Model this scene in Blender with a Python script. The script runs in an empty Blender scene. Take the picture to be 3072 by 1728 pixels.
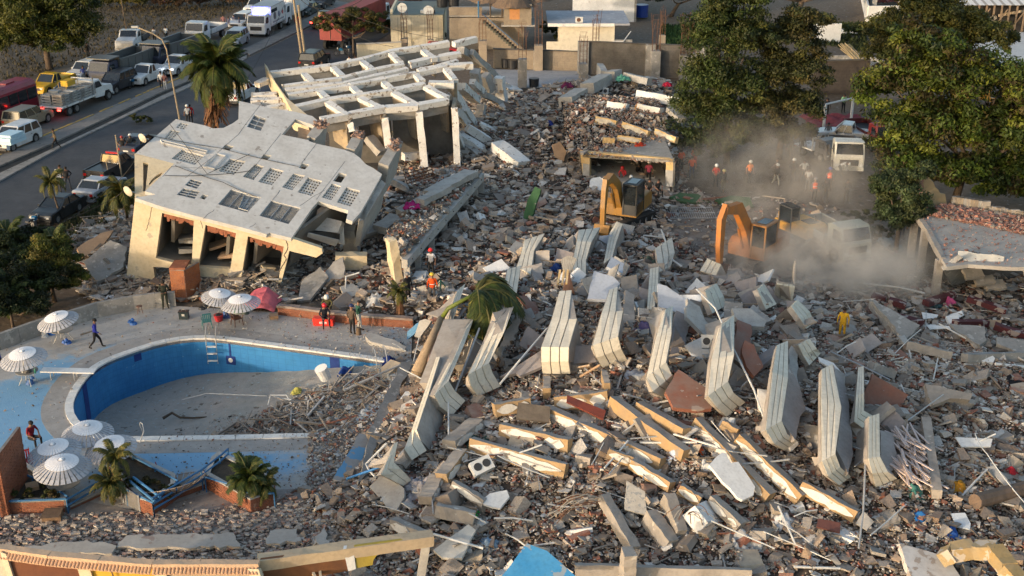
import bpy,math,random
import numpy as np
from mathutils import Vector,Matrix,Euler,noise
from mathutils.geometry import tessellate_polygon,delaunay_2d_cdt
random.seed(7);RNG=np.random.default_rng(11)
SC=bpy.context.scene
COL=SC.collection
R=math.radians
UN=lambda a,b:random.uniform(a,b)
RN=lambda:random.random()
from math import sin,cos
V3=Vector
CAM_H,PITCH,FPX,PW,PH=28.0,R(22.5),3700.0,3072.0,1728.0
cd=bpy.data.cameras.new('camera');cam=bpy.data.objects.new('camera',cd);COL.objects.link(cam)
cam.location=(0,0,CAM_H);cam.rotation_euler=(math.pi/2-PITCH,0,0)
cd.sensor_width=36;cd.lens=36*FPX/PW;cd.clip_start=0.5;cd.clip_end=3000
SC.camera=cam
SUN_AZ,SUN_EL=R(231),R(8)
w=bpy.data.worlds.new('World');SC.world=w;w.use_nodes=True
nt=w.node_tree;nt.nodes.clear()
sky=nt.nodes.new('ShaderNodeTexSky');sky.sky_type='NISHITA';sky.sun_disc=False
sky.sun_elevation=SUN_EL;sky.sun_rotation=SUN_AZ;sky.air_density=1.0;sky.dust_density=2.5;sky.ozone_density=1.0
bg=nt.nodes.new('ShaderNodeBackground');bg.inputs['Strength'].default_value=0.15
wo=nt.nodes.new('ShaderNodeOutputWorld')
nt.links.new(sky.outputs[0],bg.inputs[0]);nt.links.new(bg.outputs[0],wo.inputs[0])
sd=bpy.data.lights.new('sun','SUN');sd.energy=1.2;sd.angle=R(1.5);sd.color=(1.0,0.84,0.66)
sun=bpy.data.objects.new('sun',sd);COL.objects.link(sun)
sdir=V3((sin(SUN_AZ)*cos(SUN_EL),cos(SUN_AZ)*cos(SUN_EL),sin(SUN_EL)))
sun.rotation_euler=sdir.to_track_quat('Z','Y').to_euler();sun.location=(-60,-60,60)
SC.view_settings.view_transform='Standard';SC.view_settings.look='None'
SC.view_settings.gamma=1.0;SC.view_settings.use_curve_mapping=False
SC.view_settings.exposure=1.43
SC.cycles.max_bounces=5;SC.cycles.diffuse_bounces=3;SC.cycles.glossy_bounces=2;SC.cycles.transmission_bounces=2
SC.cycles.volume_bounces=1;SC.cycles.transparent_max_bounces=6;SC.cycles.use_denoising=True
SC.cycles.volume_step_rate=2.0;SC.cycles.volume_max_steps=64
SP,CP=sin(PITCH),cos(PITCH)
def ray(x,y):
 u,v=(x-PW/2)/FPX,-(y-PH/2)/FPX
 return V3((u,CP+v*SP,-SP+v*CP))
def g(x,y,h=0.0):
 d=ray(x,y);t=(h-CAM_H)/d.z
 return V3((d.x*t,d.y*t,h))
def plane3(a,b,c):
 n=(b-a).cross(c-a).normalized()
 if n.dot(V3((0,0,CAM_H))-a)<0:n=-n
 return(a.copy(),n)
def on(pl,x,y):
 d=ray(x,y);o=V3((0,0,CAM_H));t=(pl[0]-o).dot(pl[1])/d.dot(pl[1])
 return o+d*t
def proj(p):
 x,y,z=p[0],p[1],p[2]-CAM_H;dz=y*CP-z*SP
 return PW/2+FPX*x/dz,PH/2-FPX*(y*SP+z*CP)/dz
MARKS=[('square middle parapet',1665,1010),('terracotta slab',2065,1185),('stepped parapet',1820,980),('long grey parapet',2165,1120),('palm crown',1455,900),('hollow parapet',1260,1200),('rust red plate',1755,1220),('dark board',1600,1240),('cracked white slab',2200,1430),('terrazzo slab',1905,1490),('bright blue slab',1620,1690),('tall sunlit parapet',2340,1180),('wide grey parapet',2490,1260),('pink laths',2725,1370),('yellow figure',2525,980),('blue white slab',1810,860),('digger bucket',1830,740),('bent conduit',2235,1100),('white kitchen unit',1455,1418),('patterned cloth',1260,1480),('cream board',1360,1630),('bottom beam',2000,1700),('corner plaster slab',2790,1690),('fallen log',2990,1480),('green slab',1600,620),('ochre room',1890,560),('long slab',1320,650),('orange coated rescuer',1298,880),('tipped deck slabs',1070,1380),('white cabinet door',2920,1325),('mossy beam',2790,1040),('clearing edge',2200,760),('plastic bag',2880,1560),('brown tile panel',2490,1570),('white flaky slab',1490,1500),('silver sheet',2668,735),('small fan palm',1200,920)]
def near_mark(p):
 u,v=proj(p);n,mx,my=min(MARKS,key=lambda m:(m[1]-u)**2+(m[2]-v)**2);du,dv=u-mx,v-my
 return('left of' if du<0 else 'right of')+' the '+n if abs(du)>abs(dv)*1.2 else('just behind' if dv<0 else 'in front of')+' the '+n
def gpoly(pts):return[tuple(g(x,y)[:2])for x,y in pts]
def inside(px,py,poly):
 px=np.asarray(px,float);py=np.asarray(py,float);res=np.zeros(px.shape,bool)
 n=len(poly)
 for i in range(n):
  x1,y1=poly[i];x2,y2=poly[(i+1)%n]
  c=((y1>py)!=(y2>py))&(px<(x2-x1)*(py-y1)/((y2-y1)or 1e-9)+x1)
  res^=c
 return res
def edge_dist(px,py,poly):
 px=np.asarray(px,float);py=np.asarray(py,float);d=np.full(px.shape,1e9)
 for i in range(len(poly)):
  x1,y1=poly[i];x2,y2=poly[(i+1)%len(poly)]
  dx,dy=x2-x1,y2-y1;t=np.clip(((px-x1)*dx+(py-y1)*dy)/(dx*dx+dy*dy+1e-9),0,1)
  d=np.minimum(d,np.hypot(px-x1-t*dx,py-y1-t*dy))
 return d
def smooth_poly(pts,it=2):
 for _ in range(it):
  q=[]
  for i in range(len(pts)):
   a,b=pts[i],pts[(i+1)%len(pts)]
   q+=[(a[0]*.75+b[0]*.25,a[1]*.75+b[1]*.25),(a[0]*.25+b[0]*.75,a[1]*.25+b[1]*.75)]
  pts=q
 return pts
POOL=gpoly([(1215,1098),(1000,1066),(800,1040),(640,1019),(560,1020),(480,1034),(400,1060),(330,1085),(285,1112),(250,1150),(226,1190),(217,1222),(224,1255),(262,1296),(330,1316),(410,1317),(700,1312),(1065,1303)])
POOL=smooth_poly(POOL,1)
DECK=gpoly([(-500,1520),(-500,1180),(-120,1090),(0,1053),(115,1011),(217,980),(295,955),(404,934),(528,921),(834,940),(1045,965),(1238,976),(1232,1110),(1090,1300),(1000,1440),(880,1482),(640,1530)])
FIELD=gpoly([(880,880),(900,760),(1090,560),(1290,350),(1440,250),(1560,280),(1760,235),(1990,240),(2085,330),(2060,560),(2150,590),(2350,600),(2640,640),(2760,850),(3500,800),(3600,1900),(900,1900),(860,1640),(930,1560),(860,1500),(1000,1450),(1110,1290),(1240,1110),(1245,985),(1040,955)])
LEFTF=gpoly([(190,700),(300,650),(420,620),(480,820),(900,820),(870,930),(560,905),(420,920),(290,930),(230,860)])
TERR=gpoly([(-200,1560),(300,1545),(640,1535),(880,1490),(1000,1600),(1100,1750),(-200,1750)])
CLEAR=gpoly([(2010,650),(2250,600),(2700,640),(2720,880),(2480,860),(2300,840),(2150,800),(2010,720)])
MOUNDS=[(1850,1140,12,11,2.4),(1950,1480,12,5,1.1),(2800,1150,9,9,.9),(1500,760,8,8,1.0),(1880,330,8,7,2.6),(1550,430,7,9,1.6),(280,790,4.5,5,1.3),(760,860,6,3,.7),(2700,770,3.5,5,1.2),(1150,620,6,6,1.2),(2250,1300,7,8,.9),(2950,720,6,6,.4)]
MOUNDS=[(g(x,y).x,g(x,y).y,a,b,h)for x,y,a,b,h in MOUNDS]
PXR=g(1150,1200).x
def lump(x,y):
 return(np.sin(x*1.3+np.sin(y*.9)*1.7)*np.cos(y*1.1+np.sin(x*.7)*1.3)*.5+np.sin(x*2.9+y*1.7+1.3)*np.sin(y*3.1-x*1.2)*.3+np.sin(x*5.3-y*3.2)*np.cos(y*4.7+x*2.1)*.2)
def hz(x,y,raw=False):
 x=np.asarray(x,float);y=np.asarray(y,float)
 h=np.zeros(x.shape)
 for mx,my,a,b,mh in MOUNDS:h=h+mh*np.exp(-((x-mx)/a)**2-((y-my)/b)**2)
 f=np.clip(edge_dist(x,y,FIELD)/2.2,0,1)*inside(x,y,FIELD)
 lf=np.clip(edge_dist(x,y,LEFTF)/1.5,0,1)*inside(x,y,LEFTF)
 cl=np.clip(edge_dist(x,y,CLEAR)/3,0,1)*inside(x,y,CLEAR)
 m=np.maximum(f,lf)
 h=(h+lump(x,y)*.35)*m*(1-.92*cl)
 ip=inside(x,y,POOL)
 ramp=np.clip((x-(PXR-13.5))/13.0,0,1)
 pf=-2.35+2.2*ramp**1.4+lump(x,y)*.12*ramp
 return np.where(ip,pf,h)
GX0,GY0,GS=-60.0,30.0,.25
_gx,_gy=np.meshgrid(GX0+GS*np.arange(520),GY0+GS*np.arange(560));HG=hz(_gx,_gy)
def hgrid(x,y):
 i=np.clip((np.asarray(x)-GX0)/GS,0,518.999);j=np.clip((np.asarray(y)-GY0)/GS,0,558.999);i0=i.astype(int);j0=j.astype(int);a=i-i0;b=j-j0
 return(HG[j0,i0]*(1-a)+HG[j0,i0+1]*a)*(1-b)+(HG[j0+1,i0]*(1-a)+HG[j0+1,i0+1]*a)*b
def H(x,y):return float(hgrid(np.array([x]),np.array([y]))[0])
def T(x,y,dh=0.0):
 """the sight line's meeting with the ground as it lies (mounds included), raised by dh"""
 d=ray(x,y);d=d/d.length
 t0=(CAM_H-8-dh)/-d.z;t1=(CAM_H+3.2-dh)/-d.z
 ts=np.linspace(t0,t1,90);zz=CAM_H+d.z*ts-dh
 f=zz-hgrid(d.x*ts,d.y*ts);k=np.argmax(f<0)
 if f[k]>=0:return g(x,y,dh)
 if k==0:t=ts[0]
 else:t=ts[k-1]+(ts[k]-ts[k-1])*f[k-1]/(f[k-1]-f[k])
 return V3((d.x*t,d.y*t,CAM_H+d.z*t))
MATS={}
def mat(name,c1,c2=None,scale=4.0,rough=.85,bump=.25,bscale=None,detail=6,metal=0.0,spots=None,spot_scale=3.0,spot_at=.62,attr=None,emit=None,world=True,dust=0.0,spec=.3):
 """noise-mixed colours c1/c2; spots = third colour in sharp-edged flakes; attr = per-piece colour attribute; dust = pale grit lying on upward faces"""
 if name in MATS:return MATS[name]
 m=bpy.data.materials.new(name);m.use_nodes=True;N=m.node_tree;P=N.nodes['Principled BSDF']
 L=N.links.new
 tc=N.nodes.new('ShaderNodeNewGeometry' if world else 'ShaderNodeTexCoord');co=tc.outputs['Position' if world else 'Object']
 def noi(s,d=detail,r=.6):
  n=N.nodes.new('ShaderNodeTexNoise');n.inputs['Scale'].default_value=s;n.inputs['Detail'].default_value=d;n.inputs['Roughness'].default_value=r
  L(co,n.inputs['Vector']);return n
 def ramp(src,a,b,c='LINEAR'):
  r=N.nodes.new('ShaderNodeMapRange');r.inputs['From Min'].default_value=a;r.inputs['From Max'].default_value=b;L(src,r.inputs['Value']);return r.outputs[0]
 def mix(f,a,b,t='MIX'):
  x=N.nodes.new('ShaderNodeMix');x.data_type='RGBA';x.blend_type=t;x.clamp_result=True
  if isinstance(f,float):x.inputs[0].default_value=f
  else:L(f,x.inputs[0])
  for i,v in((6,a),(7,b)):
   if isinstance(v,tuple):x.inputs[i].default_value=(*v,1)
   else:L(v,x.inputs[i])
  return x.outputs[2]
 c2=c2 or tuple(v*.72 for v in c1)
 n1=noi(scale);n2=noi(scale*5.3,4)
 if attr:
  a=N.nodes.new('ShaderNodeAttribute');a.attribute_name=attr
  dk=mix(ramp(n2.outputs[0],.3,.7),(.62,.6,.58),(1.12,1.1,1.08));col=mix(1.0,a.outputs['Color'],dk,'MULTIPLY')
 else:
  col=mix(ramp(n1.outputs[0],.35,.65),c1,c2)
  col=mix(1.0,col,mix(ramp(n2.outputs[0],.3,.7),(.85,.85,.85),(1.1,1.1,1.1)),'MULTIPLY')
 if spots:
  sc=[spots]if isinstance(spots[0],float)else spots
  for i,s in enumerate(sc):
   n3=noi(spot_scale*(1+i*.9),5,.55);col=mix(ramp(n3.outputs[0],spot_at,spot_at+.012),col,s)
 if dust>0:
  ge=N.nodes.new('ShaderNodeNewGeometry');sx=N.nodes.new('ShaderNodeSeparateXYZ');L(ge.outputs['Normal'],sx.inputs[0])
  mm=N.nodes.new('ShaderNodeMath');mm.operation='MULTIPLY';L(ramp(sx.outputs[2],.3,.9),mm.inputs[0]);L(ramp(n1.outputs[0],.3,.75),mm.inputs[1])
  m2=N.nodes.new('ShaderNodeMath');m2.operation='MULTIPLY';L(mm.outputs[0],m2.inputs[0]);m2.inputs[1].default_value=dust
  col=mix(m2.outputs[0],col,(.33,.275,.23))
 L(col,P.inputs['Base Color'])
 P.inputs['Roughness'].default_value=rough;P.inputs['Metallic'].default_value=metal;P.inputs['Specular IOR Level'].default_value=spec
 if bump:
  b=N.nodes.new('ShaderNodeBump');b.inputs['Strength'].default_value=bump;b.inputs['Distance'].default_value=.05
  nb=noi(bscale or scale*4,6);L(nb.outputs[0],b.inputs['Height']);L(b.outputs[0],P.inputs['Normal'])
 if emit:
  P.inputs['Emission Color'].default_value=(*emit[0],1);P.inputs['Emission Strength'].default_value=emit[1]
 MATS[name]=m;return m
def paint(name,c,rough=.35,metal=0.0,dirt=.25):
 return mat(name,c,tuple(v*(1-dirt)+.2*dirt*.5 for v in c),scale=1.2,rough=rough,bump=0,metal=metal,world=False,spec=.5)
def glassm():
 return mat('car_glass',(.012,.016,.02),(.02,.025,.03),2,.12,0,world=False,spec=.7)
def link(name,me,m=None,parent=None,loc=None,rot=None):
 o=bpy.data.objects.new(name,me);COL.objects.link(o)
 if m is not None and me is not None and not me.materials:
  for x in(m if isinstance(m,(list,tuple))else[m]):me.materials.append(x)
 if parent is not None:o.parent=parent
 if loc is not None:o.location=loc
 if rot is not None:o.rotation_euler=rot
 return o
def mesh(name,vs,fs,m=None,parent=None,smooth=False,loc=None,rot=None):
 me=bpy.data.meshes.new(name);me.from_pydata([tuple(v)for v in vs],[],fs)
 if smooth:me.shade_smooth()
 return link(name,me,m,parent,loc,rot)
def tag(o,label=None,cat=None,group=None,kind=None):
 if label:o['label']=label
 if cat:o['category']=cat
 if group:o['group']=group
 if kind or cat:o['kind']=kind or 'thing'
 return o
def thing(name,label,cat,loc=(0,0,0),rz=0.0,group=None):
 o=bpy.data.objects.new(name,None);COL.objects.link(o);o.location=loc;o.rotation_euler=(0,0,rz);o.empty_display_size=.3
 return tag(o,label,cat,group)
def copy_tree(o,parent=None):
 c=o.copy();COL.objects.link(c)
 if parent is not None:c.parent=parent
 for ch in o.children:copy_tree(ch,c)
 return c
BOXF=[(0,1,3,2),(4,6,7,5),(0,4,5,1),(2,3,7,6),(0,2,6,4),(1,5,7,3)]
class MB:
 """collects simple solids into one mesh"""
 def __init__(s):s.v=[];s.f=[];s.mi=[]
 def add(s,vs,fs,mi=0):
  n=len(s.v);s.v+=[tuple(v)for v in vs];s.f+=[tuple(i+n for i in f)for f in fs];s.mi+=[mi]*len(fs);return s
 def box(s,x0,x1,y0,y1,z0,z1,mi=0,M=None,tx=0,ty=0):
  vs=[V3((x,y,z))for x in(x0,x1)for y in(y0,y1)for z in(z0,z1)]
  if tx or ty:
   cx,cy=(x0+x1)/2,(y0+y1)/2
   for v in vs:
    if v.z==z1:v.x=cx+(v.x-cx)*(1-tx);v.y=cy+(v.y-cy)*(1-ty)
  if M:vs=[M@v for v in vs]
  return s.add(vs,BOXF,mi)
 def prism(s,poly,ext,mi=0):
  """poly: planar list of 3d points, ext: extrusion vector"""
  a=[V3(p)for p in poly];b=[p+ext for p in a];n=len(a)
  tri=tessellate_polygon([a])
  s.add(a+b,[tuple(t)for t in tri]+[tuple(i+n for i in reversed(t))for t in tri]+[(i,(i+1)%n,(i+1)%n+n,i+n)for i in range(n)],mi);return s
 def tube(s,pts,r,n=6,mi=0,r2=None,cap=True):
  pts=[V3(p)for p in pts];vs=[];m=len(pts)
  for i,p in enumerate(pts):
   d=(pts[min(i+1,m-1)]-pts[max(i-1,0)]).normalized();u=d.cross(V3((0,0,1)))
   if u.length<1e-3:u=V3((1,0,0))
   u.normalize();w_=d.cross(u);rr=r if r2 is None else r+(r2-r)*i/max(1,m-1)
   if isinstance(r,(list,tuple)):rr=r[i]
   vs+=[p+(u*cos(k*2*math.pi/n)+w_*sin(k*2*math.pi/n))*rr for k in range(n)]
  fs=[(i*n+k,i*n+(k+1)%n,(i+1)*n+(k+1)%n,(i+1)*n+k)for i in range(m-1)for k in range(n)]
  if cap:fs+=[tuple(range(n-1,-1,-1)),tuple((m-1)*n+k for k in range(n))]
  return s.add(vs,fs,mi)
 def cyl(s,c,r,h,n=16,mi=0,axis='z',r2=None):
  c=V3(c);A={'z':V3((0,0,1)),'x':V3((1,0,0)),'y':V3((0,1,0))}[axis]
  B=V3((1,0,0))if axis!='x' else V3((0,1,0));C=A.cross(B);r2=r if r2 is None else r2
  vs=[c+(B*cos(k*2*math.pi/n)+C*sin(k*2*math.pi/n))*r for k in range(n)]+[c+A*h+(B*cos(k*2*math.pi/n)+C*sin(k*2*math.pi/n))*r2 for k in range(n)]
  return s.add(vs,[(k,(k+1)%n,(k+1)%n+n,k+n)for k in range(n)]+[tuple(range(n-1,-1,-1)),tuple(range(n,2*n))],mi)
 def build(s,name,m,parent=None,smooth=False,loc=None,rot=None):
  me=bpy.data.meshes.new(name);me.from_pydata(s.v,[],s.f)
  ms=m if isinstance(m,(list,tuple))else[m]
  for x in ms:me.materials.append(x)
  if len(ms)>1:me.polygons.foreach_set('material_index',s.mi)
  if smooth:me.shade_smooth()
  return link(name,me,None,parent,loc,rot)
def obox(a,b,w_,h,up=V3((0,0,1)),jag=0.0,seg=1):
 """8+ corners of a bar whose top axis runs a->b; width w_, depth h below; jag roughens the cross-sections"""
 a=V3(a);b=V3(b);d=(b-a).normalized();s=d.cross(up).normalized();n=s.cross(d).normalized()
 vs=[]
 for i in range(seg+1):
  p=a.lerp(b,i/seg)
  for sx,sz in((-1,0),(1,0),(1,-1),(-1,-1)):
   j=V3([UN(-1,1)*jag for _ in range(3)])if jag else V3()
   vs.append(p+s*(sx*w_/2)+n*(sz*h)+j)
 fs=[(3,2,1,0),tuple(seg*4+k for k in range(4))]
 for i in range(seg):
  for k in range(4):fs.append((i*4+k,i*4+(k+1)%4,(i+1)*4+(k+1)%4,(i+1)*4+k))
 return vs,fs
def rag(pts,step,amp,keep=()):
 """a broken outline: subdivide the edges of a polygon and push the new points about"""
 out=[]
 for i in range(len(pts)):
  a,b=V3(pts[i]),V3(pts[(i+1)%len(pts)]);n=max(1,int((b-a).length/step));out.append(a)
  if i in keep:continue
  for k in range(1,n):
   t=(k+UN(-.3,.3))/n;p=a.lerp(b,t);e=(b-a).normalized()
   if len(a)==2:q=V3((-e.y,e.x))
   else:q=V3((-e.y,e.x,0)).normalized()if(abs(e.x)+abs(e.y))>1e-4 else V3((1,0,0))
   out.append(p+q*UN(-amp,amp))
 return out
def plate_mesh(name,outer,holes,nrm,thick,m,parent=None):
 """a slab of real thickness with real holes: outer and holes are lists of 3d points on one plane"""
 loops=[[V3(p)for p in outer]]+[[V3(p)for p in h]for h in holes]
 ax=(loops[0][1]-loops[0][0]).normalized();ay=nrm.cross(ax).normalized();o0=loops[0][0]
 fl=[[V3(((p-o0).dot(ax),(p-o0).dot(ay)))for p in l]for l in loops]
 vs=[p for l in loops for p in l];n=len(vs);vb=[p-nrm*thick for p in vs];fs=[]
 f2=[p for l in fl for p in l];ed=[];k=0
 for l in fl:ed+=[(k+i,k+(i+1)%len(l))for i in range(len(l))];k+=len(l)
 r=delaunay_2d_cdt(f2,ed,[],0,1e-5);polys=[[tuple(p)for p in l]for l in fl]
 rep={}
 for i,orig in enumerate(r[3]):
  if orig:rep[i]=orig[0]
  else:
   q=r[0][i];vs.append(o0+ax*q.x+ay*q.y);vb.append(vs[-1]-nrm*thick);rep[i]=len(vs)-1
 N_=len(vs)
 for t in r[2]:
  c=sum((r[0][i]for i in t),V3((0,0)))/len(t)
  if not inside([c.x],[c.y],polys[0])[0]or any(inside([c.x],[c.y],h)[0]for h in polys[1:]):continue
  t=[rep[i]for i in t]
  if(vs[t[1]]-vs[t[0]]).cross(vs[t[2]]-vs[t[0]]).dot(nrm)<0:t.reverse()
  fs.append(tuple(t));fs.append(tuple(i+N_ for i in reversed(t)))
 k=0
 for l in loops:
  q=len(l)
  for i in range(q):fs.append((k+i,k+(i+1)%q,k+(i+1)%q+N_,k+i+N_))
  k+=q
 return mesh(name,vs+vb,fs,m,parent)
# ================================================================ THE SETTING
GREY=mat('concrete_grey',(.30,.285,.265),(.22,.21,.195),1.5,spots=(.36,.345,.32),spot_scale=2.5,spot_at=.60)
CONC2=mat('concrete_pale',(.42,.40,.37),(.33,.31,.285),1.8,spots=(.27,.25,.23),spot_scale=3.2,spot_at=.66)
def terrain():
 xs=np.concatenate([np.arange(-420,-70,14.),np.arange(-70,-32,2.),np.arange(-32,34,.33),np.arange(34,80,2.),np.arange(80,430,14.)])
 ys=np.concatenate([np.arange(-90,30,8.),np.arange(30,118,.36),np.arange(118,200,2.),np.arange(200,900,18.)])
 X,Y=np.meshgrid(xs,ys);Z=hz(X,Y)
 near=(inside(X,Y,POOL)|(edge_dist(X,Y,POOL)<.75));Z=np.where(near&inside(X,Y,DECK),-3.6,Z)
 far=np.clip((Y-200)/400,0,1);Z=Z-far*6
 nx,ny=len(xs),len(ys);co=np.stack([X,Y,Z],-1).reshape(-1,3)
 i=np.arange(nx*ny).reshape(ny,nx);f=np.stack([i[:-1,:-1],i[:-1,1:],i[1:,1:],i[1:,:-1]],-1).reshape(-1,4)
 me=bpy.data.meshes.new('ground');me.vertices.add(len(co));me.vertices.foreach_set('co',co.ravel())
 me.loops.add(f.size);me.loops.foreach_set('vertex_index',f.ravel().astype(np.int32));me.polygons.add(len(f))
 me.polygons.foreach_set('loop_start',np.arange(0,f.size,4,dtype=np.int32));me.update(calc_edges=True);me.shade_smooth()
 m=mat('dirt_ground',(.16,.13,.11),attr='tint',scale=.5,bump=.8,bscale=4,spots=[(.07,.058,.05),(.24,.21,.185)],spot_scale=1.1,spot_at=.63)
 base=np.array((.155,.118,.085))*np.ones((len(co),1));x_,y_=co[:,0],co[:,1]
 f_=(inside(x_,y_,FIELD)|inside(x_,y_,LEFTF));c_=inside(x_,y_,CLEAR);base[f_]=(.085,.068,.057);base[c_]=(.24,.20,.17)  # field earth darkened: shade of the gaps between rubble put into its colour
 tl=inside(x_,y_,gpoly([(-900,420),(120,238),(430,130),(700,48),(960,-60),(900,-300),(-900,-300)]));base[tl]=(.115,.088,.06)
 base[inside(x_,y_,TERR)]=(.27,.225,.19);at=me.attributes.new('tint','FLOAT_COLOR','POINT');c4_=np.ones((len(co),4),np.float32);c4_[:,:3]=base;at.data.foreach_set('color',c4_.ravel())
 tag(link('ground',me,m),'brown dusty earth under and around the collapsed buildings',kind='structure')
terrain()
Zs=0.03
def sheet(name,pts,z,m,label=None,thick=.25,kind='structure',parent=None):
 """flat sheet with depth, given by ground outline in metres"""
 mb=MB();mb.prism([V3((x,y,z))for x,y in pts],V3((0,0,-thick)));o=mb.build(name,m,parent)
 return tag(o,label,kind=kind)if parent is None else o
ASPH=mat('asphalt',(.052,.056,.064),(.072,.075,.082),.5,.9,.3,40,spots=(.10,.095,.09),spot_scale=1.4,spot_at=.68)
ASPH2=mat('asphalt_dusty',(.13,.12,.108),(.095,.09,.085),.4,.9,.3,30)
near_up=[(-260,690),(0,547),(186,444),(410,338),(637,233),(750,172),(949,75),(1060,15),(1180,-50)]
near_lo=[(1420,-40),(1310,20),(1200,80),(1090,150),(900,270),(640,402),(404,543),(310,586),(155,676),(-30,790),(-260,920)]
sheet('road',gpoly(near_up+near_lo),Zs,ASPH,'dark asphalt carriageway running past the collapsed hotel')
far_lo=[(-260,600),(0,470),(47,447),(484,262),(637,199),(727,152),(830,105),(925,55),(1010,5),(1120,-60)]
far_up=[(960,-60),(840,-5),(700,48),(560,92),(430,130),(290,172),(120,238),(-260,400)]
sheet('road',gpoly(far_lo+far_up),Zs,ASPH2,'dusty far carriageway filled with parked vehicles')
def strip(name,a,b,z,m,label=None,thick=.3):return sheet(name,gpoly(a+list(reversed(b))),z,m,label,thick)
dr_a=[(-260,640),(0,503),(155,436),(354,343),(484,281),(627,221),(740,163)]
dr_b=[(-260,664),(0,524),(155,452),(354,358),(484,292),(627,229),(740,168)]
pv_a=[(-260,602),(0,472),(47,449),(270,354),(484,264),(637,201),(727,154)]
PAV=mat('pavement_concrete',(.23,.21,.19),(.17,.158,.145),.8,bump=.3,spots=(.13,.12,.11),spot_scale=1.3,spot_at=.63)
strip('pavement',pv_a,dr_a,.17,PAV,'cracked grey median pavement beside the drain')
strip('drain',dr_a,dr_b,.034,mat('drain_dark',(.02,.018,.016),(.05,.045,.04),2),'black open drain along the median',.02)
strip('kerb',dr_b,near_up[:5]+[(740,178)],.14,mat('kerb_concrete',(.30,.28,.26),(.2,.19,.175),2,spots=(.12,.11,.1),spot_scale=2,spot_at=.62),'pale broken kerb strip between drain and road')
strip('pavement',[(727,152),(830,105),(925,55),(1010,5)],[(750,168),(850,118),(949,71),(1050,12)],.15,PAV,'far end of the median pavement')
ky=thing('kerb','worn yellow painted kerb stones along the median pavement','kerb')
ky['kind']='structure';del ky['category']
YEL=mat('kerb_yellow',(.50,.31,.06),(.30,.21,.10),3,spots=(.2,.18,.15),spot_scale=3,spot_at=.58)
kp=[g(*p,.0)for p in[(-60,500),(47,449),(270,354),(484,262),(560,229)]]
def along(pts,step):
 out=[];carry=0
 for a,b in zip(pts,pts[1:]):
  L_=(b-a).length;d=(b-a)/L_;t=carry
  while t<L_:out.append((a+d*t,d));t+=step
  carry=t-L_
 return out
for i,(p,d)in enumerate(along(kp,1.0)):
 if RN()<.1:continue
 vs,fs=obox(p+V3((0,0,.21)),p+d*.93+V3((0,0,.21)),.22,.24,jag=.012);mesh('kerb_stone',vs,fs,YEL if RN()<.85 else PAV,ky)
def tufts(name,poly,n,label,c,h=.35,seedv=1,z=0.0):
 rng=np.random.default_rng(seedv);P=np.array(poly);lo,hi=P.min(0),P.max(0);q=rng.uniform(lo,hi,(n*4,2));q=q[inside(q[:,0],q[:,1],poly)][:n]
 k=len(q);a=rng.uniform(0,2*math.pi,k);s=rng.uniform(.4,1.2,k)*h;ln=rng.uniform(-.5,.5,(k,2))*s[:,None]
 zz=hz(q[:,0],q[:,1])+z;w2=.35*s
 v=np.zeros((k,3,3));v[:,0,0]=q[:,0]-np.cos(a)*w2;v[:,0,1]=q[:,1]-np.sin(a)*w2;v[:,1,0]=q[:,0]+np.cos(a)*w2;v[:,1,1]=q[:,1]+np.sin(a)*w2
 v[:,0,2]=zz;v[:,1,2]=zz;v[:,2,0]=q[:,0]+ln[:,0];v[:,2,1]=q[:,1]+ln[:,1];v[:,2,2]=zz+s
 o=raw_mesh(name,v.reshape(-1,3),np.arange(k*3).reshape(-1,3),mat('tuft_'+name+str(seedv),c,tuple(x*.5 for x in c),.6,bump=0));tag(o,label,kind='stuff');return o
def raw_mesh(name,co,f,m,col=None,parent=None):
 me=bpy.data.meshes.new(name);me.vertices.add(len(co));me.vertices.foreach_set('co',np.ascontiguousarray(co,np.float32).ravel());k=f.shape[1]
 me.loops.add(f.size);me.loops.foreach_set('vertex_index',np.ascontiguousarray(f,np.int32).ravel());me.polygons.add(len(f))
 me.polygons.foreach_set('loop_start',np.arange(0,f.size,k,dtype=np.int32));me.update(calc_edges=True);me.shade_flat()
 if col is not None:
  at=me.attributes.new('tint','FLOAT_COLOR','POINT');c4=np.ones((len(co),4),np.float32);c4[:,:3]=col;at.data.foreach_set('color',c4.ravel())
 return link(name,me,m,parent)
tufts('grass',gpoly([(0,260),(110,225),(290,165),(560,85),(800,0),(820,-40),(0,-40)]),9000,'dry grass tufts scattered over the dirt field',(.075,.062,.03),.28,3)
tufts('grass',gpoly([(150,700),(330,590),(420,560),(420,640),(300,700),(220,760)]),2500,'weedy verge between road and collapsed wing',(.06,.07,.03),.35,4)
tufts('grass',gpoly([(1985,80),(2140,75),(2140,155),(1985,150)]),3000,'green weeds on the plot behind the block wall',(.04,.09,.025),.5,5)
tufts('grass',gpoly([(2170,80),(2600,70),(2600,160),(2450,130),(2200,120)]),3000,'weeds under the far trees',(.045,.06,.02),.5,6)
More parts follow.
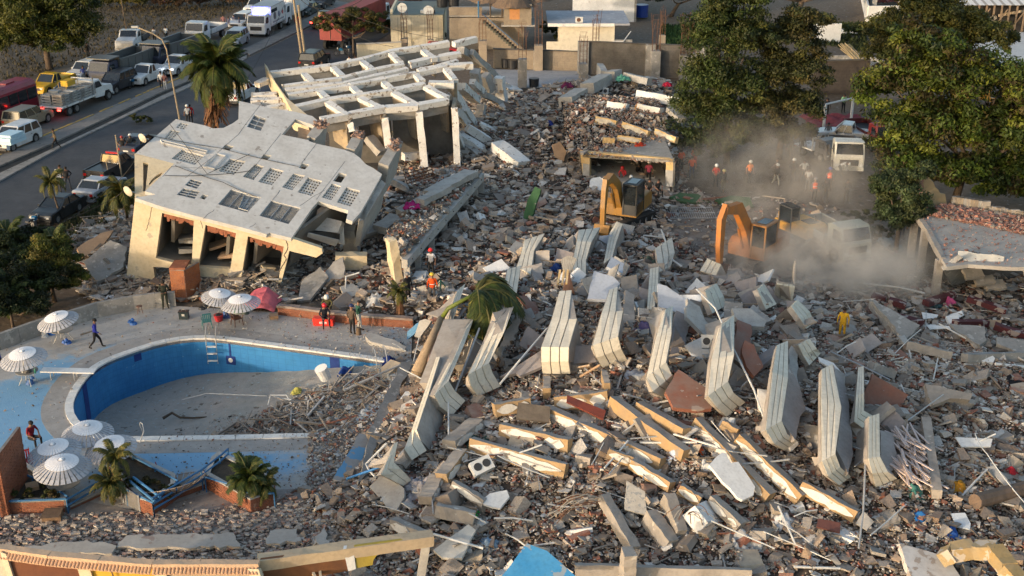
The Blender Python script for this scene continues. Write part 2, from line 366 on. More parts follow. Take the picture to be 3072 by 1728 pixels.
def deck():
 m=mat('deck_concrete',(.46,.43,.395),(.38,.355,.325),.9,.8,.25,14)
 N=m.node_tree;P=N.nodes['Principled BSDF'];L=N.links.new;old=P.inputs['Base Color'].links[0].from_socket
 ge=N.nodes.new('ShaderNodeNewGeometry');sx=N.nodes.new('ShaderNodeSeparateXYZ');L(ge.outputs['Position'],sx.inputs[0])
 def math_(op,a,b=None,c=None):
  n=N.nodes.new('ShaderNodeMath');n.operation=op
  for i,v in enumerate((a,b,c)):
   if v is None:continue
   if isinstance(v,(int,float)):n.inputs[i].default_value=v
   else:L(v,n.inputs[i])
  return n.outputs[0]
 nz=N.nodes.new('ShaderNodeTexNoise');nz.inputs['Scale'].default_value=.55;nz.inputs['Detail'].default_value=9;nz.inputs['Roughness'].default_value=.72;L(ge.outputs['Position'],nz.inputs['Vector'])
 def blob(px,py,rx,ry,amp):
  c=g(px,py);dx=math_('DIVIDE',math_('SUBTRACT',sx.outputs[0],c.x),rx);dy=math_('DIVIDE',math_('SUBTRACT',sx.outputs[1],c.y),ry)
  r2=math_('ADD',math_('MULTIPLY',dx,dx),math_('MULTIPLY',dy,dy));return math_('MULTIPLY',math_('MAXIMUM',math_('SUBTRACT',1.0,r2),0.0),amp)
 tot=None
 for b in[(60,1230,5.5,5.5,1.0),(250,1090,3.2,2.6,.62),(420,1050,3,1.6,.4),(60,1380,4,3,.8),(520,1362,3.5,1.6,.95),(640,1400,5,2.2,.55),(860,1400,3,2,.42),(440,1100,2,2,.3),(1150,985,2.5,1.0,.35),(380,1440,2.5,2,.7)]:
  o=blob(*b);tot=o if tot is None else math_('ADD',tot,o)
 v=math_('ADD',math_('MINIMUM',tot,1.0),math_('MULTIPLY',math_('SUBTRACT',nz.outputs[0],.5),2.6))
 r=N.nodes.new('ShaderNodeMapRange');r.inputs['From Min'].default_value=.30;r.inputs['From Max'].default_value=.75;L(v,r.inputs['Value'])
 x=N.nodes.new('ShaderNodeMix');x.data_type='RGBA';L(math_('MULTIPLY',r.outputs[0],.82),x.inputs[0]);L(old,x.inputs[6]);x.inputs[7].default_value=(.15,.36,.56,1);L(x.outputs[2],P.inputs['Base Color'])
 c=V3((0,0,.06));up=V3((0,0,1))
 o=plate_mesh('pool_deck',[V3((a,b,.06))for a,b in DECK],[[V3((a,b,.06))for a,b in POOL]],up,.2,m)
 tag(o,'pale concrete pool deck with worn blue paint',kind='structure')
 def off(d):
  out=[];n=len(POOL)
  for i in range(n):
   p=V3(POOL[i-1]);q=V3(POOL[(i+1)%n]);e=(q-p).normalized();nn=V3((e.y,-e.x))
   out.append((POOL[i][0]+nn.x*d,POOL[i][1]+nn.y*d))
  if inside([out[0][0]],[out[0][1]],POOL)[0]:return off(-d)if d>0 else out
  return out
 s=1 if not inside([off(.3)[3][0]],[off(.3)[3][1]],POOL)[0]else-1
 def ring(name,d0,d1,z,th,m,label,kind='structure',sel=None):
  a=off(d0*s);b=off(d1*s);mb=MB();n=len(a)
  for i in range(n):
   if sel and not sel(a[i]):continue
   j=(i+1)%n;vs=[V3((*a[i],z)),V3((*a[j],z)),V3((*b[j],z)),V3((*b[i],z))];mb.prism(vs,V3((0,0,-th)))
  return tag(mb.build(name,m),label,kind=kind)
 ring('pool_surround',.36,1.45,.066,.05,mat('surround_grey',(.36,.335,.31),(.30,.28,.26),1.2,bump=.2,spots=(.42,.40,.37),spot_scale=1.6,spot_at=.66),'unpainted grey band around the pool edge')
 cop=thing('pool_coping','white tiled coping around the empty pool','coping');cop['kind']='structure';del cop['category']
 a=[V3((*q,.0))for q in off(-.03*s)];b=[V3((*q,.0))for q in off(.36*s)];wm=mat('coping_white',(.74,.72,.68),(.6,.58,.55),3,.6,.1)
 n=len(a)
 for i in range(n):
  j=(i+1)%n;L_=(b[j]-b[i]).length;k=max(1,int(L_/.95))
  for q in range(k):
   t0,t1=(q+.01)/k,(q+.985)/k;z=.12+UN(-.004,.004);zz=V3((0,0,z))
   c_=a[i].lerp(a[j],.5)
   if H(b[i].x,b[i].y)>.25 and c_.x>g(1000,1100).x:continue
   MB().prism([a[i].lerp(a[j],t0)+zz,a[i].lerp(a[j],t1)+zz,b[i].lerp(b[j],t1)+zz,b[i].lerp(b[j],t0)+zz],V3((0,0,-.09))).build('coping_stone',wm,cop)
 pw=thing('swimming_pool','empty kidney shaped swimming pool with blue tiled walls','pool');pw['kind']='structure';del pw['category']
 wt=mat('pool_tiles',(.030,.17,.40),(.045,.22,.47),.5,.45,.05,spots=(.16,.34,.5),spot_scale=5,spot_at=.70)
 N=wt.node_tree;P=N.nodes['Principled BSDF'];L=N.links.new;old=P.inputs['Base Color'].links[0].from_socket;ge=N.nodes.new('ShaderNodeNewGeometry');sx=N.nodes.new('ShaderNodeSeparateXYZ');L(ge.outputs['Position'],sx.inputs[0])
 ad=N.nodes.new('ShaderNodeMath');ad.operation='ADD';L(sx.outputs[0],ad.inputs[0]);L(sx.outputs[1],ad.inputs[1]);cb=N.nodes.new('ShaderNodeCombineXYZ');L(ad.outputs[0],cb.inputs[0]);L(sx.outputs[2],cb.inputs[1])
 bk=N.nodes.new('ShaderNodeTexBrick');bk.offset=0;bk.inputs['Scale'].default_value=1;bk.inputs['Brick Width'].default_value=.3;bk.inputs['Row Height'].default_value=.3;bk.inputs['Mortar Size'].default_value=.012;bk.inputs['Color1'].default_value=(1,1,1,1);bk.inputs['Color2'].default_value=(.90,.93,.96,1);bk.inputs['Mortar'].default_value=(.72,.78,.82,1);L(cb.outputs[0],bk.inputs['Vector'])
 mu=N.nodes.new('ShaderNodeMix');mu.data_type='RGBA';mu.blend_type='MULTIPLY';mu.inputs[0].default_value=1;L(old,mu.inputs[6]);L(bk.outputs[0],mu.inputs[7]);L(mu.outputs[2],P.inputs['Base Color'])
 bt=mat('pool_band',(.012,.03,.15),(.02,.05,.2),3,.4,.05);mb=MB();mb2=MB()
 for i in range(n):
  j=(i+1)%n;p,q=V3((*POOL[i],0)),V3((*POOL[j],0));e=(q-p).normalized();o_=V3((e.y,-e.x,0))*s
  mb.prism([p+V3((0,0,-.12)),q+V3((0,0,-.12)),q+V3((0,0,-3.2)),p+V3((0,0,-3.2))],o_*.12)
  mb2.prism([p+V3((0,0,.04)),q+V3((0,0,.04)),q+V3((0,0,-.12)),p+V3((0,0,-.12))],o_*.11)
 mb.build('pool_wall',wt,pw);mb2.build('tile_band',bt,pw)
 for px,py,ww,hh in((670,1040,.11,.75),(1000,1070,.55,.95),(417,1060,.42,.4),(247,1150,.55,2.0)):
  pts=[V3((*q,0))for q in POOL];c0=g(px,py);k=min(range(n),key=lambda i:(pts[i].lerp(pts[(i+1)%n],.5)-c0).length)
  p,q=pts[k],pts[(k+1)%n];e=(q-p).normalized();mid=p+e*max(.1,min((q-p).length-.1,(c0-p).dot(e)));inn=-V3((e.y,-e.x,0))*s
  mb=MB();mb.prism([mid-e*ww/2+inn*.004+V3((0,0,-.1)),mid+e*ww/2+inn*.004+V3((0,0,-.1)),mid+e*ww/2+inn*.004+V3((0,0,-.1-hh)),mid-e*ww/2+inn*.004+V3((0,0,-.1-hh))],inn*.012)
  if ww<.2:
   mb.prism([mid-e*.28+inn*.004+V3((0,0,-.85)),mid+e*.28+inn*.004+V3((0,0,-.85)),mid+e*.28+inn*.004+V3((0,0,-1.35)),mid-e*.28+inn*.004+V3((0,0,-1.35))],inn*.02)
   lp=MB();c=mid+inn*.03+V3((0,0,-1.08));up_=V3((0,0,1));lp.prism([c+(e*cos(a)+up_*sin(a))*.13 for a in np.linspace(0,2*math.pi,12,False)],inn*.03);lp.build('pool_lamp',wm,pw)
  mb.build('navy_tile_strip',bt,pw)
 X,Y=np.meshgrid(np.arange(PXR-24,PXR+6,.3),np.arange(g(700,1330).y-1,g(640,1000).y+2,.3));ramp=np.clip((X-(PXR-13.5))/13.0,0,1)
 Z=-2.35+2.2*ramp**1.4+lump(X,Y)*.12*ramp;Z=np.where(inside(X,Y,POOL)|(edge_dist(X,Y,POOL)<.3),Z,np.minimum(Z,-.4));ny,nx=X.shape
 i=np.arange(nx*ny).reshape(ny,nx);f=np.stack([i[:-1,:-1],i[:-1,1:],i[1:,1:],i[1:,:-1]],-1).reshape(-1,4)
 fl=raw_mesh('pool_floor',np.stack([X,Y,Z],-1).reshape(-1,3),f,mat('silt',(.27,.27,.25),(.33,.30,.27),.5,.95,.6,9,spots=[(.14,.12,.10),(.30,.36,.37)],spot_scale=2.2,spot_at=.64),parent=pw)
deck()
sheet('walkway',gpoly([(-300,1530),(60,1515),(220,1500),(420,1540),(640,1480),(900,1470),(960,1530),(820,1590),(560,1600),(200,1580),(-300,1600)]),.075,mat('walk_tiles',(.34,.29,.255),(.27,.235,.21),2.5,bump=.2,spots=(.2,.17,.15),spot_scale=3,spot_at=.68),'dusty beige tiled walkway below the planters',.06)
# ================================================================ RUBBLE
def pieces(poly,n,smin,smax,kind,palette,weights,seed,zoff=0.0,flat=.35,pw=2.2,dens=None,yawr=math.pi):
 rng=np.random.default_rng(seed);P=np.array(poly);lo,hi=P.min(0),P.max(0)
 q=rng.uniform(lo,hi,(int(n*5),2));ok=inside(q[:,0],q[:,1],poly)
 if dens is not None:ok&=rng.uniform(0,1,len(q))<dens(q[:,0],q[:,1])
 q=q[ok][:n];k=len(q);u=rng.uniform(0,1,k);s=smin*(1-u*(1-(smin/smax)**pw))**(-1/pw)
 base=np.array([(x,y,z)for x in(-1,1)for y in(-1,1)for z in(-1,1)],float)*.5
 v=np.repeat(base[None],k,0)
 if kind=='chunk':v=v*(1+rng.uniform(-.35,.35,(k,1,3))*np.sign(v)[:,:,[2,0,1]])+rng.uniform(-.09,.09,(k,8,3));asp=np.stack([np.ones(k),rng.uniform(.4,.95,k),rng.uniform(.18,.6,k)],1)
 elif kind=='plate':v=v*np.concatenate([rng.uniform(.6,1.2,(k,4,1)).repeat(2,1)],1);asp=np.stack([np.ones(k),rng.uniform(.5,1,k),rng.uniform(.06,.16,k)],1)
 elif kind=='brick':asp=np.stack([np.ones(k),np.full(k,.5),np.full(k,.32)],1)*1.0
 else:asp=np.stack([np.ones(k),rng.uniform(.02,.05,k),rng.uniform(.02,.05,k)],1)
 v=v*(asp*s[:,None])[:,None,:]
 ax=rng.normal(size=(k,3));ax[:,2]*=.0 if kind!='chunk' else.6;ax/=np.linalg.norm(ax,axis=1,keepdims=True)+1e-9
 t=rng.normal(0,flat,k)if kind!='chunk' else rng.normal(0,.6,k)
 yaw=rng.uniform(-yawr,yawr,k)
 c,s_=np.cos(yaw),np.sin(yaw);x=v[:,:,0]*c[:,None]-v[:,:,1]*s_[:,None];y=v[:,:,0]*s_[:,None]+v[:,:,1]*c[:,None];v=np.stack([x,y,v[:,:,2]],-1)
 ct,st=np.cos(t)[:,None,None],np.sin(t)[:,None,None];A=ax[:,None,:]
 v=v*ct+np.cross(np.broadcast_to(A,v.shape),v)*st+A*(v*A).sum(-1,keepdims=True)*(1-ct)
 z=hz(q[:,0],q[:,1])+zoff+s*(.12 if kind!='plate' else.16)+rng.uniform(0,.12,k)
 v[:,:,0]+=q[:,0,None];v[:,:,1]+=q[:,1,None];v[:,:,2]+=z[:,None]
 pal=np.array(palette);ci=rng.choice(len(pal),k,p=np.array(weights)/sum(weights));col=pal[ci]*rng.uniform(.75,1.2,(k,1))
 f=np.array(BOXF)[None]+(np.arange(k)*8)[:,None,None]
 return v.reshape(-1,3),f.reshape(-1,4),np.repeat(col,8,0)
def heap(name,label,jobs,m,kind='stuff'):
 V,F,C=[],[],[];n=0
 for j in jobs:
  v,f,c=pieces(**j);V.append(v);F.append(f+n);C.append(c);n+=len(v)
 return tag(raw_mesh(name,np.concatenate(V),np.concatenate(F),m,np.concatenate(C)),label,kind=kind)
RUB=mat('rubble_pieces',(.3,.3,.3),attr='tint',scale=2.5,bump=.5,bscale=12,dust=.45)
CG,CB,CR,CW,CT,CD=(.33,.285,.24),(.22,.165,.13),(.27,.115,.08),(.62,.60,.57),(.36,.29,.22),(.09,.08,.07)
PAL=[CG,CB,CR,CW,CT,CD,(.36,.33,.295)]
def nofar(x,y):return np.where(inside(x,y,CLEAR),.12,1.0)*np.clip(.25+edge_dist(x,y,FIELD)/1.5,0,1)
FIELD_NEAR=gpoly([(860,1000),(1240,975),(3500,830),(3600,1900),(900,1900),(860,1640),(1000,1450),(1110,1290)])
FIELD_NEAR=[p for p in FIELD_NEAR]
WGT=[26,20,16,15,8,7,12]
heap('rubble','coarse broken concrete and brick covering the whole collapse',[dict(poly=FIELD,n=46000,smin=.08,smax=.6,kind='chunk',palette=PAL,weights=WGT,seed=21,dens=nofar),dict(poly=FIELD,n=12000,smin=.16,smax=.9,kind='plate',palette=PAL,weights=[22,14,8,24,14,3,16],seed=22,dens=nofar),dict(poly=FIELD,n=9000,smin=.16,smax=.26,kind='brick',palette=PAL,weights=[10,8,40,3,10,2,6],seed=23,dens=nofar),dict(poly=FIELD,n=2600,smin=.5,smax=2.2,kind='stick',palette=PAL,weights=[20,10,4,22,12,20,20],seed=24,dens=nofar,flat=.25)],RUB)
near_poly=gpoly([(930,1260),(1280,1120),(1600,1120),(2300,1100),(3150,1000),(3250,1760),(900,1760)])
heap('rubble','middle sized pale concrete pieces across the pile',[dict(poly=FIELD,n=2600,smin=.28,smax=.8,kind='chunk',palette=[(.37,.325,.28),(.30,.255,.215),(.45,.42,.38),(.24,.19,.155),(.36,.27,.20)],weights=[6,5,3,3,2],seed=26,dens=nofar,zoff=.05),dict(poly=FIELD,n=1900,smin=.3,smax=1.0,kind='plate',palette=[(.37,.325,.28),(.64,.62,.59),(.40,.31,.23),(.28,.23,.19)],weights=[5,3,2,3],seed=27,dens=nofar,zoff=.08,flat=.5)],RUB)
heap('rubble','fine gravel of brick and plaster in the near rubble field',[dict(poly=near_poly,n=60000,smin=.05,smax=.26,kind='chunk',palette=PAL,weights=[24,18,20,18,8,5,13],seed=31,zoff=.05),dict(poly=near_poly,n=4500,smin=.12,smax=.4,kind='plate',palette=PAL,weights=[22,10,10,28,12,3,16],seed=32,zoff=.05)],RUB)
heap('rubble','splintered roof boards and slabs left of the tilted wing',[dict(poly=LEFTF,n=3200,smin=.12,smax=.6,kind='chunk',palette=PAL,weights=[30,14,5,10,20,5,16],seed=41),dict(poly=LEFTF,n=1100,smin=.3,smax=1.3,kind='plate',palette=PAL,weights=[30,10,2,14,24,3,18],seed=42,flat=.5),dict(poly=LEFTF,n=500,smin=.6,smax=2.2,kind='stick',palette=PAL,weights=[20,10,2,22,22,10,14],seed=43)],RUB)
DEBR=gpoly([(560,1262),(700,1190),(840,1150),(960,1125),(1110,1105),(1200,1105),(1160,1200),(1090,1290),(560,1300)])
heap('rubble','rubble and twisted rods spilled into the empty pool',[dict(poly=DEBR,n=5200,smin=.06,smax=.42,kind='chunk',palette=PAL,weights=[30,18,14,12,8,6,16],seed=51),dict(poly=DEBR,n=420,smin=.6,smax=2.6,kind='stick',palette=PAL,weights=[30,6,2,24,6,6,30],seed=52),dict(poly=gpoly([(330,1300),(420,1200),(640,1165),(900,1150),(900,1300)]),n=900,smin=.03,smax=.16,kind='chunk',palette=PAL,weights=[10,30,6,4,4,30,4],seed=53,flat=.1)],RUB)
heap('rubble','fallen brick courses strewn over the lower terrace',[dict(poly=TERR,n=17000,smin=.035,smax=.16,kind='chunk',palette=[(.45,.40,.35),(.35,.28,.245),(.35,.24,.205),(.26,.21,.18)],weights=[5,4,3,3],seed=61,zoff=.02),dict(poly=TERR,n=2300,smin=.14,smax=.28,kind='brick',palette=[(.47,.42,.37),(.38,.31,.27),(.36,.23,.19)],weights=[6,3,2],seed=62,zoff=.05,flat=.16,yawr=.7)],RUB)
heap('gravel','dust and small chips scattered over the pool deck',[dict(poly=DECK,n=3800,smin=.03,smax=.12,kind='chunk',palette=PAL,weights=[14,14,8,12,5,14,14],seed=71,zoff=.06,dens=lambda x,y:(~inside(x,y,POOL))*np.clip(np.exp(-(g(1080,1100).x-x)/6.5),.05,1))],RUB)
# ================================================================ THE TILTED WHITE WING
FAC=mat('facade_white',(.60,.59,.57),(.53,.52,.50),.9,.8,.12,10,spots=[(.44,.42,.39),(.30,.28,.26)],spot_scale=1.1,spot_at=.68,dust=.2)
OCH=mat('render_cream',(.62,.53,.38),(.55,.45,.30),1.1,.85,.15,9,spots=[(.42,.36,.28)],spot_scale=1.6,spot_at=.66)
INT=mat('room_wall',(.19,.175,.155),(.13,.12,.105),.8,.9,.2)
DARK=mat('shade_dark',(.03,.027,.024),(.05,.045,.04),1.5,.95,.2)  # near-black colour standing in for shade inside openings and hollows
STEEL=mat('galvanised',(.42,.43,.44),(.33,.34,.35),4,.5,0,metal=.3)
RUST=mat('rust',(.16,.075,.04),(.09,.05,.035),4,.8,.1)
BRK=mat('brick_red',(.30,.115,.065),(.22,.085,.05),2.2,.9,.35,14,spots=[(.36,.20,.13)],spot_scale=3,spot_at=.68)
UPV=V3((0,0,1))
PA,PB,PC=g(407,590,5.8),g(874,714,3.5),g(528,356,8.6)
FP=plane3(PA,PB,PC);FN=FP[1]
def F(x,y,d=0.0):return on(FP,x,y)-FN*d
wing=thing('collapsed_building','white hotel wing tipped on its side with small square windows on its upturned wall','building',(g(640,860).x,g(640,860).y,0))
def wp(o):
 o.parent=wing;o.matrix_parent_inverse=Matrix.Translation(-wing.location);return o
c4=lambda ox,oy:(lambda x,y:(ox+x/3.22,oy+y/3.22))
a1,a2,b1,b2=c4(0,0),c4(750,0),c4(0,400),c4(750,400)
outer=[a1(1310,1478+0),a1(1700,1150),a1(1980,1212),a1(2060,1240),a1(2160,1235),a1(2250,1190),a1(2305,1150),a1(2310,975),a1(2450,1005),a2(180,1040),a2(440,1080),a2(600,1120),a2(650,1160),a2(560,1350),b2(570,75),b2(655,102),b2(910,158),b2(1000,190),b2(1060,235),b2(1120,300),b2(1190,335),b2(1275,395),b2(1230,480),b2(1140,640),b2(1070,760),b2(990,850),b2(930,830),b2(950,745),b2(660,655),b2(600,720),b2(400,1012),b2(190,960),b1(2576,975),b1(2300,900),b1(1880,795),b1(1550,705),b1(1305,622),b1(1500,590),b1(1400,560),b1(1685,292),b1(1310,192)]
outer=outer[1:]
def px3(pts,d=0.0):return[F(x,y,d)for x,y in pts]
def quad(f,*v):return[f(v[i],v[i+1])for i in range(0,len(v),2)]
openings={'screen':[quad(b1,1760,155,1975,215,1880,305,1655,245),quad(b1,2220,245,2375,270,2260,400,2110,365),quad(b1,2460,300,2555,318,2430,445,2345,418),quad(b2,-100,270,137,318,30,450,-100,420)if 0 else quad(b2,50,295,137,318,35,450,-55,425),quad(b2,195,332,328,362,210,500,80,468),quad(b2,420,388,530,408,408,548,310,520),quad(b2,560,425,698,460,592,603,460,568),quad(b2,790,485,880,508,785,645,693,618),quad(b2,930,520,1065,555,970,705,838,665)],'grille':[quad(b1,2232,540,2520,620,2390,765,2105,685),quad(b2,-170,560,108,620,-10,770,-260,700)if 0 else quad(b2,-55,590,105,622,-20,745,-110,720),quad(b2,205,650,490,722,372,876,90,795)],'hole':[quad(b1,2175,108,2262,125,2215,165,2145,148),quad(b2,130,203,210,215,165,258,105,243),quad(b2,505,290,575,303,530,348,468,333),quad(b2,860,378,935,398,880,478,800,460),quad(b1,1960,590,2010,602,1975,640,1930,625)],'vent':[quad(a1,1745,1185,1820,1200,1780,1250,1700,1232),quad(a1,1650,1255,1740,1272,1660,1352,1590,1335)],'window':[quad(b1,1845,440,1955,470,1900,535,1785,500),quad(b1,1770,530,1930,560,1880,632,1705,592),quad(a1,2455,1110,2576,1150,2520,1265,2385,1225)],'recess':[quad(b1,1550,72,2005,180,1990,200,1565,98),quad(b1,2090,205,2180,225,2070,350,1970,330)],'break':[quad(a2,440,1150,640,1220,560,1352,305,1300)]}
holes=[q for k,v in openings.items()if k!='recess' for q in v]
wp(plate_mesh('facade',px3(outer),[px3(h)for h in holes],FN,.28,FAC))['label']='pale rendered wall full of openings, dusty and cracked'
def lerp2(q,u,v):
 a,b,c,d=[V3(p)for p in q];return a.lerp(b,u).lerp(d.lerp(c,u),v)
def backing(q,d,name='shade_backing',m=DARK):  # sheet closing an opening; by default its dark colour stands for the unlit inside
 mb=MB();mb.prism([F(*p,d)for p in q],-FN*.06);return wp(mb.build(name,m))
SCR=mat('screen_block',(.50,.49,.47),(.42,.41,.39),3,.85,.1)
for i,q in enumerate(openings['screen']+openings['vent']):
 big=i in(0,);vent=i>=9;nu,nv=(8,6)if i==0 else((3,3)if vent and i==9 else((3,6)if vent else(5,6)))
 hl=[]
 for a in range(nu):
  for b in range(nv):
   cu,cv=(a+.5)/nu,(b+.5)/nv;ru,rv=.34/nu,.34/nv
   hl.append([F(*lerp2(q,cu+ru*cos(t),cv+rv*sin(t)),.10 if not vent else.03)for t in np.linspace(0,2*math.pi,8,False)])
 qq=[lerp2(q,*uv)for uv in((-.03,-.03),(1.03,-.03),(1.03,1.03),(-.03,1.03))]
 s=wp(plate_mesh('breeze_screen',[F(*p,.10 if not vent else.03)for p in qq],hl,FN,.05,SCR))
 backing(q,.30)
for q in openings['grille']:
 backing(q,.34);fr=wp(MB().add(*(lambda mb:(mb.v,mb.f))(MB())).build('window_grille',STEEL))if 0 else None
 mb=MB()
 for k in range(25):
  v=(k+.5)/25;a,b=lerp2(q,0,v),lerp2(q,1,v);mb.tube([F(*a,.12),F(*b,.12)],.012,4)
 wp(mb.build('grille_bars',STEEL))
 mb=MB()
 for u in(0,.34,.67,1):mb.tube([F(*lerp2(q,u,0),.08),F(*lerp2(q,u,1),.08)],.028,4)
 for v in(0,1):mb.tube([F(*lerp2(q,0,v),.08),F(*lerp2(q,1,v),.08)],.028,4)
 wp(mb.build('window_frame',STEEL))
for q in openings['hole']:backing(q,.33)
for q in openings['window']:
 backing(q,.16,'pane',mat('dusty_glass',(.16,.18,.20),(.24,.25,.26),2,.4,0));mb=MB()
 for u in(0,.5,1):mb.tube([F(*lerp2(q,u,0),.05),F(*lerp2(q,u,1),.05)],.035,4)
 for v in(0,.33,.66,1):mb.tube([F(*lerp2(q,0,v),.05),F(*lerp2(q,1,v),.05)],.035,4)
 wp(mb.build('window_frame',STEEL))
for q in openings['recess']:
 mb=MB();ring_=[F(*p,-.06)for p in q]
 for i in range(4):mb.tube([ring_[i],ring_[(i+1)%4]],.05,4)
 wp(mb.build('ledge',FAC))
q=openings['break'][0]
mb=MB();mb.prism([F(*p,1.9)for p in q],-FN*.1);wp(mb.build('room_wall',INT))
mb=MB();mb.prism([F(*a2(470,1190),.3),F(*a2(600,1230),.3),F(*a2(545,1345),.5),F(*a2(465,1270),.5)],-FN*.15);wp(mb.build('plywood_sheet',mat('tan_board',(.40,.27,.17),(.3,.2,.13),1.5)))
def wallpx(name,pts,dvec,m,th=.2):
 mb=MB();mb.prism(pts,dvec*th);return wp(mb.build(name,m))
L0,L1,L2=F(*b1(1310,192)),F(*b1(1685,292)),F(*b1(1305,622))
LPL=plane3(L0,L1,g(*b1(1305,620),5.6))
def LW(x,y):return on(LPL,x,y)
lw=[b1(1300,195),b1(1685,292),b1(1620,350),b1(1400,560),b1(1500,590),b1(1490,610),b1(1440,635),b1(1395,632),b1(1302,612)]
slit=quad(b1,1382,280,1432,290,1410,628,1380,622);gash=[b1(*p)for p in((1570,375),(1550,410),(1490,450),(1445,500),(1436,490),(1465,445),(1510,405))]
wp(plate_mesh('end_wall',[LW(*p)for p in lw],[[LW(*p)for p in slit[:2]]+[LW(*b1(1405,560)),LW(*b1(1383,560))],[LW(*p)for p in gash]],LPL[1],.2,OCH))['label']='cream end wall with a slot and a dark gash'
mb=MB();mb.prism([LW(*b1(x,y))-LPL[1]*.35 for x,y in((1320,230),(1640,300),(1600,350),(1400,545),(1330,600))],-LPL[1]*.1);wp(mb.build('shade_backing',INT))
FG0,FG1=g(384,862,0),g(860,905,0)
FRP=plane3(g(407,592,5.75),FG0,g(874,712,3.5));FRN=FRP[1]
def W(x,y,d=0.0):return on(FRP,x,y)-FRN*d
fr_out=[b1(1305,622),b1(1550,706),b1(1880,796),b1(2300,902),b1(2576,978),b2(190,962),b2(400,1014),b2(690,1110),b2(700,1160),b2(640,1200),b2(380,1135),b2(300,1449),b2(200,1449),(805,880),(760,870),(700,870),(600,860),b1(1880,1449),b1(1480,1449),b1(1220,1475),b1(1215,1449)]
fr_holes=[quad(b1,1565,770,1872,845,1855,1215,1840,1290,1505,1205),quad(b1,1985,885,2280,965,2225,1310,1915,1290),quad(b1,2395,975+20,2740,1095,2690,1430,2330,1395),quad(b1,1480,1290,1820,1310,1900,1400,1850,1440,1500,1440)]
wp(plate_mesh('front_wall',[W(*p)for p in fr_out],[[W(*p)for p in h]for h in fr_holes],FRN,.3,OCH))['label']='cream front wall with cracked piers and open rooms'
for k,h in enumerate(fr_holes[:3]):
 hp=[W(*p)for p in h];n=len(hp);back=[p-FRN*3.2 for p in hp]
 for i in range(n):
  j=(i+1)%n;e=(hp[j]-hp[i]).normalized();o_=e.cross(FRN)
  mid=sum(hp,V3())/n
  if(hp[i]-mid).dot(o_)<0:o_=-o_
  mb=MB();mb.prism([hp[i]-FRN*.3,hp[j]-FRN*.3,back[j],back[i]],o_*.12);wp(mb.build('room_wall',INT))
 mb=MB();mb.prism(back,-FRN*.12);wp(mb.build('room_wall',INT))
 a,b=hp[0],hp[1];mb=MB()
 for t in np.linspace(.08,.95,22):
  p=a.lerp(b,t)-UPV*UN(0,.1)-FRN*.1;s=UN(.08,.14)
  vs,fs=obox(p,p-UPV*UN(.12,.38),.16,s,up=FRN,jag=.02);mb.add(vs,fs)
 tag(wp(mb.build('brick_edge',BRK)),kind='stuff')
 c=sum(hp[2:],V3())/(n-2)
 for j in range(3):
  p=c-FRN*UN(.6,2)+V3((UN(-.8,.8),0,UN(.2,.9)-(.0)));d=V3((UN(.5,1.4),UN(-.4,.4),UN(-.5,.3)))
  vs,fs=obox(p,p+d,UN(.4,1.0),UN(.08,.3),jag=.04);wp(mesh('wreckage',vs,fs,random.choice([CONC2,OCH,mat('tan_board',(.4,.27,.17)),GREY])))
def crack(fn,pts,w_=.035,name='crack',par=wp,seg=4):
 P=[];
 for a,b in zip(pts,pts[1:]):
  for k in range(seg):P.append(V3(a).lerp(V3(b),k/seg)+V3((UN(-1.2,1.2),UN(-1.2,1.2))))
 P.append(V3(pts[-1]));mb=MB()
 mb.tube([fn(*p)for p in P],w_*.5,4);return par(mb.build(name,mat('crack_dark',(.10,.09,.08),(.07,.06,.055),5)))
crack(W,[b1(1530,700),b1(1460,720),b1(1445,830),b1(1430,880),b1(1410,945)]);crack(W,[b1(1955,800),b1(1940,850),b1(1960,920)]);crack(W,[b2(350,1040),b2(370,1100),b2(330,1180),b2(350,1210),b2(300,1300),b2(280,1340)],.06)
for pts in([b1(2070,740),b1(2000,790),b1(1960,830)],[b1(2470,870),b1(2410,910)],[b2(720,545),b2(600,620),b2(480,700)],[a1(2576,930),b1(2300,8),b1(2100,190),b1(1880,360),b1(1790,430)],[b2(300,1),b2(110,240),b2(0,370)],[b2(640,100),b2(490,300)],[b2(920,270),b2(640,640)],[b2(290,550),b2(215,650)],[b1(1960,340),b1(1660,320),b1(1570,420)]):
 crack(lambda x,y:F(x,y,-.002),pts,.022)
for(x0,y0),(x1,y1),wd,dp in((b2(590,330-290),a2(710,1180),.62,2.4),(b2(970,150),a2(1065,1265),.6,2.6),(b2(1290,300),b2(1430,70),.62,2.6)):
 p0,p1=F(x0,y0,0),F(x1,y1,0);vs,fs=obox(p0,p1,wd,dp,up=FN,jag=.03,seg=3);wp(mesh('cross_wall',vs,fs,CONC2))
 mb=MB();d=(p1-p0)
 for _ in range(46):
  p=p0+d*UN(.62,1.02)+(d.normalized().cross(FN))*UN(-wd,wd)*.5+FN*UN(0,.1);s=UN(.06,.18)
  vs,fs=obox(p,p+V3((UN(-1,1),UN(-1,1),UN(-.3,.5))).normalized()*s*1.6,s,s*.6,jag=.02);mb.add(vs,fs)
 tag(wp(mb.build('broken_brick',mat('brick_dust',(.30,.19,.15),(.24,.17,.14),3,bump=.4))),kind='stuff')
for pts in([b2(1275,400),b2(1320,440),b2(1110,790),b2(1060,770)],[b2(1150,590),b2(1205,610),b2(1110,790),b2(1060,800)]):
 mb=MB();mb.prism([F(*p,.4)for p in pts],-FN*2.2);wp(mb.build('side_wall',CONC2))
nq=quad(b2,665,660,950,745,880,930,600,780)
mb=MB();mb.prism([F(*b2(590,740),.3),F(*b2(660,655),.3),F(*b2(410,1015),.3)],-FN*2.0);wp(mb.build('room_wall',INT))
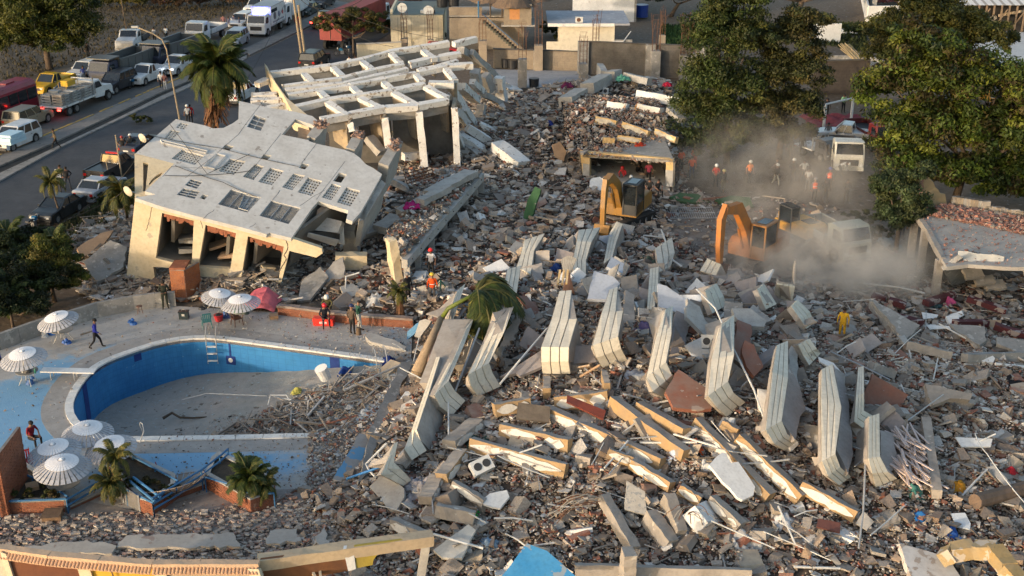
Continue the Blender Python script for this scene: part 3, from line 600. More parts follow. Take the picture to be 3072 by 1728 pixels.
for k in range(4):
 q0,q1=[F(*b2(665+k*68,690+k*20),1.2),F(*b2(722+k*68,707+k*20),1.2)]
 mb=MB();mb.prism([q0,q1,q1-UPV*1.1,q0-UPV*1.1],-FN*.1);wp(mb.build('wall_panel',FAC))
hb=[on(plane3(g(930,720,2.6),g(1010,735,2.4),g(945,650,3.6)),*b2(*p))for p in((650,790),(890,850),(850,960),(570,930))]
mb=MB();mb.prism(hb,V3((.1,.4,-.25)));wp(mb.build('balcony_slab',CONC2))
hb2=[on(plane3(g(930,735,2.2),g(1005,738,2.0),g(930,715,2.8)),*b2(*p))for p in((560,960),(850,1030),(815,1090),(550,1000))]
mb=MB();mb.prism(hb2,V3((.05,.3,-.1)));wp(mb.build('balcony_parapet',FAC))
mb=MB();mb.prism([p+V3((0,.5,-.15))for p in(hb[3],hb[2],hb2[1],hb2[0])],V3((0,.2,-.1)));wp(mb.build('balcony_soffit',DARK))
mb=MB()
for k in np.linspace(.05,.95,6):
 a=PA.lerp(PB,k)-FN*.3;b=PC.lerp(F(*b2(1240,420)),k)-FN*.3
 mb.prism([a,b,b-FN*2.6,a-FN*2.6],(PB-PA).normalized()*.2)
wp(mb.build('partition',INT))
for(p,r,nm)in((a1(1440,1345),.30,0),(b1(1275,570),.33,1)):
 c=LW(*p)if nm==0 else LW(*b1(1302,570));d=thing('satellite_dish',['cream satellite dish on the upper corner of the tilted wing','cream satellite dish low on the end wall of the tilted wing'][nm],'satellite dish',c+V3((-.35,-.1,.1)))
 mb=MB();rings=[]
 for i in range(5):
  rr=r*i/4;rings.append([V3((-.35*(1-(i/4)**2)*r-.0,rr*cos(t),rr*sin(t)))for t in np.linspace(0,2*math.pi,16,False)])
 vs=[v for rg in rings for v in rg];fs=[(i*16+k,i*16+(k+1)%16,(i+1)*16+(k+1)%16,(i+1)*16+k)for i in range(4)for k in range(16)]
 mb.add(vs+[v+V3((-.02,0,0))for v in vs],fs+[tuple(j+len(vs)for j in reversed(f))for f in fs]);o=mb.build('dish',mat('dish_cream',(.62,.56,.45),(.5,.45,.36),2),d);o.rotation_euler=(0,R(-15),R(60))
 MB().tube([(0,0,0),(.35,.1,-.1)],.03,6).build('bracket',STEEL,d)
def cable(pts,r,label,sag=.6,name='cable',m=None,cat='cable',n=14,par=None,group=None):
 P=[]
 for a,b in zip(pts,pts[1:]):
  a,b=V3(a),V3(b)
  for k in range(n):t=k/n;P.append(a.lerp(b,t)-V3((0,0,sag*4*t*(1-t))))
 P.append(V3(pts[-1]));o=MB().tube(P,r,5).build(name,m or mat('cable_black',(.03,.03,.03),(.04,.04,.04),3,bump=0),par)
 return tag(o,label,cat,group)if par is None else o
cable([F(*a1(1640,1210),-.1),F(*b1(2000,410),-.15),F(*b2(0,210),-.1)],.016,'thin black cable fallen across the upper left of the tilted wall',.0)
cable([F(*b1(1460,30),-.08),F(*b1(2120,150),-.08),F(*b2(470,330),-.08)],.016,'long cable lying over the small square windows',.05)
cable([F(*b1(1590,415),-.08),F(*b1(2000,410),-.08),F(*b2(0,370),-.08)],.018,'cable crossing the tilted wall above the barred windows',.05)
cable([F(*b1(1690,320),-.08),F(*b1(2150,480),-.08),F(*b1(2480,620),-.08)],.016,'cable dropping toward the first barred window',.05)
# ================================================================ FALLEN FRAME OF WHITE BEAMS
WB=mat('beam_white',(.70,.69,.66),(.60,.58,.55),1.2,.8,.15,9,spots=[(.36,.31,.26),(.22,.18,.15)],spot_scale=1.5,spot_at=.625)
TAN=mat('partition_tan',(.42,.33,.22),(.24,.20,.155),.8,.9,.2,6,spots=[(.22,.19,.155)],spot_scale=1.0,spot_at=.62)
GP=plane3(g(961,354,5.0),g(1340,295,5.6),g(812,214,6.4));GN=GP[1]
def Gp(x,y,d=0.0):return on(GP,*a2(x,y))-GN*d
frame=thing('collapsed_building','toppled hotel block laid open as a grid of white concrete beams','building',(g(1150,430).x,g(1150,430).y,0))
def fp(o):o.parent=frame;o.matrix_parent_inverse=Matrix.Translation(-frame.location);return o
def gbeam(pts,wd=.5,h=.45,m=WB,name='beam',par=fp,up=GN,jag=.035):
 vs,fs=[],[]
 for a,b in zip(pts,pts[1:]):
  A,B=Gp(*a),Gp(*b);v,f=obox(A,B,wd*.78,h,up=up,jag=jag,seg=max(2,int((B-A).length/1.2)));fs+=[tuple(i+len(vs)for i in q)for q in f];vs+=v
 return par(mesh(name,vs,fs,m))
for pts,wd in(([(200,690),(780,622),(1090,560)],.62),([(1100,556),(1340,490),(1640,440)],.62),([(1650,440),(1920,395)],.6),([(1965,405),(2185,352)],.7),([(310,822),(880,745),(1210,665)],.55),([(1220,660),(1480,610)],.6),([(1540,600),(1770,545)],.7),([(1800,540),(2030,500)],.7),([(340,862),(900,792),(1520,652)],.6),([(1640,655),(1780,640),(2000,575)],.5),([(370,905),(960,812),(1300,748)],.62),([(1310,745),(1600,690)],.6),([(1620,680),(1900,625),(2150,605)],.75),([(440,1022),(740,950),(1370,862)],.68),([(1380,860),(1680,795)],.8),([(1730,785),(1970,790)],.8),([(680,1142),(960,1090),(1300,1025),(1620,1003)],.75),([(1620,1000),(1905,945)],.8)):
 gbeam(pts,wd)
CROSS=[((520,700),(598,790)),((800,640),(890,725)),((1085,582),(1195,668)),((1362,505),(1460,600)),((1675,478),(1785,560)),((672,872),(742,935)),((985,825),(1060,892)),((1290,785),(1362,842)),((1602,712),(1662,775)),((1890,655),(1985,765)),((745,975),(935,1105)),((1065,935),(1270,1040)),((1385,885),(1600,998)),((1700,825),(1905,935))]
for a,b in CROSS:
 gbeam([a,b],.66,.32)
 deep=2.6 if a[1]>800 else(1.1 if a[1]>700 else 1.3)
 A,B=Gp(*a,.33),Gp(*b,.33);vs,fs=obox(A,B,.22,deep,up=GN,jag=.02,seg=2);fp(mesh('partition',vs,fs,TAN))
for pts,dp in(([(440,1022),(740,950),(1370,862),(1680,795)],1.7),([(680,1142),(960,1090),(1300,1025),(1620,1003),(1905,945)],.7),([(370,905),(960,812),(1300,748),(1600,690)],1.1),([(200,690),(780,622),(1340,490),(1920,400)],.9),([(310,822),(880,745),(1480,610)],.8)):
 for a,b in zip(pts,pts[1:]):
  vs,fs=obox(Gp(*a,.46),Gp(*b,.46),.18,dp,up=GN);fp(mesh('floor_slab',vs,fs,mat('slab_warm_grey',(.36,.34,.31),(.25,.235,.21),.9,.9,.2)))  # floor slabs in a warm grey, darker than the white beams
fin=[(140,612),(165,640),(250,800),(360,950),(555,1110),(480,1100),(405,1075),(330,930),(215,760),(150,640)]
mb=MB();mb.prism([Gp(*p)for p in fin],-GN*1.5);fp(mb.build('end_fin',OCH))['label']='jagged cream fin along the left edge'
for a,b in(((20,850),(250,835)),((0,905),(300,885)),((70,990),(330,940)),((150,1030),(360,1010)),((60,740),(160,695))):
 vs,fs=obox(Gp(*a,.5),Gp(*b,.5),.6,.4,up=GN,jag=.04,seg=3);fp(mesh('beam_stub',vs,fs,WB))
mb=MB();mb.prism([Gp(*p,.6)for p in((0,820),(45,820),(130,1000),(40,1010),(0,900))],-GN*.3);fp(mb.build('slab_stub',CONC2))
def vwall(xt,yt,xb,yb,wd,dp,m=TAN,nm='cross_wall',back=0.0):
 A=Gp(xt,yt,.3);dv=ray(*a2(xb,yb));t=(A.y+back)/dv.y;B=V3((0,0,CAM_H))+dv*t
 d=(B-A).normalized();vs,fs=obox(A,B,wd,dp,up=-V3((0,1,0))if 0 else V3((0,-1,0)),jag=.04,seg=5);fp(mesh(nm,vs,fs,m));return A,B
for xt,yt,xb,yb,wd in((960,1150,985,1270,.45),(1300,1100,1335,1430,.5),(1630,1050,1700,1720,.55),(1975,1010,2010,1700,.5)):
 A,B=vwall(xt,yt,xb,yb,wd,.12,WB,'wall_edge',-.25)
 vwall(xt-14,yt,xb-14,yb,.22,3.4,TAN,'cross_wall')
for x0,x1,yt,yb in((700,960,1130,1330),(1000,1300,1110,1500),(1340,1620,1090,1600),(1650,1960,1030,1640)):
 A=Gp(x0,yt,.3);B=Gp(x1,yt-15,.3);s=V3((0,2.6,0));mb=MB();mb.prism([A+s,B+s,B+s-UPV*4.2,A+s-UPV*4.2],V3((0,.15,0)));fp(mb.build('room_wall',INT))
for x0,y0,x1,y1 in((1690,1390,1935,1340),(1680,1430,1900,1400),(1480,1480,1610,1460)):
 A=on(plane3(g(1300,470,1.2),g(1350,470,1.2),g(1300,430,1.3)),*a2(x0,y0));B=on(plane3(g(1300,470,1.2),g(1350,470,1.2),g(1300,430,1.3)),*a2(x1,y1));vs,fs=obox(A,B,.7,.35,jag=.03,seg=2);fp(mesh('floor_beam',vs,fs,WB))
def ray_z(x,y,z):return g(x,y,z)
def lbeam(label,a,za,b,zb,wd,h,m=None,cat='beam',name='fallen_beam',group=None,jag=.05,seg=4,up=UPV):
 A,B=g(*a,za),g(*b,zb);vs,fs=obox(A,B,wd,h,up=up,jag=jag,seg=seg)
 c=(A+B)/2;o=mesh(name,[v-c for v in vs],fs,m or WB,loc=c);return tag(o,label,cat,group)
for i,(lb,a,za,b,zb,wd,h)in enumerate([('long grey beam sliding down from the top right corner of the white frame',a2(2040,450),6,a2(2290,620),3.5,.8,.6),('white edged beam leaning from the frame toward the grey yard',a2(2250,610),3.8,a2(2440,760),1.6,.6,.5),('thin white beam end resting on the yard wall',a2(2470,790),1.5,a2(2576,870),.6,.5,.4),('tall broken white pier with red torn side standing by the buried car',a2(2420,730),3.4,a2(2450,1010),.6,.9,.7),('white beam slanting down beside the frame corner',a2(2040,800),4.6,a2(2190,930),2.6,.8,.6),('white beam hanging steeply at the right edge of the frame',a2(1965,865),4.8,a2(2060,1010),3.2,.8,.6),('white post dropping under the hanging beam',a2(2005,1030),3.4,a2(2110,1170),2.0,.7,.5),('double grooved white beam at the foot of the frame',a2(2120,1200),2.6,a2(2330,1330),1.4,.9,.6),('dusty beam lying below the grooved one',a2(2050,1290),2.0,a2(2290,1440),1.0,.8,.5),('thick beam with white paint pointing at the collapsed ballroom',a2(2390,1360),2.0,a2(2650,1560),1.1,1.2,.8),('grey column leaning in the middle of the tumbled beams',a2(2180,660),5.0,a2(2210,860),3.0,.8,.7),('grey column standing upright between beams and rubble',a2(2230,1000),2.4,a2(2200,1190),.9,.7,.6),('narrow dark beam in the shadow right of the frame',a2(2150,480),5.6,a2(2400,740),2.4,.5,.5),('sloping slab edge behind the leaning column',a2(2300,700),3.8,a2(2350,860),2.2,.7,.8)]):
 lbeam(lb,a,za,b,zb,wd,h,WB if i not in(0,10,11,12,13)else CONC2)
for i,(lb,a,za,b,zb,wd,h)in enumerate([('white beam lying across the tumbled columns near the yard',a2(2260,880),3.0,a2(2480,990),1.4,.6,.5),('white post leaning out below the frame corner',a2(2080,1020),3.4,a2(2180,1180),1.6,.5,.5),('grey slab strip at the right foot of the frame',a2(2230,1180),2.0,a2(2450,1290),1.0,.9,.3),('white beam fallen flat before the deep bays',a2(2010,1330),1.6,a2(2220,1480),.9,.6,.5),('thin white beam standing against the last bay',a2(1990,1240),3.0,a2(2070,1420),1.0,.4,.4),('dusty white beam behind the crushed white car',a2(2400,820),2.2,a2(2560,930),1.0,.5,.5),('grey beam end sunk in rubble right of the frame',a2(2320,1180),1.5,a2(2480,1230),.8,.6,.5),('short white beam pointing up by the leaning column',a2(2150,760),4.6,a2(2260,870),3.0,.5,.5),('grooved white beam in the gap between frame and long slab',a2(1480,1480),1.8,a2(1700,1460),1.6,.6,.5),('rough beam slanting under the first deep bay',a2(1150,1280),2.6,a2(1330,1440),1.4,.6,.5),('broken beam slanting inside the second deep bay',a2(1400,1250),2.4,a2(1560,1440),1.0,.5,.5),('fallen slab strip inside the last deep bay',a2(1720,1240),2.4,a2(1900,1330),1.6,.7,.25)]):
 lbeam(lb,a,za,b,zb,wd,h,WB if i%3 else CONC2)
for i,(lb,a,za,b,zb,wd,h)in enumerate([('broken beam with white paint wedged below the tilted wing window wall',b2(1160,30-10),3.2,b2(1290,170),2.2,.8,.5),('short concrete slab fallen against the tilted wing',b2(1350,420),2.4,b2(1530,510),1.6,1.0,.4),('pale square beam lying toward the long slab',b2(1250,900),1.6,b2(1420,790),1.8,1.1,.5),('beam stub with white plaster at the wing foot',b2(1110,860),1.7,b2(1190,960),1.2,1.0,.4),('round ended beam between the wing and the slab',b2(1440,740),2.0,b2(1700,610),2.4,.8,.5),('leaning pier under the corner of the tilted wing',b2(960,880),2.6,b2(1000,1110),.8,.9,.6),('ochre beam end lying free of the front wall',b2(825,1160),1.6,b2(1130,1165),1.5,.7,.9),('upright ochre fin of wall with torn brick top',b2(1400,1010),3.4,b2(1470,1449),.5,.8,.5)]):
 lbeam(lb,a,za,b,zb,wd,h,OCH if i>=6 else CONC2)
strip_=thing('collapsed_building','long low concrete slab on short columns heaped with rubble in the middle','building',(g(1300,700).x,g(1300,700).y,0))
def sp(o):o.parent=strip_;o.matrix_parent_inverse=Matrix.Translation(-strip_.location);return o
e0,e1,e2,e3=g(*b2(1490,1220),2.4),g(*b2(2240,380),2.4),g(*b2(1900,330),2.6),g(*b2(1290,1000),2.5)
vs,fs=obox(e0,e1,.35,.55,jag=.02,seg=8);sp(mesh('edge_beam',vs,fs,CONC2))['label']='straight grey edge beam with bolt holes'
mb=MB();mb.prism(rag([e0,e1,e2,e3],1.2,.12,(0,)),V3((0,0,-.2)));sp(mb.build('roof_slab',GREY))
for t in(.02,.14,.3,.46,.6,.75,.9,.99):
 p=e0.lerp(e1,t);mb=MB();mb.box(p.x-.18,p.x+.18,p.y+.1,p.y+.45,-.3,1.9);sp(mb.build('column',CONC2))
mb=MB();p,q=e0+V3((0,1.6,0)),e1+V3((0,1.6,0));mb.prism([p-UPV*.2,q-UPV*.2,q-UPV*2.5,p-UPV*2.5],V3((0,.2,0)));sp(mb.build('back_wall',INT))
for t in np.linspace(.05,.95,10):
 p=e0.lerp(e1,t)+V3((0,-.005,-.25));d=(e1-e0).normalized();n_=V3((d.y,-d.x,0));mb=MB();mb.cyl(p+n_*.175,.05,.012,8,0,'y');sp(mb.build('bolt_hole',DARK))
for i,(lb,a,b,wd)in enumerate([('long pale beam lying along the heaped slab',b2(1740,560),b2(2140,350),1.0),('second beam lying across the slab rubble',b2(1640,940-300),b2(1900,500),.7)]):
 lbeam(lb,a,3.1,b,3.2,wd,.4,CONC2)
SLABTOP=[tuple(p[:2])for p in(e0,e1,e2,e3)]
v,f,c=pieces(poly=SLABTOP,n=1500,smin=.08,smax=.5,kind='chunk',palette=PAL,weights=WGT,seed=81)
v[:,2]+=2.5-np.minimum(hz(v[:,0],v[:,1]),2.0);tag(raw_mesh('rubble',v,f,RUB,c),'rubble heaped on the long low slab',kind='stuff')
b3=c4(1500,400);a3=c4(1500,0)
box_=thing('collapsed_building','low ochre room open to the front under a mound of rubble','building',(g(1890,575).x,g(1890,575).y,0))
def bp(o):o.parent=box_;o.matrix_parent_inverse=Matrix.Translation(-box_.location);return o
OR=mat('ochre_lintel',(.56,.36,.15),(.62,.46,.26),1.6,.85,.15,9,spots=[(.30,.22,.15)],spot_scale=1.8,spot_at=.68)
yb0,yb1=g(*b3(830,480)),g(*b3(1640,590));BPL=plane3(yb0,yb1,yb0+UPV*3)
def Bq(x,y):return on(BPL,*b3(x,y))
fo=[(770,165),(860,180),(1100,200),(1300,215),(1670,250),(1675,520),(1640,515),(1600,505),(1605,280),(1300,250),(865,225),(865,415),(800,405)]
bp(plate_mesh('portal_frame',[Bq(*p)for p in fo],[],BPL[1],.35,OR))['label']='ochre lintel and two piers, worn to concrete below'
for a,b in((800,405),(1640,520)):pass
for(x0,y0,x1,y1)in((800,290,865,412),(1600,352,1672,515)):
 mb=MB();mb.prism([Bq(x0,y0)+BPL[1]*.01,Bq(x1,y0+8)+BPL[1]*.01,Bq(x1,y1)+BPL[1]*.01,Bq(x0,y1-5)+BPL[1]*.01],BPL[1]*.02);bp(mb.build('pier_base',CONC2))
A,B=Bq(800,200),Bq(1675,250);bk=V3((0,6.5,0));lo=lambda p:V3((p.x,p.y,-.1))
mb=MB();mb.prism([A,B,B+bk,A+bk],V3((0,0,-.25)));bp(mb.build('roof_slab',GREY))
for P_,Q_,nm in((A+bk,B+bk,'back_wall'),(A,A+bk,'side_wall'),(B,B+bk,'side_wall')):
 mb=MB();d=(Q_-P_).normalized();mb.prism([P_-UPV*.25,Q_-UPV*.25,lo(Q_),lo(P_)],d.cross(UPV)*.15);bp(mb.build(nm,INT))
mb=MB();f0,f1=Bq(840,520),Bq(1640,595);mb.prism([V3((f0.x,f0.y,.5)),V3((f1.x,f1.y,.5)),V3((f1.x,f1.y+6,.5)),V3((f0.x,f0.y+6,.5))],V3((0,0,-.5)));bp(mb.build('floor_slab',CONC2))
A_MOUND=A.copy()
rp=[(A.x-1.2,A.y+.1),(B.x+.2,B.y+.15),(B.x+.6,B.y+15),(A.x-1,A.y+15)]
v,f,c=pieces(poly=rp,n=8000,smin=.06,smax=.5,kind='chunk',palette=[CG,CB,(.30,.15,.11),CW,(.42,.28,.19),CD,(.33,.31,.29)],weights=[28,16,20,14,9,4,14],seed=83)
def lift_to(v,base):
 zt=base(v[:,0],v[:,1]);cur=hz(v[:,0],v[:,1]);v[:,2]+=np.maximum(zt-cur,0);return v
v=lift_to(v,lambda x,y:A.z+.05+np.clip((y-A.y)*.12,0,1.0));tag(raw_mesh('rubble',v,f,RUB,c),'reddish rubble mounded over the ochre room',kind='stuff')
fp_=[(A.x-.3,A.y-.1),(B.x+.1,B.y-.1),(B.x+.1,A.y+1.5),(A.x-.3,A.y+1.5)];v,f,c=pieces(poly=fp_,n=1500,smin=.07,smax=.4,kind='chunk',palette=PAL,weights=WGT,seed=84,zoff=0);v[:,2]+=A.z+.02-hz(v[:,0],v[:,1]);tag(raw_mesh('rubble',v,f,RUB,c),'rubble edge spilling to the ochre lintel',kind='stuff')
mb=MB();nx_=24;mound=[[V3((rp[0][0]+(rp[1][0]-rp[0][0])*i/nx_,A.y+.4+14*j/10,A.z+min(1.0,14*j/10*.12)+.15*sin(i*1.7+j)))for i in range(nx_+1)]for j in range(11)]
vs=[p for r_ in mound for p in r_];fs=[(j*(nx_+1)+i,j*(nx_+1)+i+1,(j+1)*(nx_+1)+i+1,(j+1)*(nx_+1)+i)for j in range(10)for i in range(nx_)]
tag(mesh('rubble_bed',vs,fs,MATS['dirt_ground']),'dusty bed of the mound over the ochre room',kind='stuff')
# ================================================================ THE PILE: balcony parapets, slabs, beams
PCR=mat('parapet_cream',(.68,.63,.53),(.61,.56,.46),1.4,.8,.08,12,spots=[(.44,.40,.33)],spot_scale=2.2,spot_at=.72,dust=.12)
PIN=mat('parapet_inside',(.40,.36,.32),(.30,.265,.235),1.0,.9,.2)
TILE=mat('terracotta_tiles',(.25,.10,.065),(.19,.08,.055),1.3,.85,.2,16,spots=[(.33,.25,.21)],spot_scale=1.2,spot_at=.64,dust=.5)
WPL=mat('white_plaster',(.74,.73,.71),(.66,.65,.63),1.6,.8,.1,10,spots=[(.45,.42,.39)],spot_scale=2.6,spot_at=.70)
OBM=mat('beam_ochre',(.38,.25,.125),(.32,.225,.135),1.0,.85,.2,10,spots=[(.26,.22,.185)],spot_scale=1.7,spot_at=.66,dust=.2)
BCO=mat('beam_concrete',(.36,.32,.28),(.27,.24,.21),1.1,.9,.3,8,spots=[(.44,.40,.35)],spot_scale=2,spot_at=.66)
BRN=mat('brown_board',(.12,.045,.03),(.09,.035,.025),2,.5,.05)
LIFTS=(1.75,1.45,1.15,.75,.35)
def parapet(label,rows,lifts=None,n=3,floor=None,wide=None,mt=None,group='cream balcony parapets in the pile'):
 """rows: (Lx,Ly,Rx,Ry) from the far end to the near folded end; n strips each a part of its own; grooves stay open between them"""
 k=len(rows);lf=lifts or[1.6+(.35-1.6)*i/(k-1)for i in range(k)]
 Ls=[T(r[0],r[1],l)for r,l in zip(rows,lf)];Rs=[T(r[2],r[3],l)for r,l in zip(rows,lf)]
 c=sum(Ls+Rs,V3())/(2*k);t=thing('balcony_parapet',label,'balcony parapet',c,0,group)
 nrm=[]
 for i in range(k-1):
  q=(Ls[i+1]-Ls[i]).cross(Rs[i]-Ls[i]);q.normalize()
  if q.dot(V3((0,0,CAM_H))-Ls[i])<0:q=-q
  nrm.append(q)
 vn=[nrm[0]]+[(nrm[i]+nrm[i+1]).normalized()for i in range(k-2)]+[nrm[-1]]
 for s in range(n):
  u0,u1=s/n+(.022 if s else 0),(s+1)/n-(.022 if s<n-1 else 0);vs=[];fs=[]
  for i in range(k):
   for u in(u0,u1):
    vs.append(Ls[i].lerp(Rs[i],u)-c)
   for u in(u1,u0):vs.append(Ls[i].lerp(Rs[i],u)-vn[i]*.13-c)
  for i in range(k-1):
   for j in range(4):fs.append((i*4+j,i*4+(j+1)%4,(i+1)*4+(j+1)%4,(i+1)*4+j))
  fs+=[(0,1,2,3),tuple((k-1)*4+j for j in(3,2,1,0))]
  start=1 if(wide and s==n-1)else 0
  if start:
   o_=wide*4;vs=vs[o_:];fs=[tuple(i-o_ for i in f)for f in fs if all(i>=o_ for i in f)]+[(0,1,2,3)]
  mesh('panel',vs,fs,mt or PCR,t)
 vs=[];fs=[]
 for i in range(k):
  a,b=Ls[i].lerp(Rs[i],.02),Ls[i].lerp(Rs[i],.98 if not wide or i>=wide else(n-1)/n-.02)
  vs+=[a-vn[i]*.05-c,b-vn[i]*.05-c,b-vn[i]*.16-c,a-vn[i]*.16-c]
 for i in range(k-1):
  for j in range(4):fs.append((i*4+j,i*4+(j+1)%4,(i+1)*4+(j+1)%4,(i+1)*4+j))
 fs+=[(0,1,2,3),tuple((k-1)*4+j for j in(3,2,1,0))]
 mesh('core_slab',vs,fs,PIN,t)
 for nm_,E_,dp in(('balcony_floor',Rs,1.5),('edge_rib',Ls,.28)):
  vs=[];fs=[]
  for i in range(k):
   o_=(Rs[i]-Ls[i]).normalized()*(.03 if E_ is Rs else-.03);vs+=[E_[i]+o_-vn[i]*.02-c,E_[i]+o_-vn[i]*dp-c,E_[i]-o_*2-vn[i]*dp-c,E_[i]-o_*2-vn[i]*.14-c]
  if wide and E_ is Rs:vs=vs[wide*4:]
  for i in range(len(vs)//4-1):
   for j in range(4):fs.append((i*4+j,i*4+(j+1)%4,(i+1)*4+(j+1)%4,(i+1)*4+j))
  fs+=[(0,1,2,3),tuple(len(vs)-4+j for j in(3,2,1,0))];mesh(nm_,vs,fs,PIN,t)
 return t,Ls,Rs,nrm
PAR=[('widest cream parapet, square in the middle of the row',[(1679,873,1734,869),(1655,958,1731,956),(1624,1041,1706,1042),(1624,1086,1705,1084),(1628,1121,1711,1122)],1),('cream parapet with a stepped edge just right of the square middle one',[(1829,869,1866,855),(1806,937,1869,932),(1778,1036,1854,1010),(1790,1073,1863,1047),(1807,1103,1882,1081)],1),('grey topped parapet whose folded nose points at the terracotta tiles',[(1997,928,2019,917),(1969,1010,2014,1000),(1939,1133,1998,1086),(1959,1174,2016,1126),(1992,1193,2048,1144)],None),('long grey parapet right of the terracotta tiles, crossed by a bent conduit',[(2165,974,2203,945),(2135,1080,2202,1064),(2124,1187,2184,1145),(2150,1221,2201,1179),(2181,1250,2236,1207)],None),('curved cream parapet between the fallen palm crown and the square one',[(1492,968,1545,909),(1452,1030,1512,997),(1404,1124,1467,1089),(1413,1158,1478,1120),(1434,1189,1502,1159)],None),('bright sunlit parapet with folded nose left of the curved cream one',[(1400,985,1421,957),(1362,1075,1392,1035),(1304,1185,1346,1142),(1321,1220,1365,1173),(1357,1246,1396,1202)],None),('small grey parapet at the foot of the pile beside the blue rail',[(1182,1331,1194,1325),(1160,1385,1188,1350),(1144,1424,1182,1387),(1168,1436,1204,1408),(1210,1458,1234,1440)],None),('narrow light parapet behind the palm trunk',[(1372,872,1396,850),(1352,930,1378,905),(1331,990,1358,965)],None),('cream parapet with an upturned end at the top left of the pile',[(1573,720,1634,700),(1562,765,1602,752),(1550,800,1592,822)],None),('pale three strip parapet below the upturned one',[(1522,808,1563,796),(1508,880,1550,878)],None),('broad white parapet by the yellow digger bucket',[(1736,690,1800,682),(1730,724,1774,726),(1718,782,1758,780),(1722,828,1757,830)],None),('tall pale parapet leaning beside the digger bucket',[(1850,664,1868,672),(1828,700,1850,722),(1811,790,1836,772)],None),('grey parapet standing upright at the edge of the cleared ground',[(1966,745,2016,712),(1972,785,2024,758),(1978,815,2012,800)],None),('thin parapet turned edge on beside a pale blue slab',[(1950,806,1976,800),(1946,860,1974,852),(1941,925,1962,930)],None),('light grey block of parapet lying by the second digger',[(2122,775,2163,793),(2100,812,2147,826)],None),('grey parapet piece tilted left of the bent conduit',[(2116,872,2150,850),(2124,905,2172,890),(2138,940,2178,916)],None),('small square parapet piece near the dust',[(2332,852,2384,862),(2322,888,2376,908)],None),('grey parapet piece sliding down toward the dust',[(2272,868,2292,850),(2298,928,2330,912)],None),('long flat grey parapet piece below the dust',[(2373,918,2392,898),(2400,955,2430,935),(2420,986,2442,968)],None),('grey parapet block beside a white plaster sheet',[(2395,1035,2430,1017),(2410,1066,2450,1046),(2428,1096,2462,1060)],None),('tall grey parapet with a sunlit folded nose on the right half of the pile',[(2331,1035,2364,1022),(2318,1115,2364,1135),(2297,1290,2345,1262),(2322,1331,2362,1303),(2354,1352,2397,1325)],None),('wide grey parapet at the right, with a cable across its foot',[(2465,1108,2497,1091),(2463,1190,2524,1222),(2466,1384,2506,1362),(2484,1428,2521,1402),(2518,1456,2553,1430)],None),('narrow pointed parapet next to the pink lath heap',[(2575,1102,2591,1098),(2568,1190,2592,1180),(2563,1265,2592,1232),(2600,1292,2627,1252)],None),('rightmost parapet with a broad tan nose below the pink laths',[(2607,1250,2638,1240),(2605,1375,2640,1370),(2617,1420,2664,1416),(2628,1462,2692,1436)],None)]
for lb,rows,wd in PAR:
 k=len(rows);hi=1.5 if rows[0][1]>840 else 1.1
 lf={5:[hi+.45,hi+.4,hi+.25,hi-.35,.35],4:[hi+.3,hi+.1,hi-.4,.3]}.get(k,[hi-(hi-.5)*i/(k-1)for i in range(k)])
 parapet(lb,rows,lf,3 if(rows[0][2]-rows[0][0])>14 else 2,wide=wd)
t,Ls,Rs,nn=parapet('hollow parapet seen from its brown inside, at the left end of the pile',[(1308,1072,1320,1070),(1272,1180,1286,1180),(1235,1290,1250,1290),(1213,1347,1262,1322),(1236,1380,1280,1352)],[2.0,1.7,1.3,.9,.5],2)
def slab(label,pts,lift,sx,sy,th,m,name='concrete_slab',cat='concrete slab',group=None,ragged=.0,parent=None,keep=(),step=.35):
 """a broken plate: its outline is cut from a tilted plane (sx, sy = rise per metre) that passes lift above the ground at the outline's middle"""
 cx=sum(p[0]for p in pts)/len(pts);cy=sum(p[1]for p in pts)/len(pts);c=T(cx,cy,lift);n=V3((-sx,-sy,1)).normalized()
 q=[on((c,n),*p)-c for p in pts]
 if ragged:q=rag(q,step,ragged,keep);q=[v-n*v.dot(n)for v in q]
 o=plate_mesh(name,q,[],n,th,m,parent);o.location=c
 return tag(o,label,cat,group)if parent is None else o
S=slab
S('flat terracotta tiled floor slab between the folded nose and the long grey parapet',[(1995,1175),(2035,1108),(2138,1180),(2135,1225),(2090,1230),(2020,1222)],.9,-.1,.35,.2,TILE,ragged=.05)
S('terracotta tiled slab standing behind the long grey parapet',[(2235,1020),(2262,1035),(2290,1100),(2262,1130),(2240,1100),(2226,1060)],1.3,-.3,.5,.2,TILE,ragged=.05)
S('pink tiled slab under the leaning palm trunk',[(1318,990),(1360,1000),(1358,1060),(1338,1095),(1285,1075)],1.2,-.35,.3,.2,mat('pink_tiles',(.36,.23,.19),(.3,.19,.16),2,.85,.2,20),ragged=.03)
S('brown inner wall of the hollow parapet',[(1322,1075),(1335,1100),(1290,1240),(1252,1330),(1240,1300)],1.0,-.9,.25,.15,PIN)
S('grey room wall lying between two parapets, dark and smooth',[(1500,1130),(1625,1050),(1625,1100),(1560,1128),(1548,1120)],.7,.15,.5,.18,mat('wall_mauve',(.34,.30,.29),(.28,.25,.24),1))
S('mauve wall slab right of the square parapet',[(1707,1040),(1775,1035),(1790,1085),(1712,1092)],.6,.0,.7,.18,MATS['wall_mauve'],ragged=.05)
S('grey shaded wall slab under the sunlit parapet',[(1425,1000),(1450,990),(1470,1010),(1400,1120),(1380,1140)],.8,-.6,.3,.18,PIN)
S('pale blue white floor slab at the top of the pile',[(1782,812),(1840,830),(1860,850),(1820,898),(1762,896)],1.3,.05,.3,.2,mat('slab_bluewhite',(.48,.50,.54),(.42,.44,.48),1.2,spots=[(.3,.29,.28)],spot_scale=2,spot_at=.7),ragged=.03)
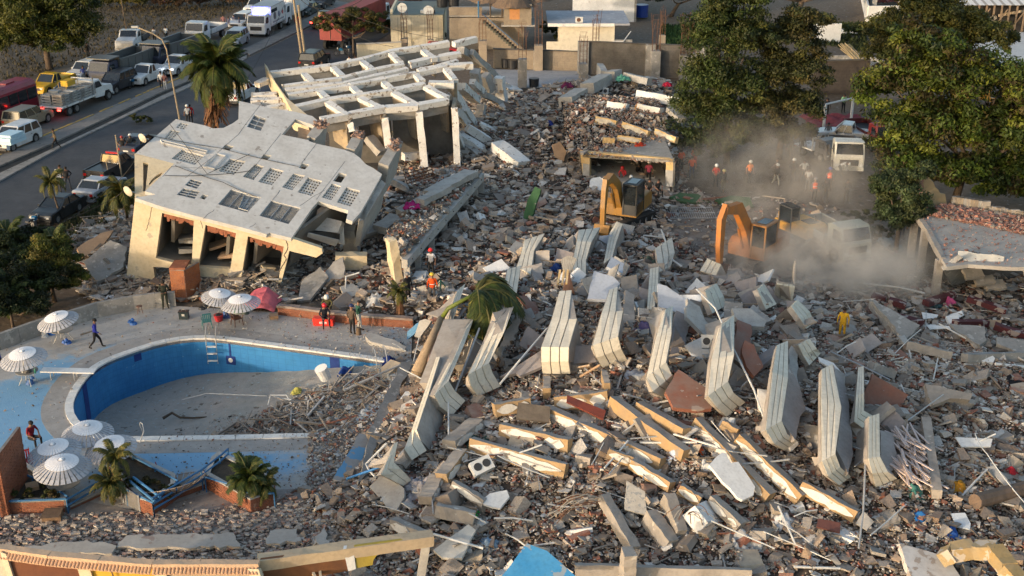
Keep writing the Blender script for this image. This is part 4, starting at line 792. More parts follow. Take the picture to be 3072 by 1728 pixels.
S('pale blue white slab behind the thin turned parapet',[(1973,850),(2000,858),(2054,898),(2060,945),(2025,935),(1975,920)],1.2,-.05,.4,.2,MATS['slab_bluewhite'],ragged=.03)
S('small blue white slab near the digger tracks',[(1835,770),(1872,790),(1868,820),(1820,800)],1.1,-.1,.2,.2,MATS['slab_bluewhite'],ragged=.03)
S('grey slab fan right of the thin parapet',[(2062,895),(2100,920),(2150,1040),(2060,950)],1.0,-.5,.3,.2,CONC2,ragged=.06)
S('light tray shaped slab with dark cloth on it',[(2195,925),(2250,925),(2300,960),(2292,980),(2230,975),(2205,950)],1.2,-.1,.3,.25,CONC2,ragged=.04)
S('leaning grey wall slab right of the tall sunlit parapet',[(2366,1090),(2400,1160),(2418,1230),(2400,1250),(2385,1320),(2345,1265)],.9,-.7,.3,.2,mat('wall_pinkgrey',(.36,.32,.30),(.29,.26,.24),1.2,spots=[(.45,.42,.40)],spot_scale=1.4,spot_at=.66),ragged=.05)
S('leaning grey wall slab behind the wide grey parapet',[(2500,1095),(2530,1140),(2545,1200),(2560,1360),(2545,1420),(2510,1350),(2525,1230)],.9,-.7,.3,.2,MATS['wall_pinkgrey'],ragged=.05)
S('mottled wall slab under the pink laths',[(2640,1290),(2680,1300),(2690,1400),(2660,1425),(2640,1380)],.7,-.4,.3,.2,MATS['wall_pinkgrey'],ragged=.05)
S('white plaster sheet lying beside the small parapet block',[(2455,1070),(2500,1088),(2536,1126),(2510,1115),(2460,1085)],.9,-.2,.4,.08,WPL,ragged=.04)
S('white board standing between long and tall parapets',[(2274,1166),(2312,1172),(2298,1245),(2275,1225)],.9,-.2,.9,.08,WPL,ragged=.02)
S('rust red metal plate lying over the ochre beams',[(1702,1185),(1818,1232),(1810,1258),(1700,1205)],.8,-.1,.5,.1,mat('red_metal',(.22,.05,.03),(.13,.04,.03),1.5,.6,.1))
S('dark weathered board under the square parapet',[(1555,1207),(1652,1220),(1648,1266),(1548,1256)],.7,-.05,.8,.12,mat('dark_board',(.10,.08,.065),(.15,.125,.10),2,.9,.3))
S('big cracked white plaster slab low in the right of the pile',[(2127,1395),(2165,1357),(2178,1360),(2192,1388),(2215,1385),(2265,1460),(2260,1486),(2228,1500),(2212,1492)],.8,-.25,.45,.14,WPL,ragged=.035)
S('speckled terrazzo slab with an ochre corner hanging over a dark hollow',[(1880,1442),(1935,1475),(1942,1545),(1874,1528)],.8,-.05,.9,.15,mat('terrazzo',(.42,.40,.37),(.34,.325,.30),5,spots=[(.24,.25,.26)],spot_scale=7,spot_at=.58),ragged=.02)
S('big grey mortar slab with a brick edge at the foot of the pile',[(1140,1428),(1165,1430),(1212,1465),(1213,1490),(1190,1530),(1170,1530),(1108,1460)],.5,.25,.3,.3,CONC2,ragged=.03)
S('white flaky slab over the brick heap',[(1445,1500),(1470,1480),(1520,1470),(1528,1490),(1500,1525),(1450,1512)],.5,.1,.3,.1,WPL,ragged=.04)
S('large cream board lying diagonally near the bottom edge',[(1300,1650),(1405,1572),(1427,1590),(1420,1602),(1385,1675),(1325,1672)],.5,.1,.25,.12,mat('board_cream',(.56,.53,.47),(.48,.45,.40),1.5),ragged=.02)
S('bright blue painted slab at the bottom edge',[(1580,1630),(1640,1652),(1735,1735),(1500,1735)],1.6,.0,.25,.2,mat('blue_paint',(.06,.30,.56),(.10,.36,.60),1.2,.6,.05,spots=[(.33,.38,.40)],spot_scale=.9,spot_at=.56),ragged=.025)
S('large plaster faced slab in the bottom right corner',[(2700,1632),(2790,1655),(2850,1680),(2885,1735),(2735,1735)],.7,-.1,.25,.3,mat('plaster_worn',(.56,.54,.52),(.42,.385,.35),.8,spots=[(.33,.28,.24)],spot_scale=1.6,spot_at=.56),ragged=.05)
S('brown tile panel lying low in the right rubble',[(2455,1555),(2522,1568),(2520,1598),(2450,1580)],.5,-.05,.4,.08,mat('brown_tile',(.16,.065,.05),(.12,.05,.04),2,.6))
S('square beige tile propped against a white rod',[(2590,1533),(2622,1565),(2600,1590),(2567,1570)],.6,.1,.6,.06,CONC2)
S('printed white bag lying on the right rubble',[(2852,1540),(2895,1538),(2912,1570),(2910,1588),(2870,1580)],.4,.1,.3,.05,mat('bag_white',(.62,.66,.70),(.5,.54,.58),3),'plastic_bag','bag',ragged=.05)
S('long white cabinet door lying in the right rubble',[(2866,1311),(2978,1316),(2972,1340),(2885,1340)],.4,0,.3,.06,WPL,'cabinet_door','door')
S('pale grey door leaf lying at an angle below the white door',[(2960,1402),(2985,1396),(3042,1460),(3022,1464)],.4,.1,.4,.06,CONC2,'door_leaf','door')
S('white sheet near the maroon edged slabs',[(2765,936),(2815,944),(2810,954),(2770,956)],.4,0,.3,.04,WPL,'white_sheet','board')
S('white foam block beside the white sheet',[(2838,948),(2875,944),(2880,966),(2848,972)],.5,0,.4,.2,WPL,'foam_block','foam block')
S('white paper sheet folded at the right rubble top',[(2845,945),(2885,932),(2892,945),(2880,952)],.4,0,.5,.04,WPL,'white_sheet','board')
S('white triangular board behind the right rubble',[(2778,974),(2850,978),(2854,992),(2840,985),(2790,988)],.4,0,.4,.04,WPL,'white_sheet','board')
S('round white plate like fragment on bare dust',[(2940,1075),(2955,1062),(2975,1062),(2985,1075),(2980,1087),(2948,1085)],.3,0,.3,.18,WPL,'plaster_lump','plaster lump',ragged=.03)
S('collapsed slab face under the maroon edging',[(2616,900),(2760,975),(2740,1000),(2715,1020)],.8,-.1,.25,.25,GREY,ragged=.08)
S('grey slab slumped in the far right rubble',[(2850,970),(2955,980),(2960,1020),(2940,1035),(2880,1000)],.5,0,.2,.2,GREY,ragged=.08)
S('dusty slab in the far right corner of the rubble',[(2990,1010),(3072,1020),(3090,1050),(3060,1060),(2990,1030)],.5,.0,.2,.2,GREY,ragged=.08)
S('broken triangular slab with a brick end in the right rubble',[(2775,1150),(2920,1180),(2910,1200),(2850,1195),(2800,1215),(2785,1190)],.8,-.1,.5,.3,BCO,ragged=.06)
S('ochre cardboard like board in the right rubble',[(2868,992),(2902,1004),(2895,1014),(2885,1008)],.4,0,.4,.05,mat('tan_board',(.4,.27,.17)),'board','board')
S('tan carton lying in the right rubble',[(2960,960),(3005,960),(3000,985),(2958,978)],.5,0,.5,.3,MATS['tan_board'],'carton','carton')
S('slab of white plaster lying near the room rubble',[(1770,542),(1775,535),(1800,530),(1820,548),(1815,565),(1798,572),(1768,560)],.5,0,.8,.1,WPL,ragged=.06)
S('green faced slab standing on edge beside the long slab',[(1605,560),(1622,568),(1600,640),(1578,680),(1570,650),(1582,600)],1.0,.5,1.6,.25,mat('green_wall',(.03,.085,.035),(.045,.11,.05),1,spots=[(.2,.2,.17)],spot_scale=1.4,spot_at=.66),ragged=.05)
S('green painted wall piece lying at the edge of the cleared ground',[(2008,590),(2040,578),(2095,582),(2135,610),(2090,608),(2040,602)],.3,0,.3,.2,MATS['green_wall'],ragged=.05)
S('longer green painted wall piece lying in the dust',[(2145,600),(2190,586),(2250,592),(2262,620),(2200,625)],.3,0,.3,.2,MATS['green_wall'],ragged=.05)
S('brown plywood panel leaning in the far rubble',[(1655,435),(1680,425),(1700,455),(1690,485),(1665,470)],.8,0,1.2,.08,MATS['tan_board'])
S('cracked blue painted deck slab tipped down the rubble edge',[(1078,1300),(1106,1305),(1070,1440),(1030,1445),(998,1438)],.35,-.25,.15,.2,mat('blue_worn',(.34,.33,.32),(.28,.27,.26),1,spots=[(.13,.30,.48)],spot_scale=.8,spot_at=.50),ragged=.04)
S('second tipped deck slab with a blue edge',[(1112,1308),(1132,1320),(1100,1420),(1075,1450),(1090,1380)],.5,-.4,.15,.2,GREY,ragged=.05)
S('long rough slab edge dividing pool debris and pile',[(1205,1085),(1235,1085),(1150,1290),(1130,1300),(1105,1295)],.4,-.2,.1,.3,GREY,ragged=.08)
S('pale round ended slab lying on the deck by the rubble',[(1096,1008),(1108,998),(1180,1018),(1218,1040),(1215,1048),(1175,1040),(1110,1024)],.3,0,.1,.28,CONC2,ragged=.03)
S('white edged slab standing by the leaning palm trunk',[(1258,962),(1275,957),(1295,962),(1260,1012),(1243,1008)],.8,.4,1.0,.2,CONC2,ragged=.02)
S('curved blue slide piece beside the standing slab',[(1222,995),(1250,970),(1262,965),(1245,1000),(1220,1020)],.4,.2,.6,.08,mat('blue_plastic',(.10,.27,.45),(.2,.36,.5),2,.5))
for i,(pts,m_)in enumerate([([(1000,785),(1030,770),(1035,830),(990,850),(960,830)],CONC2),([(905,845),(960,800),(985,830),(930,900),(890,905)],GREY),([(1020,860),(1060,850),(1090,880),(1030,895)],CONC2),([(250,785),(330,720),(380,740),(370,800),(290,850)],GREY),([(200,800),(260,775),(270,800),(215,830)],CONC2),([(230,745),(300,700),(340,690),(310,740),(250,770)],MATS['tan_board']),([(560,775),(600,765),(640,800),(580,815)],CONC2),([(660,800),(700,780),(730,810),(690,830)],GREY),([(1370,640),(1400,630),(1410,660),(1380,670)],CONC2)]):
 S(['grey wall slab slumped below the ochre fin','large dusty slab under the ochre beam end','pale slab by the low brick wall','long tilted slab left of the tilted wing','small slab left of the tilted wing','brown panelled roof piece beside the palms','slab fallen inside the second open room','slab fallen inside the third open room','slab beyond the long low roof'][i],pts,.5,UN(-.3,.3),.4,.18,m_,ragged=.06)
for i,(lb,rows,wd)in enumerate(PAR):
 if len(rows)!=5 or i in(0,6):continue
 r0,r1,r2=rows[0],rows[1],rows[2];m_=[CONC2,PIN,MATS['wall_mauve'],TILE,BCO][i%5];e=30+7*(i%4)
 S(['','dark floor slab under the stepped parapet','grey floor slab beside the tiled slab','tiled floor slab beside the long grey parapet','worn floor slab beside the curved parapet','grey floor slab beside the bright parapet'][i]if i<6 else['brown floor slab right of the tall sunlit parapet','mauve floor slab right of the wide grey parapet','tiled floor slab at the narrow pointed parapet','rough floor slab at the rightmost parapet'][i-20],[(r0[2]+10,r0[3]+14),(r0[2]+e,r0[3]+30),(r2[2]+e+12,r2[3]+4),(r2[2]+8,r2[3]-6)],.4,-.3,.35,.22,m_,ragged=.07)
BM=[('short ochre beam with a broad white patch below the square parapet',(1662,1190),(1822,1172),.8,.75,OBM,'w'),('white faced beam left of the dark board',(1480,1212),(1588,1192),.8,.7,OBM,'w'),('long ochre beam running from the dark board under the rust red plate',(1640,1215),(1990,1372),.8,.75,OBM,'w'),('ochre beam with peeled paint near the brown plates',(1505,1268),(1712,1318),.7,.7,OBM,'w'),('long sunlit beam spanning the dark hollow in the pile foot',(1415,1312),(1702,1392),.7,.7,OBM,'w2'),('clean ochre beam sloping down right of the rust red plate',(1840,1188),(2062,1350),.8,.65,OBM,None),('ochre beam with a grey top beside the terracotta slab',(1920,1205),(2062,1285),.85,.6,OBM,None),('very long ochre beam running down to the cracked white slab',(2095,1250),(2318,1480),.8,.7,OBM,'w'),('long beam with a white lower strip left of the tall sunlit parapet',(2225,1300),(2415,1482),.75,.7,OBM,'w2'),('white striped beam lying under the wide grey parapet',(2410,1440),(2575,1532),.7,.6,OBM,'w2'),('beam with white band in the middle of the pile foot',(1830,1345),(1905,1372),.7,.5,OBM,'w2'),('sagging beam with a white band above the terrazzo slab',(1900,1375),(2020,1445),.7,.55,OBM,'w2'),('beam continuing the sagging one to the lower right',(2045,1452),(2108,1490),.7,.5,OBM,'w2'),('beam with a white patch below the cracked white slab',(2142,1485),(2232,1568),.8,.5,BCO,'w'),('bare concrete beam slanting under the terrazzo slab',(1815,1482),(1908,1640),.75,.5,BCO,None),('thick broken column lying in the pile foot',(1955,1530),(2022,1620),1.0,.8,BCO,None),('red stained column beside the thick broken one',(2010,1480),(2050,1590),.8,.8,BCO,None),('flat concrete beam above the white flaky slab',(1312,1512),(1428,1535),.9,.6,BCO,None),('rounded beam with white paint left of the flat one',(1180,1553),(1278,1598),.7,.5,BCO,'w'),('pale slab topped beam leaning out of the hollow parapet',(1345,1322),(1430,1255),1.3,.5,BCO,'w'),('ochre and white beam under the pale leaning one',(1322,1422),(1385,1345),1.0,.6,OBM,'w'),('beam with a smooth white top beside the patterned cloth',(1275,1490),(1310,1425),1.1,.5,BCO,'w'),('curved beam remnant with white paint by the brick heap',(1365,1440),(1458,1498),.6,.4,BCO,'w2'),('folded ochre pier under the square parapet',(1640,1128),(1640,1165),.6,.7,OBM,None),('small ochre pier under the stepped parapet',(1812,1110),(1822,1150),.5,.6,OBM,None),('tan beam end under the long grey parapet',(2172,1258),(2218,1285),.6,.5,OBM,None),('long low concrete beam across the bottom edge',(1725,1692),(2255,1706),.6,.9,BCO,None),('concrete post standing in the bottom beam',(1870,1650),(1875,1735),.8,.8,BCO,None),('long grey beam with a mossy face in the right rubble',(2722,1022),(2856,1055),.8,.5,BCO,None),('thin grey beam bordering the right slab',(2617,898),(2722,1030),.35,.5,CONC2,None),('curving grey rib in the far right rubble',(2895,1062),(3072,1056),.5,.4,GREY,None),('broken column piece half buried in the right rubble',(2615,1085),(2680,1110),.6,.4,GREY,None),('light jagged beam lying right of the narrow parapet',(2615,1135),(2690,1152),.5,.3,BCO,None),('tall tan curb running down the right rubble',(2778,1250),(2812,1470),.7,.5,BCO,None),('white beam on top of the reddish mound, left',(1825,305),(1885,312),.9,.7,WPL,None),('white beam on the reddish mound, by the orange tile',(1918,312),(1985,325),.8,.6,WPL,None),('long white slab edge on the reddish mound',(1917,270),(2042,295),.7,.7,WPL,None),('white topped slab at the head of the reddish mound',(1760,250),(1815,222),1.3,.9,CONC2,None),('pale slab leaning left of the mound head',(1695,292),(1742,265),1.2,.8,CONC2,None),('short upright slab at the very top of the mound',(1800,190),(1812,212),.6,.9,CONC2,None),('square block at the very top of the mound',(1828,215),(1850,208),1.0,.9,CONC2,None),('long pale wall top right of the mound head',(1878,218),(1950,235),.7,.6,CONC2,None),('white beam in the front row of the reddish mound, left',(1790,348),(1852,362),.7,.7,OR,'w2'),('white beam in the front row of the reddish mound, middle',(1872,365),(1948,392),.7,.7,OR,'w2'),('white beam in the front row of the reddish mound, right',(1970,385),(2032,412),.7,.6,OR,'w2'),('low pale slab edge near the front of the reddish mound',(1855,405),(1925,415),.7,.5,OR,'w2'),('ochre beam end on the left of the reddish mound',(1810,412),(1845,415),.6,.5,OR,None),('slanting grey beam on the right of the reddish mound',(2010,322),(2048,355),.6,.4,CONC2,None)]
BUP=V3((0,.3,1)).normalized()
def Tm(x,y,dh=0.0):
 z=A_MOUND.z
 for _ in range(6):p=g(x,y,z+dh);z=A_MOUND.z+.05+max(0,min(1.0,(p.y-A_MOUND.y)*.12))
 return p
for lb,a,b,wd,h,m_,patch in BM:
 A,B=(Tm(*a,.45),Tm(*b,.4))if 'mound' in lb else(T(*a,.75),T(*b,.6))
 if a[1]>1640:A,B=T(*a,.9),T(*b,.9 if a[1]<1691 else.8)
 if 'post standing' in lb:A=T(1872,1735,.8);B=A+V3((.05,.1,1.3));
 c=(A+B)/2
 if m_ not in(CONC2,WPL,GREY):wd*=.55;h*=.82
 vs,fs=obox(A-c,B-c,wd,h,jag=.028,seg=6,up=BUP);o=mesh('fallen_beam',vs,fs,[m_,BCO],loc=c)
 if m_ in(OBM,OR):
  for p_ in o.data.polygons:p_.material_index=1 if p_.normal.dot(BUP)>.55 else 0;tag(o,lb,'beam')
 if patch:
  d=(B-A).normalized();s=d.cross(BUP).normalized();s=s if s.y<0 else-s;dn=d.cross(s).normalized();dn=dn if dn.z<0 else-dn;L_=(B-A).length
  spans=[(.04,.6),(.66,.95)]if patch=='w' else[(.02,.97)]
  for u0,u1 in spans:
   top,bot=[],[];n=max(4,int(L_*(u1-u0)/.22))
   for i in range(n+1):
    u=u0+(u1-u0)*i/n;e=min(1,4*min(i,n-i)/n+.15);mid=.5*h
    top.append(A.lerp(B,u)-c+dn*(mid-h*.42*e*UN(.6,1))+s*(wd/2+.03));bot.append(A.lerp(B,u)-c+dn*(mid+h*.42*e*UN(.6,1))+s*(wd/2+.03))
   nn_=-s;pl=plate_mesh('paint_flake',top+bot[::-1],[],s,.03,mat('flake_white',(.66,.63,.58),(.56,.53,.48),1.5,spots=[(.36,.30,.24)],spot_scale=3,spot_at=.62)if m_ is not OR else mat('flake_cream',(.66,.60,.50)),o)  # flakes are cream on the lintel-ochre beams, white on the rest
def pole(label,pts,r,m,cat='pipe',name='pipe',group=None,lift=.5,n=6):
 P=[T(p[0],p[1],(p[2]if len(p)>2 else lift))for p in pts];c=P[0].copy();o=MB().tube([p-c for p in P],r,n).build(name,m,loc=c);return tag(o,label,cat,group)
WHT=mat('white_metal',(.62,.62,.60),(.5,.5,.49),3,.5,0);BLUE=mat('blue_rail',(.04,.14,.30),(.06,.18,.34),3,.5,.05)
for lb,pts,r,m_ in[('bent white conduit arching over the long grey parapet',[(2090,868,1.6),(2146,925,2.0),(2200,1045,1.9),(2262,1170,1.3),(2292,1255,.9)],.045,WHT),('white rod leaning along the row from the curved parapet',[(1500,1152,.9),(1560,1080,1.3),(1642,985,1.5)],.05,WHT),('galvanised channel standing between bright and curved parapets',[(1365,1175,.8),(1438,985,1.6)],.05,WHT),('thin rod leaning right of the leaning palm trunk',[(1368,1060,1.0),(1372,990,1.3)],.03,STEEL),('steel angle crossing behind the bright parapet',[(1380,980,1.7),(1450,1040,1.2)],.035,STEEL),('tan timber poking out under the stepped parapet',[(1740,1130,.4),(1800,1095,.9)],.06,MATS['tan_board']),('tall thin pole rising through the right parapets',[(2576,1645,.5),(2590,1530,.8),(2600,1290,1.7)],.04,STEEL),('bare log lying in the right rubble',[(2925,1505,.45),(3000,1485,.5),(3090,1462,.5)],.32,mat('log_bark',(.17,.12,.09),(.11,.08,.06),2,bump=.6)),('bright blue rail end sticking out of the tipped deck slabs',[(1040,1436,.6),(1092,1418,.7),(1148,1398,.8)],.05,mat('blue_bright',(.02,.16,.42),(.03,.2,.5),3,.5)),('white angled pipe at the foot of the small grey parapet',[(1160,1330,1.2),(1098,1392,.8),(1108,1412,.7),(1125,1430,.6)],.05,WHT),('white bar lying across the clearing edge',[(1984,690,.6),(2018,780,.6),(2045,800,.4)],.06,WHT),('thin white pipe by the digger tracks',[(1930,706,.3),(1990,712,.3)],.05,WHT),('white rod at the right end of the bottom rubble',[(2382,1700,.4),(2520,1705,.4)],.05,WHT),('long white pipe at the foot of the slab house',[(2590,850,.4),(2700,862,.5),(2775,880,.4)],.06,WHT),('white plank lying in the far right rubble',[(2986,1092,.3),(3080,1102,.3)],.08,WPL),('white bent conduit near the low brick wall',[(1036,880,.3),(1038,830,.9),(1078,818,1.0)],.05,WHT),('blue and white rod beside the pool ladder',[(1120,1130,.6),(1230,1083,.6)],.05,STEEL),('pale metal profile lying over the bottom beam',[(1300,1602,.7),(1450,1645,.7)],.05,WHT)]:
 pole(lb,pts,r,m_,'log' if 'log' in lb else 'pipe','fallen_log' if 'log' in lb else 'pipe',n=10 if r>.2 else 6)
cable([T(2925,1300,.6),T(2960,1360,.9),T(3090,1525,.9)],.025,'pale cable stretched over the right rubble',.1,m=WHT)
cable([T(2150,480+130,.4),T(2260,730,.9)],.02,'wire trailing down the cleared ground',.1)
LTH=mat('lath_pink',(.62,.50,.45),(.55,.45,.41),3,.8,.1)
for i in range(62):
 px,py=random.gauss(2725,26),UN(1300,1440);a=random.gauss(1.35,.35);L_=UN(1.0,2.4)
 p=T(px,py,UN(.25,.75));d=V3((-cos(a)*.9,sin(a),UN(-.12,.12)));vs,fs=obox(-d*L_/2,d*L_/2,.075,.04)
 tag(mesh('wooden_lath',vs,fs,LTH,loc=p),'pale pink lath in the heap beside the rightmost parapet, '+('long' if L_>1.7 else 'short')+(' and steep' if a>1.35 else ' and slanting'),'lath','pale pink laths heaped in the rubble')
for i in range(34):
 px,py=random.choice([(2700,1070),(2690,1200),(2760,1130),(2660,1180)]);px+=random.gauss(0,22);py+=random.gauss(0,16);a=UN(0,3.1)
 p=T(px,py,.2);d=V3((cos(a),sin(a),UN(-.15,.15)));L_=UN(.4,1.1);vs,fs=obox(-d*L_/2,d*L_/2,.07,.035)
 tag(mesh('wooden_lath',vs,fs,mat('lath_white',(.60,.57,.50)),loc=p),'short cream lath strewn right of the parapets','lath','cream laths strewn in the right rubble')
for i in range(22):
 bx,by=((1795,1500)if i<13 else(2070,1530));p=T(bx+UN(-8,8),by+UN(-12,18),.9);d=V3((-UN(.8,1.6)if i<13 else UN(-.9,.9),-.3,-UN(.1,.6)))
 pts=[p+d*t+V3((0,0,.35*sin(t*2.2)+UN(-.05,.05)))for t in np.linspace(0,1.25,7)];c=pts[0].copy()
 tag(MB().tube([q-c for q in pts],.018,4).build('reinforcing_bar',RUST if i%2 else GREY,loc=c),'bent reinforcing bar curling '+near_mark(c),'rebar','bent bars in the pile foot')
def rumple(label,px,py,r,c,cat='cloth',name='cloth',lift=.35,h=.35,asp=1.0):
 n=14;hi_='long slab' in label;mo_='mound' in label or 'lintel' in label;cpos=g(px,py,2.6)if hi_ else(Tm(px,py)if mo_ else T(px,py,0));fl_=hi_ or mo_;vs=[];fs=[]
 for j in range(n+1):
  for i in range(n+1):
   u,v=i/n*2-1,j/n*2-1;q=V3((u*r*asp,v*r,0));f=noise.noise(V3((u*2.1+px,v*2.1+py,0)))
   edge=max(abs(u),abs(v));ang=math.atan2(v,u);k=1-.35*edge*(noise.noise(V3((cos(ang)*1.5+py,sin(ang)*1.5,px)))+.5)
   x,y=cpos.x+q.x*k,cpos.y+q.y*k
   vs.append(V3((q.x*k,q.y*k,(0 if fl_ else H(x,y)-cpos.z)+lift*(1-edge*.8)+h*r*(f*1.4+.5*noise.noise(V3((u*6+px,v*6,py)))))))
 fs=[(j*(n+1)+i,j*(n+1)+i+1,(j+1)*(n+1)+i+1,(j+1)*(n+1)+i)for j in range(n)for i in range(n)]
 o=mesh(name,vs,fs,mat('cloth_%d_%d'%(px,py),c,tuple(v*.7 for v in c),3,.9,.3,20),smooth=True,loc=cpos);sm=o.modifiers.new('thick','SOLIDIFY');sm.thickness=.02;return tag(o,label,cat)
CL=[('magenta cloth draped over a beam on the long slab',1238,622,.75,(.45,.02,.16)),('patterned grey and white cloth heap at the pile foot',1262,1495,.95,(.42,.40,.42)),('same patterned cloth bundle a little higher up',1240,1462,.6,(.45,.42,.44)),('bright orange rag low in the pile',2082,1345,.5,(.75,.12,.02)),('pale blue shirt near the orange rag',2020,1370,.4,(.5,.55,.66)),('white rag below the orange one',2120,1410,.45,(.6,.6,.6)),('purple cloth under the white striped beam',2240,1362,.4,(.13,.09,.22)),('dark red cloth on the reddish mound',2003,258,.55,(.35,.01,.04)),('mint green cloth at the top of the mound',1868,240,.8,(.14,.42,.30)),('maroon cloth left of the mound',1700,260,.7,(.16,.02,.07)),('red and orange rag at the lintel of the ochre room',1920,440,.55,(.50,.05,.02)),('orange triangular cloth on the mound',1927,330,.8,(.62,.30,.10)),('blue cloth in the far rubble',1652,375,.5,(.03,.05,.25)),('white papers spread above the pool debris',1100,1245,.6,(.6,.62,.64)),('white towel draped beside the pool debris',1160,1145,.5,(.5,.49,.46)),('yellow plastic in the pool debris',890,1180,.35,(.55,.50,.12)),('blue plastic bag in the pool debris',1035,1120,.5,(.02,.06,.25)),('navy cloth hanging at the pool edge',1165,1090,.5,(.01,.03,.16)),('white sheet caught in the rubble behind the low brick wall',1120,905,.6,(.55,.54,.52)),('blue cloth on the light tray shaped slab',2258,945,.6,(.02,.06,.12)),('purple and white clothes strewn between parapets',1935,995,.8,(.12,.10,.22)),('white and blue clothes under the stepped parapet',1900,1135,.6,(.35,.38,.45)),('green net cloth near the pile top',1945,790,.7,(.10,.14,.11)),('teal bag near the pile top',1893,845,.4,(.01,.22,.28)),('blue bag by the palm crown',1665,810,.5,(.02,.05,.18)),('orange cloth low in the right rubble',2875,1465,.5,(.65,.30,.03)),('teal rag below the pink laths',2745,1480,.45,(.08,.25,.22)),('red cloth in the bottom right rubble',3035,1425,.4,(.4,.02,.03)),('blue and white bag in the bottom right rubble',2850,1610,.5,(.05,.15,.5)),('blue bag near the printed white bag',2760,1560,.4,(.02,.14,.4)),('white striped cloth low in the right rubble',2350,1570,.55,(.6,.6,.62)),('green bottle like plastic by the flat beam',1422,1553,.28,(.02,.35,.05)),('blue and white rag near the bottom edge',1470,1640,.5,(.30,.40,.5)),('dark green net over the low hollow',1430,1345,.8,(.05,.10,.085)),('white clothes heap low in the pile foot',2060,1605,.6,(.6,.6,.62)),('grey white rag at the right foot of the bottom beam',2235,1630,.9,(.5,.49,.48)),('pink cloth at the far right rubble',2850,912,.5,(.5,.08,.2)),('teal cloth at the far right rubble',2800,915,.5,(.05,.13,.15)),('dark bundle at the right edge',3055,1160,.8,(.015,.015,.02)),('crumpled silver sheet by the slab house',2668,735,1.0,(.30,.34,.36)),('red scrap near the white conduit',1072,838,.35,(.55,.05,.02)),('white rubbish along the curved wall',330,905,.6,(.6,.6,.6)),('white paper by the curved wall',430,880,.5,(.62,.62,.65))]
for i,(lb,x,y,r,c)in enumerate(CL):rumple(lb,x,y,r*.85,c)
WM_=[MATS['wall_mauve'],TILE,WPL,CONC2,PIN,MATS['slab_bluewhite'],MATS['wall_pinkgrey'],BCO,GREY];WN_=['mauve','terracotta tiled','white','pale concrete','brown','blue white','pinkish grey','rough concrete','grey']
zn=gpoly([(1330,960),(1560,760),(1900,760),(2150,850),(2450,930),(2650,1150),(2700,1420),(2450,1500),(2100,1420),(1700,1200),(1330,1200)]);lo3,hi3=np.min(zn,0),np.max(zn,0);q_=0
while q_<84:
 x,y=UN(lo3[0],hi3[0]),UN(lo3[1],hi3[1])
 if not inside([x],[y],zn)[0]:continue
 k=random.choices(range(9),[16,8,10,16,14,10,14,14,12])[0];a_,b_=UN(.35,1.15),UN(.3,.8);n_=V3((UN(-.9,.5),UN(-1.0,.1),.8)).normalized();u_=n_.orthogonal().normalized();u_=(u_*cos(q_)+n_.cross(u_)*sin(q_)).normalized();w2=n_.cross(u_)
 o=plate_mesh('masonry_piece',rag([u_*-a_+w2*-b_,u_*a_+w2*-b_*UN(.5,1),u_*a_*UN(.5,1)+w2*b_,u_*-a_+w2*b_*UN(.6,1)],.35,.05),[],n_,random.choice([.08,.12,.2]),WM_[k]);o.location=(x,y,H(x,y)+UN(.12,.5));q_+=1
 tag(o,WN_[k]+' piece of wall jammed '+near_mark(o.location),'wall piece',WN_[k]+' wall pieces among the parapets')
for i in range(70):
 px,py=UN(1150,2950),UN(880,1640);p=T(px,py,UN(.3,.8));a=UN(0,3.14);L_=UN(.8,3.0);d=V3((cos(a),sin(a),UN(-.25,.35)))*L_/2;w_=RN()<.5
 tag(MB().tube([-d,V3((0,0,UN(-.08,.08))),d],random.choice([.02,.03,.04]),5).build('rod',WHT if w_ else STEEL,loc=p),('white' if w_ else 'grey steel')+' rod sticking out '+near_mark(p),'rod',('white' if w_ else 'grey steel')+' rods in the rubble')
CHM=[mat('chunk_a',(.33,.31,.285),(.24,.22,.2),1.4,.9,.5,8,world=True,dust=.4),mat('chunk_b',(.26,.22,.19),(.2,.165,.14),1.4,.9,.5,8,dust=.4),mat('chunk_c',(.27,.13,.095),(.34,.25,.2),1.6,.9,.5,8,dust=.4),WPL,mat('chunk_d',(.44,.37,.28),(.33,.28,.22),1.4,.9,.4,8,dust=.3)]
CHS=[]
for k in range(12):
 vs=[V3((x,y,z))*.5 for x in(-1,1)for y in(-1,1)for z in(-1,1)];asp=V3((1,UN(.45,.95),UN(.12,.5)))
 vs=[V3((v.x*asp.x*(1+UN(-.25,.25)),v.y*asp.y*(1+UN(-.3,.3)),v.z*asp.z*(1+UN(-.15,.15))))for v in vs]
 for mi in range(5):
  me=bpy.data.meshes.new('concrete_chunk');me.from_pydata(vs,[],BOXF);me.materials.append(CHM[mi]);CHS.append((k,mi,me))
def clear_of(x,y):return not inside([x],[y],CLEAR)[0]
cnt=0;zone2=gpoly([(1000,860),(1450,500),(1700,420),(2050,590),(2060,830),(2500,900),(2750,900),(3150,900),(3150,1760),(1300,1760),(1120,1600),(1180,1300)])
lo_,hi_=np.min(zone2,0),np.max(zone2,0)
